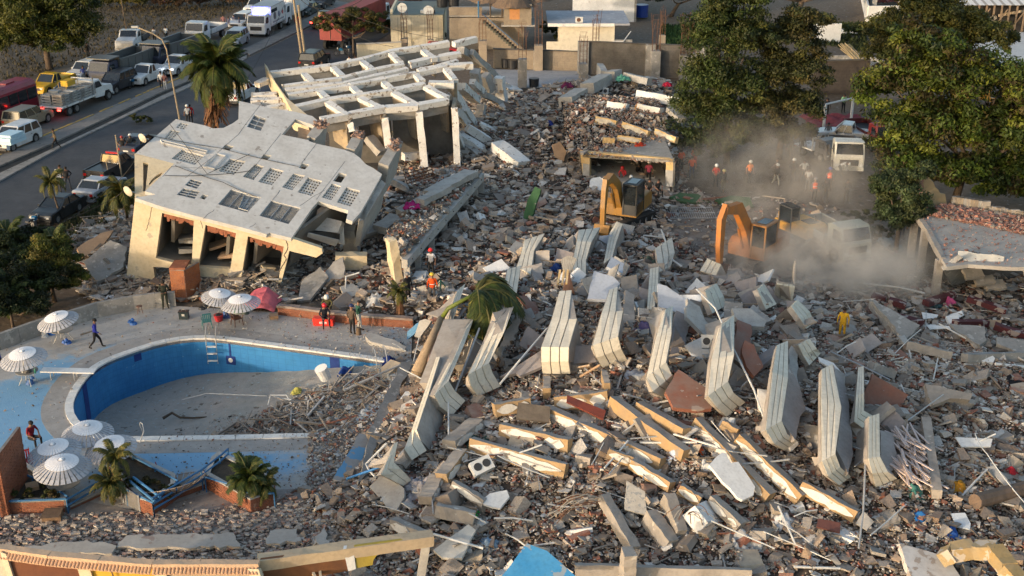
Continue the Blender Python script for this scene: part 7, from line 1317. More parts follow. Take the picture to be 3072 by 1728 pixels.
# ================================================================ PEOPLE
BOOT=mat('boots',(.03,.025,.02),(.02,.018,.015),8,.8,0,world=False);HAIR=mat('hair',(.012,.01,.009),(.02,.015,.012),8,.7,0,world=False)
SKINS=[mat('skin_a',(.26,.14,.09),(.23,.12,.08),8,.6,0,world=False),mat('skin_b',(.16,.085,.055),(.14,.07,.045),8,.6,0,world=False)]
POSES={'stand':dict(hip=(0,0,.93),chest=(0,.0,1.33),neck=(0,0,1.50),head=(0,.01,1.62),kn=[(-.11,.03,.50),(.11,.02,.50)],ft=[(-.13,0,.08),(.13,0,.08)],el=[(-.27,-.03,1.15),(.27,-.02,1.15)],ha=[(-.28,.08,.90),(.28,.08,.90)]),'hips':dict(hip=(0,0,.93),chest=(0,.02,1.33),neck=(0,0,1.50),head=(0,.03,1.62),kn=[(-.14,.03,.50),(.14,.02,.50)],ft=[(-.20,0,.08),(.20,.05,.08)],el=[(-.36,-.1,1.16),(.36,-.1,1.16)],ha=[(-.18,.10,1.0),(.18,.10,1.0)]),'walk':dict(hip=(0,0,.91),chest=(0,.05,1.31),neck=(0,.06,1.48),head=(0,.09,1.60),kn=[(-.10,.22,.52),(.10,-.05,.50)],ft=[(-.11,.30,.09),(.11,-.36,.14)],el=[(-.27,-.12,1.14),(.27,.08,1.14)],ha=[(-.27,.0,.92),(.26,.28,1.0)]),'carry':dict(hip=(0,0,.93),chest=(0,.0,1.33),neck=(0,0,1.50),head=(0,.05,1.61),kn=[(-.11,.03,.50),(.11,.06,.50)],ft=[(-.14,0,.08),(.14,.06,.08)],el=[(-.28,.02,1.14),(.28,.02,1.14)],ha=[(-.12,.30,1.12),(.12,.32,1.10)]),'sit':dict(hip=(0,0,.50),chest=(0,.06,.90),neck=(0,.10,1.07),head=(0,.14,1.19),kn=[(-.16,.44,.52),(.16,.44,.52)],ft=[(-.18,.42,.08),(.18,.46,.08)],el=[(-.30,.14,.74),(.30,.14,.74)],ha=[(-.16,.38,.60),(.16,.38,.60)]),'crouch':dict(hip=(0,-.05,.38),chest=(0,.16,.74),neck=(0,.25,.90),head=(0,.33,1.0),kn=[(-.20,.36,.50),(.20,.34,.44)],ft=[(-.18,.14,.08),(.18,.06,.08)],el=[(-.30,.30,.62),(.30,.30,.62)],ha=[(-.14,.50,.46),(.14,.52,.44)]),'bend':dict(hip=(0,-.10,.88),chest=(0,.24,1.08),neck=(0,.40,1.10),head=(0,.52,1.08),kn=[(-.14,.02,.48),(.14,.05,.48)],ft=[(-.17,0,.08),(.17,.1,.08)],el=[(-.25,.38,.82),(.25,.40,.82)],ha=[(-.14,.50,.58),(.14,.55,.58)])}
def body_mesh(pose):
 P=POSES[pose];hip,chest,neck,head=[V3(P[k])for k in('hip','chest','neck','head')];up=(chest-hip).normalized()
 V_=[];E=[];Rr=[]
 def v(p,r,par=None):
  V_.append(V3(p));Rr.append(r);i=len(V_)-1
  if par is not None:E.append((par,i))
  return i
 h=v(hip,(.155,.125));w_=v(hip.lerp(chest,.5),(.145,.11),h);c=v(chest,(.18,.125),w_);n=v(neck,(.062,.062),c);hd0=v(neck.lerp(head,.55),(.075,.085),n);hd=v(head+up*.03,(.088,.10),hd0);v(head+up*.11,(.06,.07),hd)
 for k,s in((0,-1),(1,1)):
  hj=v(hip+V3((s*.10,0,-.05)),(.10,.10),h);kn=v(P['kn'][k],(.062,.066),hj);cf=v(V3(P['kn'][k]).lerp(V3(P['ft'][k]),.35),(.058,.060),kn);an=v(P['ft'][k],(.042,.046),cf);v(V3(P['ft'][k])+V3((s*.03,.17,-.035)),(.045,.032),an)
  sh=v(chest+V3((s*.185,0,0))+up*.085,(.062,.062),c);el=v(P['el'][k],(.045,.045),sh);v(P['ha'][k],(.030,.030),el)
 me=bpy.data.meshes.new('body_'+pose);me.from_pydata(V_,E,[]);o=bpy.data.objects.new('tmp',me);COL.objects.link(o);sk=o.modifiers.new('s','SKIN');sk.use_smooth_shade=True
 for i,r in enumerate(Rr):me.skin_vertices[0].data[i].radius=r
 me.skin_vertices[0].data[0].use_root=True;ss=o.modifiers.new('u','SUBSURF');ss.levels=1;ss.render_levels=1
 dg=bpy.context.evaluated_depsgraph_get();out=bpy.data.meshes.new_from_object(o.evaluated_get(dg));bpy.data.objects.remove(o)
 vs=[x.co.copy()for x in out.vertices];fs=[tuple(p.vertices)for p in out.polygons]
 mb=MB();fw=V3((0,1,0));tilt=(head-neck).normalized()
 mb.add([head+fw*.095+tilt*.02,head+fw*.125-tilt*.025,head+fw*.095-tilt*.035+V3((.018,0,0)),head+fw*.095-tilt*.035-V3((.018,0,0))],[(0,1,2),(0,3,1),(1,3,2)])
 for s in(-1,1):mb.box(head.x+s*.088-.012,head.x+s*.088+.012,head.y-.02,head.y+.02,head.z-.02,head.z+.035)
 for k,s in((0,-1),(1,1)):
  ha,el=V3(P['ha'][k]),V3(P['el'][k]);d=(ha-el).normalized();sd=d.cross(V3((0,0,1)));sd=sd.normalized()if sd.length>.1 else V3((1,0,0));a,f=obox(ha-d*.01,ha+d*.09,.085,.035,up=sd.cross(d));mb.add(a,f)
  for q in range(4):
   b0=ha+d*.085+sd*(-.032+.0215*q);L_=(.07,.08,.076,.06)[q];k1=b0+d*L_*.5;k2=k1+(d*.8-sd.cross(d)*.6).normalized()*L_*.5;mb.tube([b0,k1,k2],.010,5,r2=.007)
  mb.tube([ha+d*.02+sd*.04,ha+d*.06+sd*.075,ha+d*.09+sd*.08],.012,5,r2=.009)
 nb=len(fs);fs2=[tuple(i+len(vs)for i in f)for f in mb.f];vs+=[V3(x)for x in mb.v];me2=bpy.data.meshes.new('body_'+pose);me2.from_pydata(vs,[],fs+fs2);me2.shade_smooth()
 idx=[]
 ax=(neck-hip).normalized()
 for pi,p in enumerate(me2.polygons):
  co=p.center
  if pi>=nb:idx.append(0);continue
  dft=min((co-V3(q)).length for q in P['ft'])
  dha=min((co-V3(q)).length for q in P['ha'])
  t=(co-hip).dot(ax)
  dl=min(seg_d(co,hip+V3((s*.1,0,-.05)),V3(P['kn'][k]))for k,s in((0,-1),(1,1)));dl=min(dl,min(seg_d(co,V3(P['kn'][k]),V3(P['ft'][k]))for k in(0,1)))
  dt=seg_d(co,hip+ax*.05,chest);da=min(seg_d(co,chest+V3((s*.18,0,.0)),V3(P['el'][k]))for k,s in((0,-1),(1,1)));df=min(seg_d(co,V3(P['el'][k]),V3(P['ha'][k]))for k in(0,1));dh=seg_d(co,neck+ax*.02,head+ax*.1)
  if dft<.19 and co.z<.16:idx.append(3)
  elif dh<.115 and dh<dt:idx.append(0)
  elif dl<dt*.95 and dl<df and dl<da:idx.append(2)
  elif df<.07 and df<dt*.6:idx.append(4)
  else:idx.append(1)
 for _ in range(5):me2.materials.append(None)
 me2.polygons.foreach_set('material_index',idx);return me2
def seg_d(p,a,b):
 d=b-a;t=max(0,min(1,(p-a).dot(d)/max(1e-9,d.dot(d))));return(p-a-d*t).length
BODIES={k:body_mesh(k)for k in POSES}
HAIRM=bpy.data.meshes.new('hair');HELM=bpy.data.meshes.new('helmet');BRIM=bpy.data.meshes.new('helmet_brim')
def dome(me,r,lo,sx=1.0,sy=1.12,n=12):
 vs=[];
 for j in range(5):
  a=lo+(math.pi/2-lo)*j/4
  vs+=[(r*sx*cos(a)*cos(t),r*sy*cos(a)*sin(t),r*sin(a))for t in np.linspace(0,2*math.pi,n,False)]
 fs=[(j*n+k,j*n+(k+1)%n,(j+1)*n+(k+1)%n,(j+1)*n+k)for j in range(4)for k in range(n)]+[tuple(range(n-1,-1,-1))];me.from_pydata(vs,[],fs);me.shade_smooth()
dome(HAIRM,.108,-.25);dome(HELM,.142,0.0,1.0,1.15)
mbx=MB();mbx.cyl((0,.02,-.012),.15,.015,14);BRIM.from_pydata(mbx.v,[],mbx.f)
CMAT={}
def cm(c):
 if c not in CMAT:CMAT[c]=mat('wear_%.2f_%.2f_%.2f'%c,c,tuple(v*.75 for v in c),6,.85,.2,20,world=False)
 return CMAT[c]
def person(label,x,y,rz,pose,top,legs,helmet=None,z=None,sleeve=None,s=1.0,at=None,vest=None):
 """rz: heading, 0 looks away from the camera; pi faces it"""
 p=at or(T(x,y,0)if z is None else g(x,y,z));t=thing('person',label,'person',p,rz);b=link('body',BODIES[pose],None,t)
 sk=random.choice(SKINS)
 for i,m_ in enumerate((sk,cm(top),cm(legs),BOOT,sk if sleeve is None else cm(top))):b.material_slots[i].link='OBJECT';b.material_slots[i].material=m_
 P=POSES[pose];hd=V3(P['head']);ax=(hd-V3(P['neck'])).normalized();q=V3((0,0,1)).rotation_difference(ax).to_euler()
 if helmet:h=link('helmet',HELM,None,t,hd+ax*.055,q);h.material_slots[0].link='OBJECT' if h.material_slots else None;
 else:h=link('hair',HAIRM,HAIR,t,hd+ax*.045-V3((0,.012,0)),q)
 if helmet:
  hm=paint('helmet_%.2f_%.2f_%.2f'%helmet,helmet,.35);h.material_slots[0].material=hm;b2_=link('brim',BRIM,None,h);b2_.material_slots[0].link='OBJECT';b2_.material_slots[0].material=hm
 if vest:
  hip,ch=V3(P['hip']),V3(P['chest']);n=12;vs=[]
  for u,rx,ry in((.12,.175,.145),(.5,.165,.135),(1.0,.20,.15),(1.22,.13,.11)):
   c=hip.lerp(ch,u);vs+=[c+V3((rx*cos(a),ry*sin(a),0))for a in np.linspace(0,2*math.pi,n,False)]
  mesh('vest',vs,[(j*n+k,j*n+(k+1)%n,(j+1)*n+(k+1)%n,(j+1)*n+k)for j in range(3)for k in range(n)],cm(vest),t)
  mesh('reflective_band',[V3(v)*1.0+V3((0,0,0))for v in[hip.lerp(ch,.55)+V3((.178*cos(a),.148*sin(a),dz))for dz in(-.02,.02)for a in np.linspace(0,2*math.pi,n,False)]],[(k,(k+1)%n,(k+1)%n+n,k+n)for k in range(n)],HL,t)
 t.scale=(s,s,s);return t
HELM.materials.append(None);BRIM.materials.append(None)
K,N_,WHc,RDc,YLc,ORc=(.02,.02,.022),(.015,.018,.03),(.65,.65,.63),(.5,.01,.015),(.65,.45,.02),(.85,.10,.015)
PI=math.pi
bl=person('man in a blue jersey strolling over the deck with a club behind him',290,1046,R(-80),'walk',(.02,.03,.28),(.015,.015,.018),z=.06,sleeve=1)
o=MB().tube([(0,0,0),(-.05,-.75,-.22)],.035,6,r2=.05).build('club',BLK,loc=bl.location+Matrix.Rotation(R(-80),3,'Z')@V3((-.27,-.02,.94)),rot=(0,0,R(-80)));tag(o,'dark club held behind the man in the blue jersey','club')
person('person in a red top and black cap bending behind the front umbrellas',98,1338,R(-120),'sit',(.22,.01,.02),K,z=.06)
person('man in a brown jacket and dark blue cap with a bag on the deck',1058,1004,R(-30),'stand',(.10,.07,.05),K,(.01,.02,.10),z=.06,sleeve=1);person('man in a green shirt and white trousers pointing beside the brown jacket',1078,990,R(-60),'carry',(.03,.10,.07),(.55,.55,.52),z=.06)
tag(MB().cyl((0,0,0),.16,.4,10,r2=.12).build('shoulder_bag',mat('bag_tan',(.16,.11,.07),(.1,.07,.05)),loc=g(1064,1002,.75)+V3((.22,-.05,0))),'tan bag hanging at the hip of the man in brown','bag')
person('rescuer in a red helmet seated on the wall behind the red case',975,975,R(200),'sit',N_,N_,(.55,.01,.02),z=.12,sleeve=1);person('rescuer with a white helmet and yellow scarf behind the seated one',985,935,R(180),'crouch',(.10,.09,.04),K,WHc,z=.4,sleeve=1)
person('rescuer in a bright orange coat and yellow helmet seen from behind',1298,908,R(10),'stand',ORc,(.10,.09,.09),YLc,sleeve=1,vest=ORc);person('person dressed in black at the small palm',1224,905,R(-140),'stand',K,K,(.2,.2,.2),sleeve=1)
person('rescuer in a white shirt and red helmet below the long slab',1294,830,R(170),'stand',(.55,.55,.58),K,(.7,.02,.02));person('soldier in dark camouflage against the end of the curved wall',497,925,R(200),'carry',(.03,.035,.025),(.025,.03,.02),None,z=.06,sleeve=1)
person('person in yellow overalls standing alone on the right rubble',2524,1018,R(150),'stand',(.62,.35,.02),(.55,.30,.02),sleeve=1);person('person in blue at the far left edge of the deck',2,1102,R(90),'sit',(.03,.05,.3),K,z=.06)
for lb,x,y,rz,ps,tp,lg,hm in[('man in dark uniform and red cap by the roadside pole',372,472,200,'hips',K,(.05,.05,.055),(.25,.02,.02)),('policeman in a white helmet beside the red capped one',397,466,190,'stand',(.04,.045,.05),(.05,.05,.05),WHc),('person in a white hood with a backpack on the road',178,580,10,'stand',(.65,.65,.66),(.05,.05,.05),WHc),('man in a khaki shirt at the rear of the three on the road',187,563,150,'stand',(.16,.14,.10),(.03,.07,.08),None),('man in black with white shoes, rightmost of the three on the road',205,568,200,'hips',K,(.04,.05,.07),None),('pedestrian crossing the kerb strip with a bag',170,448,100,'walk',(.16,.12,.07),K,None),('man in a white shirt on the median pavement',486,268,190,'stand',WHc,(.03,.03,.04),None),('person in light trousers beside the man in white',497,272,170,'stand',(.22,.10,.09),(.55,.55,.55),None),('person all in red standing by the street pole',893,87,200,'stand',RDc,RDc,None),('white helmeted person behind the palm base',566,374,180,'stand',(.3,.33,.38),K,WHc),('person in red next to the white helmet behind the palm',574,372,200,'stand',RDc,K,None),('man in white seen through the white frame',1050,218,180,'stand',WHc,(.1,.1,.12),None),('person in black seen through the white frame, next to the man in white',1068,216,160,'stand',K,K,None),('person in grey seen through the first cell of the white frame',968,234,180,'stand',(.08,.08,.09),K,None),('person in yellow seen through the white frame',990,232,200,'crouch',(.6,.4,.02),K,None),('dark figure by the first dump truck',266,176,180,'stand',K,K,None),('person in blue beside the parked front dump truck',254,250,200,'stand',(.03,.05,.2),(.4,.4,.4),None),('worker on the field next to the white open door truck',465,128,170,'stand',(.4,.4,.4),K,None),('person in white perched beyond the street lamp',500,124,180,'stand',WHc,K,None),('man in a white hard hat standing in the cleared lane',2404,466,190,'stand',K,K,WHc),('man in dark clothes at the edge of the central tree',2368,477,150,'stand',K,(.05,.06,.06),None),('second dark figure at the edge of the central tree',2342,464,200,'stand',(.04,.04,.04),K,None),('man in a white helmet and brown jacket left of the crowd in the dust',2326,558,200,'walk',(.08,.06,.045),(.4,.38,.33),WHc),('man in black with a harness in the dusty crowd',2377,543,170,'hips',K,(.06,.06,.06),WHc),('man in a white shirt in the dusty crowd',2409,545,180,'hips',WHc,(.08,.08,.09),None),('man in a grey shirt just behind the first orange vest',2422,572,160,'carry',(.45,.45,.45),(.1,.1,.1),None),('figure in black walking behind the dusty crowd',2330,540,100,'walk',K,K,None),('man in black between the two orange vests',2473,606,200,'hips',K,(.03,.03,.03),None),('man in black holding tools right of the orange vests',2537,606,170,'carry',K,K,None),('person in white leaning by the truck front',2520,530,240,'bend',WHc,K,WHc),('dark figure bent at the truck front',2496,545,120,'bend',K,K,None),('man in black on the rubble edge by the slab house',2703,720,180,'stand',(.02,.02,.02),(.04,.05,.08),None),('figure at the white goal frame in dark clothes',2478,352,180,'stand',K,K,None),('figure in a pale green vest behind the goal frame',2528,338,190,'carry',(.25,.45,.25),K,None),('man in grey by the white pickup in the lane',2481,430,170,'stand',(.2,.2,.2),K,None),('rescuer in red and black beside the low portal, holding gear',2146,560,170,'carry',(.30,.03,.02),K,WHc),('rescuer with a yellow bag beside the tree',2168,578,200,'stand',(.04,.04,.04),(.10,.09,.05),(.3,.25,.1)),('rescuer in an orange coat alone in the dust under the tree',2247,550,190,'stand',(.75,.20,.03),K,(.6,.58,.5)),('rescuer in orange standing right of the ochre room',2042,512,200,'carry',(.70,.08,.02),K,None),('rescuer in red under the tree edge, arms raised',2083,505,160,'carry',RDc,(.4,.02,.02),(.4,.02,.02)),('rescuer in orange in front of the red one',2074,535,180,'stand',(.75,.10,.02),(.05,.07,.13),None),('man in black against the right pier of the ochre room',2030,554,170,'carry',K,K,None),('man in a red shirt and white cap seated at the edge of the ochre room',1891,578,180,'sit',(.40,.01,.03),K,WHc),('leftmost of the three seated in black at the ochre room',1927,582,190,'sit',K,K,None),('middle one of the three seated in black at the ochre room',1948,585,170,'sit',(.03,.028,.025),K,None),('rightmost of the three seated in black at the ochre room',1972,588,200,'sit',K,(.03,.03,.03),None),('rescuer with a white helmet and pink bib behind the seated ones',1945,552,180,'stand',(.5,.08,.14),K,WHc),('person in red deep inside the ochre room',1872,540,150,'crouch',(.5,.04,.05),(.3,.3,.32),(.5,.02,.02)),('person in black deep inside the ochre room',1912,530,200,'crouch',K,K,None)]:
 person(lb,x,y,R(rz),ps,tp,lg,hm,sleeve=1 if RN()<.6 else None)
for lb,x,y,hm in(('worker in an orange vest and grey helmet at the left of the pair',2441,604,(.2,.2,.22)),('worker in an orange reflective vest and blue helmet',2485,572,(.03,.08,.35))):person(lb,x,y,R(180),'stand',(.10,.10,.12),K,hm,vest=(.85,.12,.03),sleeve=1)
for lb,x,y,c in(('rider in a red helmet by the black suv',378,244,(.5,.05,.03)),('rider in a second red helmet beside the motorcycle',390,246,(.45,.03,.03))):person(lb,x,y,R(200),'sit',K,K,c,sleeve=1)
for i in range(5):person(['first','second','third','fourth','fifth'][i]+' from the left in the group riding in the pink pickup bed behind the palm',672+i*16,88+(i%2)*6,R(UN(90,250)),'stand',random.choice([(.12,.06,.07),(.1,.1,.15),(.25,.12,.12)]),K,None,sleeve=1)
# ================================================================ TREES AND PLANTS
def leafmat(name,c):
 m=mat(name,c,attr='tint',scale=.5,rough=.6,bump=0);N=m.node_tree;P=N.nodes['Principled BSDF']
 P.inputs['Subsurface Weight'].default_value=0
 tr=N.nodes.new('ShaderNodeBsdfTranslucent');mx=N.nodes.new('ShaderNodeMixShader');mx.inputs[0].default_value=.22;src=P.inputs['Base Color'].links[0].from_socket
 N.links.new(src,tr.inputs[0]);out=N.nodes['Material Output'];N.links.new(P.outputs[0],mx.inputs[1]);N.links.new(tr.outputs[0],mx.inputs[2]);N.links.new(mx.outputs[0],out.inputs[0]);return m
LEAF=leafmat('leaf',(.1,.1,.1));BARK=mat('bark',(.13,.095,.07),(.08,.06,.045),3,.95,.6)
def foliage(name,blobs,n,size,cols,parent,seed,droop=.0,loc=None):
 """leaf clumps: each blob (cx,cy,cz,rx,ry,rz) gets sub-clumps; leaves sit near the clump surfaces"""
 rng=np.random.default_rng(seed);V,C=[],[];tot=sum(b[3]*b[4]+b[3]*b[5]for b in blobs)
 for b in blobs:
  nb=int(n*(b[3]*b[4]+b[3]*b[5])/tot);k=max(9,int(40*(b[3]*b[5]/6)**.6));d=rng.normal(size=(k,3));d/=np.linalg.norm(d,axis=1,keepdims=True);d[:,2]=np.where(d[:,2]<-.35,-d[:,2]*.6,d[:,2])
  cc=d*np.array(b[3:6])*rng.uniform(.55,1.0,(k,1))+np.array(b[:3]);cr=rng.uniform(.22,.42,k)*min(b[3:6]);ctint=rng.uniform(.55,1.35,k);hue=rng.integers(0,len(cols),k)
  i=rng.integers(0,k,nb);u=rng.normal(size=(nb,3));u/=np.linalg.norm(u,axis=1,keepdims=True);u[:,2]=np.abs(u[:,2])*np.where(rng.uniform(size=nb)<.75,1,-.6)
  p=cc[i]+u*(cr[i]*rng.uniform(.35,1.15,nb))[:,None]*np.array([1.15,1.15,.8]);nrm=u+rng.normal(0,.5,(nb,3));nrm/=np.linalg.norm(nrm,axis=1,keepdims=True)
  t=np.cross(nrm,rng.normal(size=(nb,3)));t/=np.linalg.norm(t,axis=1,keepdims=True);t[:,2]-=droop;t/=np.linalg.norm(t,axis=1,keepdims=True);q=np.cross(nrm,t);s=size*rng.uniform(.6,1.4,nb)[:,None]
  V.append(np.stack([p-t*s,p+q*s*.42,p+t*s,p-q*s*.42],1));col=np.array(cols)[np.where(rng.uniform(size=nb)<.8,hue[i],rng.integers(0,len(cols),nb))]*(ctint[i]*rng.uniform(.7,1.3,nb))[:,None];C.append(np.repeat(col[:,None],4,1))
 V=np.concatenate(V).reshape(-1,3);C=np.concatenate(C).reshape(-1,3);o=raw_mesh(name,V,np.arange(len(V)).reshape(-1,4),LEAF,C,parent);o['kind']='stuff' if parent is None else 'thing'
 if parent is not None:del o['kind']
 return o
def tree(label,base,blobs,n,size,cols,seed,trunk_r=.35,cat='tree',name='tree',group=None,droop=0.,trunks=1,z=0):
 """blobs in metres relative to the base"""
 b=g(*base,z)if not isinstance(base,Vector)else base;t=thing(name,label,cat,b,0,group);foliage('crown',blobs,int(n*2.1),size*.92,cols,t,seed,droop);rng=random.Random(seed)
 top=sum((V3(q[:3])for q in blobs),V3())/len(blobs)
 if trunk_r:
  mb=MB();f=top*.5;f.z=top.z*.55;mb.tube([(0,0,-.2),tuple(f*.5),tuple(f)],trunk_r,10,r2=trunk_r*.6);mb.build('trunk',BARK,t,smooth=True);mb=MB()
  for q in blobs:c=V3(q[:3]);mb.tube([f,f.lerp(c,.5)+V3((0,0,-.3)),c],trunk_r*.4,6,r2=.04)
  mb.build('limbs',BARK,t,smooth=True)
 return t
GD=[(.045,.062,.014),(.030,.045,.012),(.070,.075,.018),(.055,.060,.016)];GB_=[(.075,.11,.015),(.05,.085,.014),(.10,.115,.02),(.04,.06,.015)];GO=[(.052,.074,.017),(.034,.053,.014),(.072,.082,.02),(.038,.062,.015)];GT=[(.05,.075,.03),(.035,.055,.022),(.07,.085,.03)]
def scat(n,rx,ry,z0,z1,r,seed,cx=0,cy=0):
 rg=random.Random(seed);out=[]
 for i in range(n):a=rg.uniform(0,6.28);k=math.sqrt(rg.random());out.append((cx+rx*k*cos(a),cy+ry*k*sin(a),rg.uniform(z0,z1),r*rg.uniform(.75,1.25),r*rg.uniform(.75,1.2),r*rg.uniform(.6,.95)))
 return out
tree('big dark green tree standing on the field at the top left',(150,208),[(-3,-.5,2.8,3,2.6,1.8),(1,-.5,2.9,3.4,2.8,1.8),(-1.5,0,4.6,4.6,4,3),(2.6,.5,4.3,3.6,3,2.6),(-4.2,0,4.4,2.6,2.6,2.2),(0,1,7.0,4.5,4,2.6),(3.4,.8,6.4,2.6,2.6,2),(-3.4,1,7,3,3,2.4),(.5,1,9,3.2,3,2)],26000,.17,[(.06,.075,.010),(.035,.05,.010),(.085,.088,.012)],101,.4)
tree('broad rounded tree with brownish leaves beside the red container trailer',(1062,168),[(-1.8,0,2.9,2.0,1.8,1.1),(1.6,0,2.9,2.1,1.8,1.1),(0,.6,3.8,2.8,2.2,1.3),(2.6,.4,3.8,1.6,1.6,1),(-2.8,.3,3.6,1.5,1.4,.9)],10000,.12,[(.10,.075,.018),(.05,.06,.014),(.07,.07,.018)],102,.16)
tree('tall olive green tree behind the ochre room, standing in front of the clearing lane',(2180,492),[(-2.4,-.5,1.4,2.2,2.0,1.3),(-1.9,-.3,1.9,2.4,2.0,1.6),(.6,-.3,1.8,2.3,2.0,1.5),(-2.2,0,3.9,2.4,2.2,2.2),(0,.3,3.6,2.6,2.2,2.0),(-1.6,.5,6.2,2.6,2.4,2.4),(.8,.6,5.8,2.4,2.4,2.2),(-1.2,.8,9.2,2.4,2.3,2.4),(.3,.8,12,2.4,2,2.2),(-1.4,.7,10.8,2.4,2.2,2.0),(1.2,.7,9.6,2.2,2,2.0),(-.9,.9,13.2,2.4,2,2.0),(.8,.9,14,2.2,2,2.0),(.2,1,16,2.3,2,2.0),(-.5,1,14.6,2.0,2,2.2),(-.3,1,17,2,2,2.0)],42000,.14,GO,103,.3,droop=.5)
tree('spreading brown green tree right behind the tall olive one',(2335,478),[(-1.0,0,1.7,2.0,1.8,1.4),(1.2,0,2.0,1.8,1.8,1.3),(-1.4,0,3.8,2.2,2,2.0),(1.2,0,4.0,2.0,2,1.9),(-.6,.5,6.4,2.4,2.2,2.2),(1.5,.6,6.6,2.2,2.1,2.0),(0,.8,9.2,2.6,2.4,2.1),(1.7,1,10.5,1.8,1.8,1.5)],26000,.14,[(.062,.068,.020),(.042,.052,.016),(.085,.075,.025),(.04,.05,.015)],104,.28,droop=.3)
tree('wide bright green tree filling the right side of the photo',(2860,612),[(-3.6,-.5,2.4,2.6,2.2,2.1),(-1,-.6,2.2,2.8,2.2,2.0),(2,-.6,2.0,2.8,2.2,1.9),(5,-.5,2.2,3,2.4,2.0),(8,-.4,2.8,3,2.4,2.2),(-3.9,0,5.2,2.6,2.4,2.3),(-1.4,.2,5.4,3.0,2.6,2.5),(2.0,.2,5.0,3.2,2.8,2.3),(5.2,0,5.2,3.2,3,2.4),(-4.8,.6,8,2.8,2.6,2.4),(-1.6,.6,8.6,3.4,3,2.6),(2.2,.6,8.0,3.4,3,2.5),(5.6,.4,8,3.2,3,2.4),(8,0,6.4,2.8,2.8,2.4),(-3.2,1,11,2.8,2.6,1.8)],60000,.17,[(.075,.112,.013),(.050,.082,.012),(.105,.125,.015),(.03,.052,.010),(.065,.055,.018)],105,.32)
tree('feathery tree crown rising behind the wide bright green one',(2770,330),[(-3.5,0,7.2,3.0,2.8,1.9),(0,0,8.0,3.8,3.2,2.4),(3.4,0,7.2,3.4,3,2.0),(-.6,.6,5.2,5.6,3,2.4),(5.6,0,6.2,2.6,2.4,1.4),(-1.2,1,9.6,2.6,2.4,1.4)],26000,.16,[(.075,.082,.016),(.05,.062,.014),(.10,.095,.02)],106,.3)
tree('young green tree at the corner of the slab house',(2685,770),[(-.6,0,2.6,1.4,1.3,1.4),(.7,0,2.9,1.3,1.2,1.2),(0,.2,4.2,1.6,1.4,1.4),(-.9,.1,4.6,1.2,1.1,1.1),(.9,.2,5.2,1.2,1.1,1.0)],14000,.11,GT,107,.18)
tree('thick limbed tree at the top edge right of centre',(2385,80),[(-4.8,0,4.4,3,2.8,2),(-1.8,.4,4.8,3,2.8,2.2),(2.2,.4,4.8,3.2,3,2.2),(5.2,0,4.6,3,2.8,1.9),(0,1,7,5,4,2.4),(6.5,1,7,3,3,2)],26000,.18,GD+[(.07,.05,.02)],108,.5)
tree('dark tree at the top edge left of the white ruin',(2600,40),[(-1,0,4.5,3,2.5,2.5),(1.5,0,4,2.5,2,2)],7000,.18,[(.02,.035,.01),(.03,.04,.012)],109,.3)
tree('tree filling the gap between the maroon roof and the top edge',(2010,50),[(0,0,2.6,3.2,2.4,1.8),(4,0,3.2,3,2.4,2)],8000,.18,[(.025,.045,.012),(.035,.05,.012)],110,.3)
tree('rounded mango like tree left of the curved wall',(165,905),[(-1.0,0,1.9,1.3,1.2,1.1),(.7,0,2.0,1.3,1.2,1.1),(-.2,.3,2.9,1.5,1.3,1.0),(1.3,.2,1.3,.9,.9,.8),(-1.6,.1,1.1,.9,.9,.8),(0,-.2,.9,1.4,1.1,.8)],20000,.085,[(.085,.10,.014),(.05,.07,.012),(.12,.105,.02)],111,.15)
tree('dark bush massed at the lower left behind the curved wall',(40,985),[(-1,0,1.4,2.0,1.6,1.4),(1.0,0,1.1,1.4,1.3,1.1),(-2.4,0,2,2,1.6,1.6),(-1,2.5,1.8,2.2,1.8,1.5),(.8,3,1.5,2,1.8,1.3)],22000,.09,[(.022,.035,.010),(.035,.05,.012),(.015,.025,.008)],112,.1,name='bush',cat='bush')
tree('dark shrubs between palms and rubble at the left edge',(70,780),[(-2,0,1.3,2.2,1.8,1.3),(1,0,1.1,1.9,1.7,1.1),(-3.5,0,1.6,2,1.6,1.4),(2.2,-.6,.8,1.3,1.2,.8),(0,-3,1.4,2.2,1.8,1.3),(-2,-3.5,1.5,2.2,1.8,1.4),(1.8,-3,1,1.5,1.4,1)],24000,.09,[(.020,.032,.010),(.03,.045,.012)],113,.1,name='bush',cat='bush')
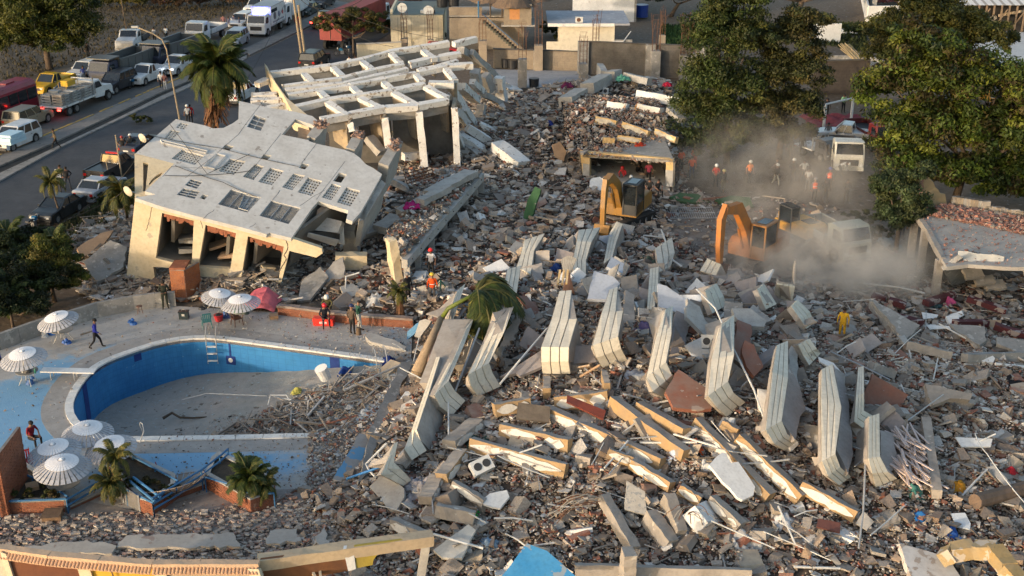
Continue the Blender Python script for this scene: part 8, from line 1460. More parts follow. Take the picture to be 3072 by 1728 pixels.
for i,(x,y,rx,n,c)in enumerate([(330,20,2.2,3500,0),(400,28,2.6,4200,1),(470,18,2.6,4000,0),(530,30,2.4,3500,2),(600,22,2.8,4200,2),(670,22,2.4,3500,2),(730,0,2.2,3000,0),(100,0,3,3500,0),(820,-8,2,2500,0),(1310,118,1.0,900,0),(1180,92,1.3,1200,0),(1665,108,1.5,1800,0),(1700,130,1.2,1500,0),(1540,60,1,900,0),(2590,120,1.8,2200,0),(265,610,.9,1600,3),(420,372,.8,1400,3),(2630,720,1.0,1500,3),(2590,680,1.1,1500,3),(1225,970,.25,300,0),(2310,1700,.35,500,3)]):
 cols=[[(.035,.055,.014),(.05,.065,.015)],[(.14,.12,.02),(.09,.09,.02)],[(.09,.055,.03),(.05,.045,.02),(.12,.06,.03)],[(.04,.06,.014),(.06,.065,.018)]][c]
 lb=['green scrub at the top edge right of the big tree','yellowish bush standing out at the top edge','green scrub right of the yellowish bush','first rust coloured shrub at the top edge','rust coloured shrub in the middle of the top edge scrub','rust coloured shrub above the palm crown','green shrub above the white suvs','green scrub behind the big top left tree','green shrub at the very top of the road','shrub at the wall behind the white frame','bush at the foot of the red container','bush between the thatched and the white house','bush at the corner of the white house','small plant on the roof garden','dark shrub below the white ruin','shrub at the verge left of the tilted wing','hedge ball on the upper corner of the tilted wing','dusty low shrub right of the crowd','dusty shrub at the edge of the clearing','small plant growing by the brick wall','weed growing in the bottom rubble'][i]
 tree(lb,(x,y),[(0,0,rx*.5,rx,rx*.8,rx*.55),(rx*.6,0,rx*.45,rx*.7,rx*.6,rx*.5),(-rx*.7,.2,rx*.5,rx*.7,rx*.6,rx*.55)],n,.14 if y<150 else.07,cols,200+i,0,'bush','bush')
FRND={}
def frond_mesh(L_,w_,droop,cols,seed,nl=34):
 key=(round(L_,1),seed);rng=random.Random(seed);pts=[]
 for i in range(9):u=i/8;pts.append(V3((L_*(u*(1-.28*droop*u)),0,L_*(.30*u*(1.2-.3*droop)-.62*droop*u*u*u-.15*droop*u*u))))
 mb=MB();mb.tube(pts,.03,4,r2=.008);nr=len(mb.v);C=[(.10,.10,.03)]*nr
 def at(u):k=min(7,int(u*8));return pts[k].lerp(pts[k+1],u*8-k)
 for i in range(nl):
  u=.10+.88*i/nl;p=at(u);d=(at(min(1,u+.05))-p).normalized();ll=w_*sin(math.pi*(.12+.80*u))**.6*rng.uniform(.8,1.1)
  for s in(-1,1):
   o=V3((d.x*.55,s*.85,-.28-.35*rng.random()-.3*droop)).normalized();e=p+o*ll+V3((0,0,-.10*ll));m_=p+o*ll*.5+V3((0,0,.02));wv=d*.035*max(.6,w_)
   mb.add([p-wv,p+wv,m_+wv*1.2,m_-wv*1.2,e],[(0,1,2,3),(3,2,4)]);c=cols[rng.randrange(len(cols))];k=rng.uniform(.7,1.3);C+=[tuple(v*k for v in c)]*5
 me=bpy.data.meshes.new('frond');me.from_pydata(mb.v,[],mb.f);me.materials.append(LEAF);at_=me.attributes.new('tint','FLOAT_COLOR','POINT');a4=np.ones((len(mb.v),4),np.float32);a4[:,:3]=C;at_.data.foreach_set('color',a4.ravel());return me
PG=[(.05,.075,.014),(.035,.055,.012),(.075,.09,.018)];PY=[(.15,.13,.03),(.08,.085,.02),(.06,.075,.016)]
FM={('g',k):frond_mesh(1.0,.28,d_,PG,300+k)for k,d_ in enumerate((.5,.9,1.2))};FM.update({('y',k):frond_mesh(1.0,.28,d_,PY,310+k)for k,d_ in enumerate((.6,1.0,1.3))})
def palm(label,top,base,nf,L_,kind='g',seed=1,skirt=0,lean=(0,0),tr=.16,up=0.0,name='palm',r2=None,barkm=None,thick=None):
 t=thing(name,label,'palm',base);rg=random.Random(seed);rel=top-base;pts=[V3((0,0,-.2)),rel*.35+V3((rel.y*0,0,0)),rel*.7,rel]
 if tr:MB().tube(pts,tr,10,r2=r2 or tr*.75).build('trunk',barkm or BARK,t,smooth=True)
 for i in range(nf):
  a=i*2.399+rg.uniform(-.2,.2);lay=i/nf;pitch=R(-58+lay*88+rg.uniform(-9,9))-up;o=link('frond',FM[(kind,0 if lay<.35 else(1 if lay<.7 else 2))],None,t,rel,None);s=L_*rg.uniform(.85,1.12)*(1-.12*lay);o.scale=(s,s,s)
  o.rotation_euler=Euler((0,pitch,a),'XYZ')
 if skirt:
  for k in range(skirt):
   a=rg.uniform(0,6.28);z=rg.uniform(.25,.93);p=rel*z;r_=tr*rg.uniform(1.1,1.5);mb=MB();vs,fs=obox(V3((r_*cos(a),r_*sin(a),0)),V3((r_*2.3*cos(a+rg.uniform(-.3,.3)),r_*2.3*sin(a),-rg.uniform(.9,1.7))),rg.uniform(.07,.16),.025,up=V3((cos(a),sin(a),.2)));mb.add(vs,fs);mb.build('dead_frond',mat('dead_frond',(.20,.10,.05),(.12,.06,.035),3,.95,.3),t,loc=p)
 return t
pb=g(643,388,0);palm('tall palm with a skirt of dead brown fronds between road and tilted wing',g(652,205,6.8),pb,46,3.7,'g',11,110,tr=.36)
palm('wilted small palm on the verge above the black sedan',g(150,545,2.9),g(186,664,0),13,1.5,'y',12,tr=.07);palm('leafy small palm touching the end wall of the tilted wing',g(365,582,2.4),g(385,662,0),22,1.9,'y',13,tr=.10)
palm('dark palm low at the left edge above the bushes',g(20,715,1.8),g(25,770,0),18,1.9,'g',14,tr=.12);palm('second dark palm left of the broken slabs',g(160,735,1.4),g(165,775,0),18,1.7,'g',15,tr=.12);palm('spreading palm at the left edge by the curved wall',g(30,880,1.5),g(30,930,0),16,1.8,'g',16,tr=.12)
palm('slender palm in the planter left of the open stairs',g(345,1372,2.2),g(352,1470,.6),16,1.05,'y',17,tr=.05);palm('leafy clump of palm fronds below the slender planter palm',g(330,1452,1.1),g(345,1475,.6),26,1.0,'y',18,tr=.06)
palm('dark bushy palm overflowing the right wedge planter',g(745,1440,1.25),g(745,1465,.6),36,1.3,'g',19,tr=.08,up=.1);palm('second crown in the right wedge planter',g(790,1455,1.0),g(788,1480,.6),20,1.0,'y',20,tr=.06)
palm('small green fan palm with hanging dead leaves by the brick wall',g(1196,876,1.9),g(1205,958,0),20,.85,'y',21,12,tr=.10)
c0,c1,c2,c3=T(1250,1120,.6),g(1325,955,2.9),g(1345,925,3.5),g(1410,885,4.2)
fpalm=palm('palm toppled against the parapets with its crown hanging to the right',c3,c0,0,1,tr=0)
MB().tube([c0-c0,(c0.lerp(c1,.5)-c0),c1-c0],.30,12,r2=.2).build('trunk',mat('palm_trunk_pale',(.42,.31,.20),(.30,.22,.15),2.5,.85,.4),fpalm,smooth=True);MB().tube([c1-c0,c2-c0,c3-c0+V3((.3,0,.1))],.13,10,r2=.09).build('crown_shaft',mat('shaft_green',(.13,.17,.03),(.10,.12,.03),2,.5,0),fpalm,smooth=True)
rg=random.Random(5);cr_=g(1440,905,3.9)-c0
for i in range(38):
 a=R(rg.uniform(-85,80));o=link('frond',FM[('y' if i%3==0 else 'g',2 if i%2 else 1)],None,fpalm,c3-c0+V3((.3,0,.1)),Euler((0,R(rg.uniform(-30,70)),a),'XYZ'));s=rg.uniform(2.5,3.7);o.scale=(s,s,s)
for k in range(8):a=rg.uniform(0,6);vs,fs=obox(c1-c0+V3((.15*cos(a),.15*sin(a),0)),c1-c0+V3((.5*cos(a)+.3,.4*sin(a),-rg.uniform(.8,1.5))),.1,.02);mesh('dead_frond',vs,fs,mat('dead_frond',(.2,.1,.05)),fpalm)
for i,(lb,pts)in enumerate([('weeds filling the left corner planter',[(20,1420),(20,1545),(195,1538),(60,1430)]),('low plants in the middle planter',[(360,1435),(385,1415),(520,1480),(455,1540)])]):
 c=g(*[sum(v)/len(v)for v in zip(*pts)],.6);o=foliage('weeds',[(c.x,c.y,c.z+.1,.9,.6,.35),(c.x+.9,c.y-.3,c.z+.1,.8,.5,.3),(c.x-.8,c.y+.3,c.z+.1,.7,.5,.3)],4200,.06,[(.05,.06,.015),(.08,.06,.02),(.03,.04,.012)],None,400+i);tag(o,lb,kind='stuff')
# ================================================================ BUILDINGS AND THINGS BEHIND
def bbox(label,x0,x1,ybase,h,depth,m,name='house',cat='house',rot=None,base=0.0):
 """a house whose front wall stands on the sight line of ybase, between columns x0 and x1"""
 A,B=g(x0,ybase,base),g(x1,ybase,base);t=thing(name,label,cat,(A+B)/2);w_=(B-A).length;return t,w_
CREAM=mat('wall_cream',(.66,.58,.42),(.56,.49,.36),.8,.85,.1,spots=[(.42,.36,.27)],spot_scale=1.2,spot_at=.68);BLOCK=mat('grey_block',(.17,.155,.14),(.12,.11,.10),1,.95,.3)
BLK2=mat('block_pale',(.30,.25,.19),(.23,.19,.15),1,.95,.3);ROOFG=mat('roof_grey',(.27,.28,.31),(.34,.35,.38),.8,.8,.1,spots=[(.42,.43,.46)],spot_scale=1,spot_at=.62);MRN=mat('roof_maroon',(.20,.08,.07),(.16,.065,.06),1,.85,.2,spots=[(.28,.20,.18)],spot_scale=2,spot_at=.64)
def wall(t,x0,x1,y0,y1,z0,z1,m,nm='wall',holes=()):
 return MB().box(x0,x1,y0,y1,z0,z1).build(nm,m,t)
h1,w1=bbox('cream flat roofed house with satellite dishes and roof tanks',1174,1330,140,3.6,9,CREAM)
wall(h1,-w1/2,w1/2,0,.2,-.2,3.5,CREAM,'front_wall');wall(h1,w1/2-.2,w1/2,.2,8,-.2,3.5,CREAM,'side_wall');wall(h1,-w1/2,-w1/2+.2,.2,8,-.2,3.5,CREAM,'side_wall');wall(h1,-w1/2-.1,w1/2+.1,0.02,9,3.42,3.58,mat('roof_green',(.13,.17,.16),(.17,.19,.17),1),'roof');wall(h1,-w1/2,-w1/2+.25,.3,8,3.58,4.1,CREAM,'parapet')
for k in range(4):wall(h1,-w1/2+.8+k*1.5,-w1/2+.83+k*1.5,-.003,.01,0,3.3,BLOCK,'rust_stain')
for i,(x,y,z,r)in enumerate(((-w1/2+1.3,.8,4.2,.55),(w1/2-1.6,.5,3.9,.6))):
 d=thing('satellite_dish',['left satellite dish on the cream house roof','right satellite dish on the cream house roof'][i],'satellite dish',h1.location+V3((x,y,z)));mb=MB();mb.cyl((0,0,0),.1,.1,14,0,'y',r2=r);mb.cyl((0,.1,0),r,.02,14,0,'y');o=mb.build('dish',WHT,d);o.rotation_euler=(0,0,R(180));MB().tube([(0,0,0),(0,.3,-.7)],.04,5).build('mast',STEEL,d)
for i,(x,y)in enumerate(((w1/2-.3,5),(w1/2+1.0,5.2))):tag(MB().cyl((0,0,0),.6,1.1,14,0,r2=.68).build('water_tank',paint('tank_black',(.02,.02,.022)),loc=h1.location+V3((x,y,3.6))),['left black water tank behind the cream house roof','right black water tank behind the cream house roof'][i],'water tank')
tag(MB().cyl((0,0,0),.8,.9,16).build('water_tank',paint('tank_blue',(.01,.05,.30)),loc=h1.location+V3((w1/2-.5,9,4.2))),'blue water tank at the top edge','water tank')
for i,(x,c)in enumerate(((w1/2-2.2,WHT),(w1/2-1.2,BLK))):tag(MB().box(-.3,.3,-.2,.2,0,.35).build('roof_clutter',c,loc=h1.location+V3((x,.8,3.6))),['white box on the roof edge of the cream house','black bin on the roof edge of the cream house'][i],'box')
low1=thing('yard_wall','cracked cream yard wall behind the white frame','wall',g(1160,185,0));a,b=g(1072,178,0)-low1.location,g(1205,172,0)-low1.location;vs,fs=obox(a+UPV*1.6,b+UPV*1.6,.2,1.7,seg=4,jag=.02);mesh('wall_face',vs,fs,CREAM,low1);vs,fs=obox(a+UPV*1.72,b+UPV*1.72,.4,.12,seg=4,jag=.03);mesh('coping',vs,fs,CONC2,low1)
h2,w2=bbox('unplastered tan block house with thatched roof and outside stair',1345,1600,165,4,8,BLK2);wall(h2,-w2/2,w2/2-1,3,3.2,-.2,3.6,BLK2,'front_wall');wall(h2,w2/2-3.2,w2/2-.2,1.4,6,3.0,5.2,BLK2,'upper_room');wall(h2,-w2/2,w2/2,3.0,9,3.5,3.7,CONC2,'floor_slab');wall(h2,-w2/2,-1,3.2,3.4,3.7,4.6,BLK2,'parapet')
wall(h2,w2/2-3.5,w2/2+.2,1.2,6.3,2.85,3.0,CONC2,'floor_slab');wall(h2,w2/2-2.6,w2/2-1.5,1.39,1.5,3.6,4.7,mat('wall_orange',(.55,.26,.10),(.45,.22,.1),1),'doorway')
THT=mat('thatch',(.17,.12,.085),(.12,.09,.07),2.5,1,.8,25)
for cx,cy,r,z,hh in((w2/2-2.2,2.6,2.4,5.0,1.8),(w2/2-4.6,4.6,2.6,5.2,2.0),(w2/2-.2,4.6,2.4,5.3,1.6)):
 mb=MB();n=22;vs=[]
 for rr,zz in((1,0),(.62,.42),(.25,.85),(.02,1)):vs+=[(cx+r*rr*(1+.05*UN(-1,1))*cos(a),cy+r*rr*(1+.05*UN(-1,1))*sin(a),z+hh*zz+(UN(-.25,.05)if rr==1 else 0))for a in np.linspace(0,2*math.pi,n,False)]
 mb.add(vs,[(j*n+k,j*n+(k+1)%n,(j+1)*n+(k+1)%n,(j+1)*n+k)for j in range(3)for k in range(n)]);mb.build('thatched_roof',THT,h2)
for k in range(3):MB().tube([(w2/2-6+k*1.3,2.4,3.6),(w2/2-6+k*1.3,2.4,5.4)],.08,6).build('roof_post',[BLUE,BARK,BARK][k],h2)
for k in range(14):wall(h2,-.9+k*.28,-.55+k*.28,1.0,2.2,3.4-k*.24-.22,3.4-k*.24,mat('stair_dark',(.10,.11,.09),(.07,.075,.065),2),'stair_tread')
MB().tube([(-.9,.95,4.3),(3.0,.95,.9)],.04,6).build('handrail',BLUE,h2)
for k in range(14):MB().tube([(-.8+k*.28,.95,4.22-k*.245),(-.8+k*.28,.95,3.4-k*.24)],.02,4).build('baluster',RUST,h2)
h3,w3=bbox('white house with a sagging grey flat roof and an air conditioner',1677,1842,152,3,7,CREAM);
WH3=mat('wall_whiteyellow',(.70,.64,.52),(.64,.58,.46),.6)
wall(h3,-w3/2,w3/2,0,.2,-.2,2.9,WH3,'front_wall');wall(h3,-w3/2,-w3/2+.2,.2,6,-.2,2.9,WH3,'side_wall');wall(h3,w3/2-.2,w3/2,.2,6,-.2,2.9,WH3,'side_wall');wall(h3,-w3/2-1.3,w3/2+1.6,-.7,7.5,2.9,3.1,ROOFG,'roof');wall(h3,-w3/2-1.3,w3/2-.1,-.75,-.65,2.78,3.13,WPL,'fascia')
wall(h3,-w3/2-1.4,-w3/2-.01,.0,.15,-.2,1.0,WH3,'yard_wall');wall(h3,w3/2+.01,w3/2+2.0,.1,.22,-.2,1.2,GREY,'yard_wall');MB().tube([(w3/2-.2,-.1,1.05),(w3/2+1.0,-.1,1.05),(w3/2+1.9,1.2,1.9)],.06,6).build('railing',WPL,h3)
ac=tag(MB().box(-.4,.4,-.15,.15,0,.6).build('air_conditioner',WHT,loc=h3.location+V3((-.9,-.2,3.15))),'white air conditioner at the roof edge of the white house','air conditioner');
c_=MB();c_.cyl((-.05,-.17,.3),.22,.02,14,0,'y');o=c_.build('fan_grille',RUST,ac)
h4,w4=bbox('house with a flat maroon roof behind the white one',1717,1904,66,3.5,12,CREAM);wall(h4,-w4/2,w4/2,0,.2,0,3.2,WPL,'front_wall');wall(h4,-w4/2,w4/2,.1,12,3.2,3.35,MRN,'roof');wall(h4,-w4/2-.1,-w4/2+.15,-.05,12,3.3,3.6,WPL,'parapet');wall(h4,-w4/2,w4/2,-.08,.1,3.1,3.45,WPL,'parapet');wall(h4,w4/2-.1,w4/2+.15,-.05,12,0,3.6,GREY,'side_wall')
tk=tag(MB().cyl((0,0,0),.8,1.5,14).build('water_tank',MATS[[k for k in MATS if k.startswith('tank_blue')][0]],loc=g(1925,50,.2)),'dark blue tank beside the maroon roofed house','water tank')
def block_wall(label,a,b,h,m,courses=8,piers=(),col=None,top=True,th=.2,nm='block_wall'):
 A,B=g(*a,0),g(*b,0);c=(A+B)/2;t=thing(nm,label,'wall',c);d=(B-A).normalized();L_=(B-A).length;n=V3((d.y,-d.x,0));mb=MB();ch=h/courses
 mb.prism([A-c,B-c,B-c+UPV*h,A-c+UPV*h],-n*th);mb.build('core',m,t);mb=MB()
 for r in range(courses):
  x=-(r%2)*.25
  while x<L_:
   x0,x1=max(0,x)+.012,min(L_,x+.5)-.012
   if x1>x0:j=UN(0,.012);mb.add(*(lambda p,q,k,z0,z1:([p+UPV*z0,q+UPV*z0,q+UPV*z1,p+UPV*z1,p+k+UPV*z0,q+k+UPV*z0,q+k+UPV*z1,p+k+UPV*z1],[(0,1,2,3),(0,4,5,1),(2,6,7,3),(1,5,6,2),(0,3,7,4)]))(A-c+d*x0+n*(.02+j),A-c+d*x1+n*(.02+j),-n*.02,r*ch+.012,(r+1)*ch-.012))
   x+=.5
 mb.build('blocks',m,t)['kind']='stuff'
 for u in piers:p=A.lerp(B,u)-c;MB().box(p.x-.35,p.x+.35,p.y-.4,p.y+.3,-.1,h+.05).build('pier',GREY,t)
 if top:vs,fs=obox(A-c+UPV*(h+.1),B-c+UPV*(h+.1),th+.1,.1,jag=.02,seg=8);mesh('capping',vs,fs,mat('cap_dark',(.07,.065,.06),(.1,.09,.08),2),t)
 return t
block_wall('long grey block wall behind the reddish rubble mound',(1742,222),(2150,240),3.3,BLOCK,14,(.0,.03,.5,.52,.86,.88));block_wall('lower tan block wall behind the grey yard slab',(1480,205),(1742,214),2.0,BLK2,8,(.5,))
sheet('yard_slab',gpoly([(1470,212),(1745,218),(1740,268),(1700,285),(1500,280),(1455,240)]),.16,mat('slab_grey',(.34,.34,.35),(.28,.28,.285),.8,.8,.15,spots=[(.2,.2,.2)],spot_scale=1.4,spot_at=.66),'pale grey yard slab under the unfinished columns',.2)
block_wall('low dark block wall at the front of the yard slab',(1500,293),(1690,290),.8,BLOCK,4,(),None,True)
def colr(label,x,ytop,ybot,wpx,hb,bars=True,dx=0,m=None):
 b=g(x,ybot,0);k=FPX/(b.y*CP+CAM_H*SP);w_=wpx/k;h=(ybot-ytop)/(k*b.y/(b.y*CP+CAM_H*SP));t=thing('unfinished_column',label,'column',b);MB().box(-w_/2,w_/2,-w_/2,w_/2,-.1,h).build('concrete',m or mat('col_tan',(.34,.28,.21),(.27,.22,.17),1.4,.9,.2),t)
 if bars:
  hh=hb/(k*b.y/(b.y*CP+CAM_H*SP))
  for i in range(8):a=i*math.pi/4;x_,y_=w_*.42*(1 if cos(a)>.3 else(-1 if cos(a)<-.3 else 0)),w_*.42*(1 if sin(a)>.3 else(-1 if sin(a)<-.3 else 0));MB().tube([(x_,y_,h-.1),(x_+UN(-.05,.05),y_,h+hh*.5),(x_+UN(-.25,.25),y_+UN(-.1,.1),h+hh*UN(.7,1))],.02,4).build('rebar',RUST,t)
  for q in range(int(hh/.45)):z=h+.3+q*.45;MB().tube([(-w_*.42,-w_*.42,z),(w_*.42,-w_*.42,z),(w_*.42,w_*.42,z),(-w_*.42,w_*.42,z),(-w_*.42,-w_*.42,z)],.012,3,cap=False).build('stirrup',RUST,t)
 return t
for lb,x,yt,yb,wd,hb,m_ in[('tall ochre lit column with a cage of rebar on the yard slab',1615,135,214,25,140,None),('grey column in front of the yard slab with thin rebar',1567,177,268,27,110,GREY),('grey column at the right end of the yard slab',1748,190,262,25,100,GREY),('grey column at the block wall with a spray of rebar',1964,152,236,27,110,GREY),('tan column left of the yard slab by the white frame',1449,122,215,24,95,None),('column with yellowed rebar at the right part of the block wall',2048,165,238,24,130,GREY),('column at the right end of the block wall with tall rebar',2082,160,240,24,120,GREY),('slim rebar cage in front of the white house',1785,150,218,22,120,GREY),('slim rebar cage before the cream house',1214,115,158,20,100,None),('second rebar cage before the cream house',1292,118,160,18,105,None),('rebar cage beyond the block wall in the weeds',1985,105,150,18,90,None)]:colr(lb,x,yt,yb,wd,hb,True,0,m_)
for i,(x,y)in enumerate(((1518,202),(1538,205),(1602,262))):tag(MB().cyl((0,0,0),.45,.9,14,0,r2=.5).build('drum',paint('tank_black',(.02,.02,.022)),loc=g(x,y,.16)),['left black drum by the low tan wall','right black drum by the low tan wall','black ribbed drum on the yard slab'][i],'drum')
rw=thing('white_ruin','roofless white walled plot filled with red roof debris','ruin',g(2690,75,0));a,b,c_=g(2600,72,0)-rw.location,g(2740,70,0)-rw.location,g(2585,0,0)-rw.location
vs,fs=obox(a+UPV*2.2,b+UPV*2.2,.2,2.4,seg=3);mesh('front_wall',vs,fs,WPL,rw);vs,fs=obox(a+UPV*2.2,c_+UPV*2.2,.2,2.4);mesh('side_wall',vs,fs,WPL,rw)
tpoly=[tuple(g(x,y)[:2])for x,y in((2625,38),(2780,34),(2775,-5),(2640,-5))];v,f,c=pieces(poly=tpoly,n=1500,smin=.25,smax=.8,kind='plate',palette=[(.32,.08,.07),(.24,.07,.06),(.35,.14,.12)],weights=[5,3,2],seed=91,flat=.5);v[:,2]+=1.2;tag(raw_mesh('roof_debris',v,f,RUB,c),'heap of red roof sheet fragments in the white ruin',kind='stuff')
for i,(x,y0)in enumerate(((2695,36),(2712,38),(2800,30),(2790,22),(2618,40))):b=g(x,y0+22,0);tag(MB().box(-.22,.22,-.22,.22,0,4.0).build('concrete_post',CONC2,loc=b),['leftmost','second','fourth','third','lowest'][i]+' grey post standing in the red roof debris','post')
vs,fs=obox(g(2430,72,2.2)-rw.location,g(2525,70,2.2)-rw.location,.2,2.3);mesh('outer_wall',vs,fs,WPL,rw)
def canes(label,pts,n,r,m):
 a,za,b,zb=pts;A,B=g(*a,za),g(*b,zb);t=thing('bamboo_stack',label,'bamboo',A)
 for i in range(n):o=V3((UN(-.6,.6),UN(-.4,.4),UN(0,.25)));MB().tube([o,(B-A)+o*1.15+V3((UN(-.2,.2),0,UN(-.3,.3)))],r,5).build('cane',m,t)
BAM=mat('bamboo',(.50,.38,.20),(.38,.27,.14),2,.6,.1);canes('upright bundle of bamboo canes by the far trees',((2440,132),0,(2448,120),2.6),9,.05,BAM);canes('bundle of bamboo canes leaning from the pit edge into the tree',((2608,208),1.2,(2535,138),1.4),12,.05,BAM)
sheet('paved_lot',gpoly([(2895,92),(3300,110),(3300,240),(2960,215),(2900,130)]),.12,mat('lot_white',(.55,.54,.52),(.48,.47,.45),.6,spots=[(.3,.28,.26)],spot_scale=2,spot_at=.70),'whitish paved lot at the right edge',.2)
pit=thing('basin','round edged concrete basin half seen between the trees','basin',g(2540,195,0));mb=MB();n=24
ring_o=[(4.2*cos(a),2.6*sin(a))for a in np.linspace(0,2*math.pi,n,False)];mb.add([(x,y,.5)for x,y in ring_o]+[(x*.93,y*.93,.5)for x,y in ring_o]+[(x,y,-.2)for x,y in ring_o]+[(x*.93,y*.93,.1)for x,y in ring_o],[(k,(k+1)%n,(k+1)%n+n,k+n)for k in range(n)]+[(k,(k+1)%n,(k+1)%n+2*n,k+2*n)for k in range(n)]+[(k+n,(k+1)%n+n,(k+1)%n+3*n,k+3*n)for k in range(n)]+[tuple(3*n+k for k in range(n))]);mb.build('rim',GREY,pit)
block_wall('dark brown wall below the basin',(2435,285),(2600,280),3.2,mat('wall_dark',(.09,.075,.065),(.06,.05,.045),1),10)  # dark brown blocks over the whole wall
jw=thing('broken_wall','broken cream wall standing left of the goal frame','wall',g(2452,338,0));o0=jw.location;pl=plane3(g(2430,335,0),g(2490,345,0),g(2430,335,3));mb=MB();mb.prism([on(pl,*p)-o0 for p in((2432,345),(2435,250),(2448,245),(2466,248),(2470,275),(2488,292),(2484,345))],pl[1]*-.25);mb.build('wall_face',CREAM,jw)
gf=thing('goal_frame','white goal like frame over the crumpled pink roof sheet','frame',g(2510,385,0));p,q=g(2470,388,0)-gf.location,g(2552,368,0)-gf.location
for e in(p,q):MB().tube([e,e+UPV*2.2],.13,8).build('post',WPL,gf)
MB().tube([p+UPV*2.2,q+UPV*2.2],.08,6).build('crossbar',WPL,gf)
rumple('crumpled pink red roof sheet under the goal frame',2505,366,2.2,(.30,.07,.08),'roof sheet','roof_sheet',.35,.25,1.5)
for i,(x,y,L_)in enumerate(((2500,94,4.5),(2530,100,3.2),(2640,84,3))):p=g(x,y,.1);vs,fs=obox(V3((-L_/2,0,.25)),V3((L_/2,0,.25)),.5,.25);tag(mesh('white_pipe',vs,fs,WPL,loc=p),['longest white pipe lying on the far plot','shorter white pipe beside the longest','white pipe by the white ruin'][i],'pipe')
sh=thing('timber_shed','open timber shed with a pale tin roof in the top right corner','shed',g(2990,85,0));o0=sh.location
P=[g(2860,88,0)-o0,g(3180,98,0)-o0]
TIM=mat('timber',(.24,.17,.11),(.17,.12,.08),2,.9,.3)
for k in range(15):p=P[0].lerp(P[1],k/14);MB().box(p.x-.09,p.x+.09,p.y-.08,p.y+.08,0,3.0).build('post',TIM,sh)
for k in range(6):p=P[0].lerp(P[1],(k+.3)/6);q=P[0].lerp(P[1],(k+.9)/6);vs,fs=obox(p+UPV*(.5)+V3((0,-.15,0)),q+UPV*2.6+V3((0,-.15,0)),.1,.14,up=V3((0,-1,0)));mesh('brace',vs,fs,TIM,sh)
wall(sh,P[0].x,P[1].x,P[0].y+4,P[0].y+4.2,0,3,DARK,'back_wall')
for k in range(34):x=P[0].x+k*(P[1].x-P[0].x)/34;mb=MB();mb.prism([V3((x,P[0].y-.6,3.0)),V3((x+.42,P[0].y-.6,3.0)),V3((x+.42,P[0].y+6,4.2)),V3((x,P[0].y+6,4.2))],V3((0,0,-.04)));mb.build('roof_sheet',WPL if k%3 else CONC2,sh)
for i,(a,b)in enumerate((((2935,70),(2975,42)),((2990,38),(3060,25)))):vs,fs=obox(g(*a,1.4)-g(*a,1.4),g(*b,2.4)-g(*a,1.4),.6,.3);tag(mesh('ladder_beam',vs,fs,mat('tan_stone',(.40,.31,.21),(.3,.24,.17),2),loc=g(*a,1.4)+V3((0,-1,0))),['left sloping stone beam leaning on the shed','right sloping stone beam leaning on the shed'][i],'beam')
SL=3.0;c4p=c4(2272,400)
hs=thing('collapsed_building','flat concrete roofed house on thin posts at the right edge, its walls gone','building',g(2900,880,0));o0=hs.location
rf=[g(*c4p(x,y),SL)for x,y in((1525,735),(1600,720),(1850,690),(2200,730),(2700,840),(2700,1290),(2400,1290),(2040,1265),(1830,1290),(1770,1190),(1700,1060),(1640,900),(1560,790))]
plate_mesh('roof_slab',[p-o0 for p in rag(rf,.7,.06)],[],UPV,.22,mat('roof_dust',(.40,.37,.33),(.33,.30,.27),.7,.9,.3,12,spots=[(.25,.2,.17)],spot_scale=2.4,spot_at=.64),hs)
for a,b,w_ in(((1560,790),(1660,930),.3),((1660,930),(1800,1200),.3)):vs,fs=obox(g(*c4p(*a),SL+.05)-o0,g(*c4p(*b),SL+.05)-o0,w_,.35,jag=.03,seg=5);mesh('edge_beam',vs,fs,BCO,hs)
for x0,y0 in((1545,770),(1640,900),(1780,1200)):p=g(*c4p(x0,y0),SL)-o0;MB().box(p.x-.18,p.x+.18,p.y-.1,p.y+.26,-SL-.0+.0,-.2 if 0 else SL-.2-o0.z).build('post',BCO,hs)if 0 else MB().box(p.x-.2,p.x+.2,p.y+.05,p.y+.4,0,SL-.2).build('post',BCO,hs)
vs,fs=obox(g(*c4p(1890,1270),2.9)-o0,g(*c4p(1990,1449),.4)-o0,1.2,.3,up=V3((0,-1,0)),jag=.05,seg=5);mesh('fallen_block_pier',vs,fs,GREY,hs)
cs=thing('corrugated_sheet','white corrugated sheet bent over the front edge of the slab house roof','sheet',g(*c4p(2160,1230),SL+.1));pr=[g(*c4p(x,y),z)-cs.location for x,y,z in((1940,1145,SL+.2),(2385,1195,SL+.15),(2365,1310,SL-.3),(1935,1220,SL+.05))]
mb=MB();nr=20;vs=[]
for i in range(nr+1):
 v_=i/nr;a,b=pr[0].lerp(pr[3],v_),pr[1].lerp(pr[2],v_);
 for j in range(6):vs.append(a.lerp(b,j/5)+UPV*(.06*(i%2)+.04*sin(j*2)))
mb.add(vs,[(i*6+j,i*6+j+1,(i+1)*6+j+1,(i+1)*6+j)for i in range(nr)for j in range(5)]);o=mb.build('sheet',mat('corr_white',(.50,.49,.46),(.42,.41,.38),1.5,.6,.1),cs);o.modifiers.new('t','SOLIDIFY').thickness=.02
rp2=[tuple(p[:2])for p in(g(*c4p(1540,740),SL),g(*c4p(1850,700),SL),g(*c4p(2700,840),SL),g(*c4p(2700,1010),SL),g(*c4p(2200,900),SL),g(*c4p(1650,800),SL))]
def on_roof(n,poly,seed,**k):
 v,f,c=pieces(poly=poly,n=n,seed=seed,**k);b=hz(v[:,0],v[:,1]);v[:,2]+=SL-b;tag(raw_mesh('rubble',v,f,RUB,c),['brick rubble along the back of the slab house roof','scattered brick bits on the slab house roof'][seed%2],kind='stuff')
RP=[(.30,.14,.11),(.24,.12,.095),(.36,.22,.18),(.30,.27,.24)]
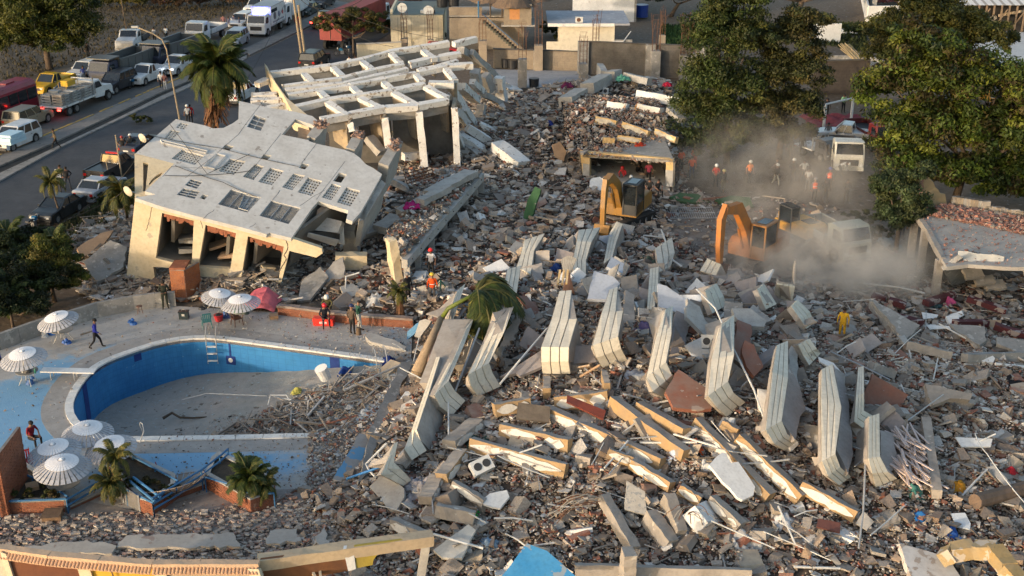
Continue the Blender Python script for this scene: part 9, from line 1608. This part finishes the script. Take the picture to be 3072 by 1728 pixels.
on_roof(2600,rp2,92,smin=.08,smax=.35,kind='chunk',palette=RP,weights=[4,3,2,2]);on_roof(700,[tuple(p[:2])for p in rf],93,smin=.04,smax=.18,kind='chunk',palette=RP,weights=[4,3,2,2])
jag=thing('broken_wall','tall jagged ochre brick wall standing behind the slab house roof','wall',g(*c4p(1700,690),SL));o0=jag.location;A_=g(*c4p(1580,700),SL);B_=g(*c4p(1830,685),SL)
pl=plane3(A_,B_,A_+UPV*2);mb=MB();st=[(1590,705),(1605,400),(1640,380),(1665,440),(1700,470),(1720,520),(1750,545),(1765,580),(1815,590),(1830,680)];mb.prism([on(pl,*c4p(*p))-o0 for p in st],V3((0,.2,0)));mb.build('wall_face',mat('wall_ochre_dull',(.40,.30,.17),(.33,.25,.15),1),jag)
for k in range(16):p=on(pl,*c4p(1578+UN(-4,8),700-k*19))-o0;MB().box(p.x-.14,p.x+.12,p.y-.12,p.y+.05,p.z-.07,p.z+.07).build('brick',mat('brick_edge_red',(.30,.13,.09),(.36,.24,.19),2),jag)
bw2=thing('block_parapet','crumbling block parapet at the back of the slab house','wall',g(*c4p(2200,650),SL));o0=bw2.location;x=1880
while x<2680:
 y0=690+(x-1850)*.16;hh=.55 if x<2180 else random.choice([.2,.25,.3]);p=g(*c4p(x,y0),SL)-o0;MB().box(p.x,p.x+.5,p.y,p.y+.22,0,hh).build('block',random.choice([GREY,BCO,BLK2]),bw2);x+=36
for k,(x,y,z)in enumerate(((2040,1340,1.6),(2150,1400,1.0),(2600,1300,2.2),(2250,1449,.8))):
 S(['slab hanging under the slab house roof','slab resting below the slab house','slab sagging at the right edge of the slab house','slab at the foot of the slab house'][k],[c4p(x-60,y-30),c4p(x+120,y-40),c4p(x+160,y+40),c4p(x-20,y+60)],z,UN(-.2,.2),.5,.2,BCO,ragged=.08)
for i,(lb,a,b)in enumerate([('maroon painted beam, highest of the right rubble',(2778,902),(2862,878)),('short maroon beam left of the highest',(2618,880),(2660,892)),('maroon beam running down to the white sheet',(2672,938),(2768,962)),('maroon beam at the far right rubble',(2905,888),(3022,926)),('maroon beam behind the foam block',(2868,962),(2960,960)),('long dark red beam at the right edge',(2985,970),(3085,1000)),('maroon stub lying near the highest maroon beam',(2668,893),(2720,910))]):
 A,B=T(*a,.7),T(*b,.6);c=(A+B)/2;vs,fs=obox(A-c,B-c,.45,.3,jag=.03,seg=3);tag(mesh('painted_beam',vs,fs,mat('maroon_paint',(.085,.018,.022),(.07,.02,.022),1.5,.8,.15,spots=[(.28,.23,.21)],spot_scale=1.8,spot_at=.55),loc=c),lb,'beam')
def spole(label,x,y,h,r=.12,lean=(0,0),m=None,cat='pole',name='street_pole'):
 b=g(x,y,.03);t=thing(name,label,cat,b);MB().tube([(0,0,-.1),(lean[0]*.5,lean[1]*.5,h/2),(lean[0],lean[1],h)],r,8,r2=r*.7).build('shaft',m or mat('pole_tan',(.34,.27,.18),(.26,.21,.15),2),t);return t
lp=spole('tan street lamp with a long arm leaning over the far road',539,358,6.2,.09,(-.5,0));MB().tube([(-.5,0,6.2),(-.8,.1,7.0),(-1.6,.3,7.5),(-3.0,.6,8.0)],.06,6).build('arm',MATS['pole_tan'],lp);MB().box(-3.5,-2.9,.5,.75,7.95,8.1).build('lamp_head',STEEL,lp)
spole('thin dark pole on the dirt field',388,146,6.8,.09,(-.3,0),TIM);p2=spole('twin street pole carrying black wires beside the median',910,205,9.2,.14,(-.7,0));MB().tube([(.35,0,0),(-.1,0,6.5)],.13,8).build('stay_shaft',MATS['pole_tan'],p2);MB().box(-.75,.15,-.15,.15,8.1,8.25).build('cross_arm',TIM,p2)
for k in range(3):MB().cyl((-.6+k*.3,0,8.25),.06,.2,8).build('insulator',WHT,p2)
spole('short thin pole by the silver sedan',368,545,3.6,.07,(-.1,0));spole('slim pole by the second roadside palm',333,555,1.8,.04,(-.15,0));spole('small post on the median near the parked white pickup',690,300,2.2,.05);spole('pole at the road edge near the container trailer',1172,60,4.5,.09);spole('pipe standing in the field at the upper left',240,228,1.0,.12,(.25,0),YEL)
pt_=p2.location+V3((-.6,0,8.6))
for k,e in enumerate((g(1400,120,5),g(1180,140,5),g(620,400,4.5))):cable([pt_,e],.02,['black wire sagging from the street pole to the far houses','second wire sagging toward the roadside tree','wire running from the street pole toward the tall palm'][k],1.3)
cable([pt_+V3((0,0,-.5)),pt_+V3((2.5,0,-2.4)),pt_+V3((7,0,-1.6))],.03,'thick coil of black wire hanging by the street pole',.5)
cable([g(150,690,2.0),g(330,560,3.0),g(405,480,5.0)],.02,'wire crossing above the black sedan to the tilted wing',.2);cable([g(60,700,2.0),g(330,600,3.0),g(410,520,5.0)],.02,'lower wire crossing above the motorcycle',.25)
gr=thing('steel_grate','steel bar grate lying at the edge of the cleared ground','grate',T(2075,640,.15))
for k in range(22):MB().tube([(-1.6+k*.15,-1.1,.02),(-1.6+k*.15,1.1,.06)],.016,4).build('bar',STEEL,gr)
for yy in(-1.1,0,1.1):MB().tube([(-1.6,yy,.03),(1.6,yy,.05)],.022,4).build('crossbar',STEEL,gr)
for lb,x,y,z,m_ in[('white air conditioner with two dark fans on the long slab',1320,630,.2,WHT),('white air conditioner with a round fan in the upper rubble',1808,283,.3,WHT),('white appliance lying on its back in the pile',2135,1045,.7,WHT),('white kitchen unit in the lower hollow',1455,1418,.4,WHT)]:
 t=thing('air_conditioner' if 'air' in lb else 'appliance',lb,'air conditioner' if 'air' in lb else 'appliance',T(x,y,z),UN(-.5,.5));MB().box(-.45,.45,-.2,.2,0,.6,tx=.01).build('casing',m_,t)
 for s in(-.2,.2):mb=MB();mb.cyl((s,-.22,.3),.17,.02,14,0,'y');mb.build('fan',BLK,t)
 t.rotation_euler=(R(UN(-50,-15)),R(UN(-15,15)),t.rotation_euler.z)
bsk=thing('plastic_crate','brown lattice crate tipped by the torn wall near the long slab','crate',g(1262,540,2.0),.3)
for k in range(7):MB().box(-1.0+k*.33,-.95+k*.33,-.05,.05,0,.7).build('slat',RUST,bsk)
for z in(0,.22,.45,.68):MB().box(-1.0,1.03,-.06,.06,z,z+.06).build('slat',RUST,bsk)
bsk.rotation_euler=(R(-30),R(-12),.3)
ws=thing('woven_shade','tall cream louvred shutter fan standing at the pile top','shutter',T(1700,838,.9));ws.scale=(.6,.6,.62)
for k in range(16):a=R(-35+k*4.5);vs,fs=obox(V3((sin(a)*.3,0,.1)),V3((sin(a)*1.2+.2,.3,1.6+.5*cos(a*2))),.10,.03,up=V3((0,-1,0)));mesh('slat',vs,fs,GREY if k%2 else CONC2,ws)
oc=thing('window_fragment','ochre window frame piece lying on the square parapet end','frame',T(1688,850,1.6))
for k in range(3):vs,fs=obox(V3((-.25+.22*k,0,0)),V3((-.1+.2*k,.9,.4)),.10,.1);mesh('bar',vs,fs,OR,oc)
rack=thing('wire_rack','white wire rack lying over the square parapet','rack',T(1702,897,1.75))
for k in range(3):MB().tube([(-.55,-.15+k*.15,.0),(.5,-.15+k*.15,.12)],.018,4).build('wire',WHT,rack)
for k in range(9):MB().tube([(-.5+k*.12,-.15,.02),(-.5+k*.12,.15,.05)],.01,4).build('wire',WHT,rack)
rumple('pinkish cloth scrap on the white wire rack',1704,900,.38,(.40,.22,.15),'cloth','cloth',1.8,.1)
bkt=tag(MB().cyl((0,0,0),.28,.7,14,0,r2=.34).build('white_bucket',WPL,loc=T(978,1135,.4),rot=(R(12),R(-18),0)),'white bucket leaning in the pool debris','bucket')
fanb=thing('garden_chair','white tubular garden chair frame lying in the pool debris','chair',T(840,1215,.2))
MB().tube([(-.6,0,0),(-.5,.3,.4),(.3,.3,.4),(.6,-.1,.1),(.2,-.3,.05)],.03,6).build('seat_frame',WHT,fanb);MB().tube([(-.5,.3,.4),(0,.5,.1),(.5,.4,.1),(.6,-.1,.1)],.03,6).build('back_frame',WHT,fanb)
drf=tag(MB().tube([(-1.2,0,0),(-.8,.3,.15),(-.3,-.1,.1),(.3,-.05,.05),(1.0,.1,.02)],.08,6,r2=.04).build('driftwood',mat('wood_wet',(.06,.045,.035),(.09,.07,.05),3),loc=T(560,1255,.1)),'dark twisted branch lying on the silty pool floor','branch')
MBx=MB();MBx.tube([T(545,1200,.3)-T(545,1200,.3),T(620,1180,.5)-T(545,1200,.3),T(800,1188,.3)-T(545,1200,.3)],.03,5);tag(MBx.build('pipe',STEEL,loc=T(545,1200,.3)),'long thin bent pipe lying from the silt to the pool debris','pipe')
gs=thing('green_stool','dark green metal stool frame behind the orange coated rescuer','stool',T(1322,865,.2))
for a in range(4):MB().tube([(0,0,.5),(.35*cos(a*1.57),.35*sin(a*1.57),0)],.04,6).build('leg',paint('green_dk',(.01,.10,.06)),gs)
# ================================================================ DUST RAISED BY THE DIGGERS
def dust(label,px,py,z,r,dens,seed,col=(.96,.88,.79),scale=.35):
 c=g(px,py,0)+V3((0,0,z));me=bpy.data.meshes.new('dust_cloud');n,m=24,12;vs=[];fs=[]
 for j in range(m+1):
  for i in range(n):a,b=i*2*math.pi/n,-math.pi/2+math.pi*j/m;vs.append((r[0]*cos(a)*cos(b),r[1]*sin(a)*cos(b),r[2]*sin(b)))
 fs=[(j*n+i,j*n+(i+1)%n,(j+1)*n+(i+1)%n,(j+1)*n+i)for j in range(m)for i in range(n)];me.from_pydata(vs,[],fs)
 ma=bpy.data.materials.new('dust');ma.use_nodes=True;N=ma.node_tree;N.nodes.remove(N.nodes['Principled BSDF']);L=N.links.new
 pv=N.nodes.new('ShaderNodeVolumePrincipled');pv.inputs['Color'].default_value=(*col,1);pv.inputs['Anisotropy'].default_value=.2
 tc=N.nodes.new('ShaderNodeTexCoord');vm=N.nodes.new('ShaderNodeVectorMath');vm.operation='DIVIDE';vm.inputs[1].default_value=r;L(tc.outputs['Object'],vm.inputs[0]);ln=N.nodes.new('ShaderNodeVectorMath');ln.operation='LENGTH';L(vm.outputs[0],ln.inputs[0])
 fo=N.nodes.new('ShaderNodeMapRange');fo.interpolation_type='SMOOTHSTEP';fo.inputs['From Min'].default_value=1.0;fo.inputs['From Max'].default_value=.15;L(ln.outputs['Value'],fo.inputs['Value'])
 nz=N.nodes.new('ShaderNodeTexNoise');nz.inputs['Scale'].default_value=scale;nz.inputs['Detail'].default_value=4;nz.inputs['Roughness'].default_value=.6;L(tc.outputs['Object'],nz.inputs['Vector'])
 nr=N.nodes.new('ShaderNodeMapRange');nr.inputs['From Min'].default_value=.44;nr.inputs['From Max'].default_value=.64;L(nz.outputs[0],nr.inputs['Value'])
 mu=N.nodes.new('ShaderNodeMath');mu.operation='MULTIPLY';L(fo.outputs[0],mu.inputs[0]);L(nr.outputs[0],mu.inputs[1]);m2=N.nodes.new('ShaderNodeMath');m2.operation='MULTIPLY';L(mu.outputs[0],m2.inputs[0]);m2.inputs[1].default_value=dens;L(m2.outputs[0],pv.inputs['Density'])
 L(pv.outputs[0],N.nodes['Material Output'].inputs['Volume']);o=link('dust_cloud',me,ma,None,c);tag(o,label,kind='stuff')
dust('brown dust billowing low around the second digger',2480,880,1.4,(8.0,7.0,3.4),.85,1)
dust('thin dust drifting over the crowd in the clearing',2330,640,2.6,(9,12,4.5),.16,2)
dust('denser puff of pale dust at the bucket of the second digger',2330,812,.8,(3.2,2.6,2.6),1.6,3,scale=.6)
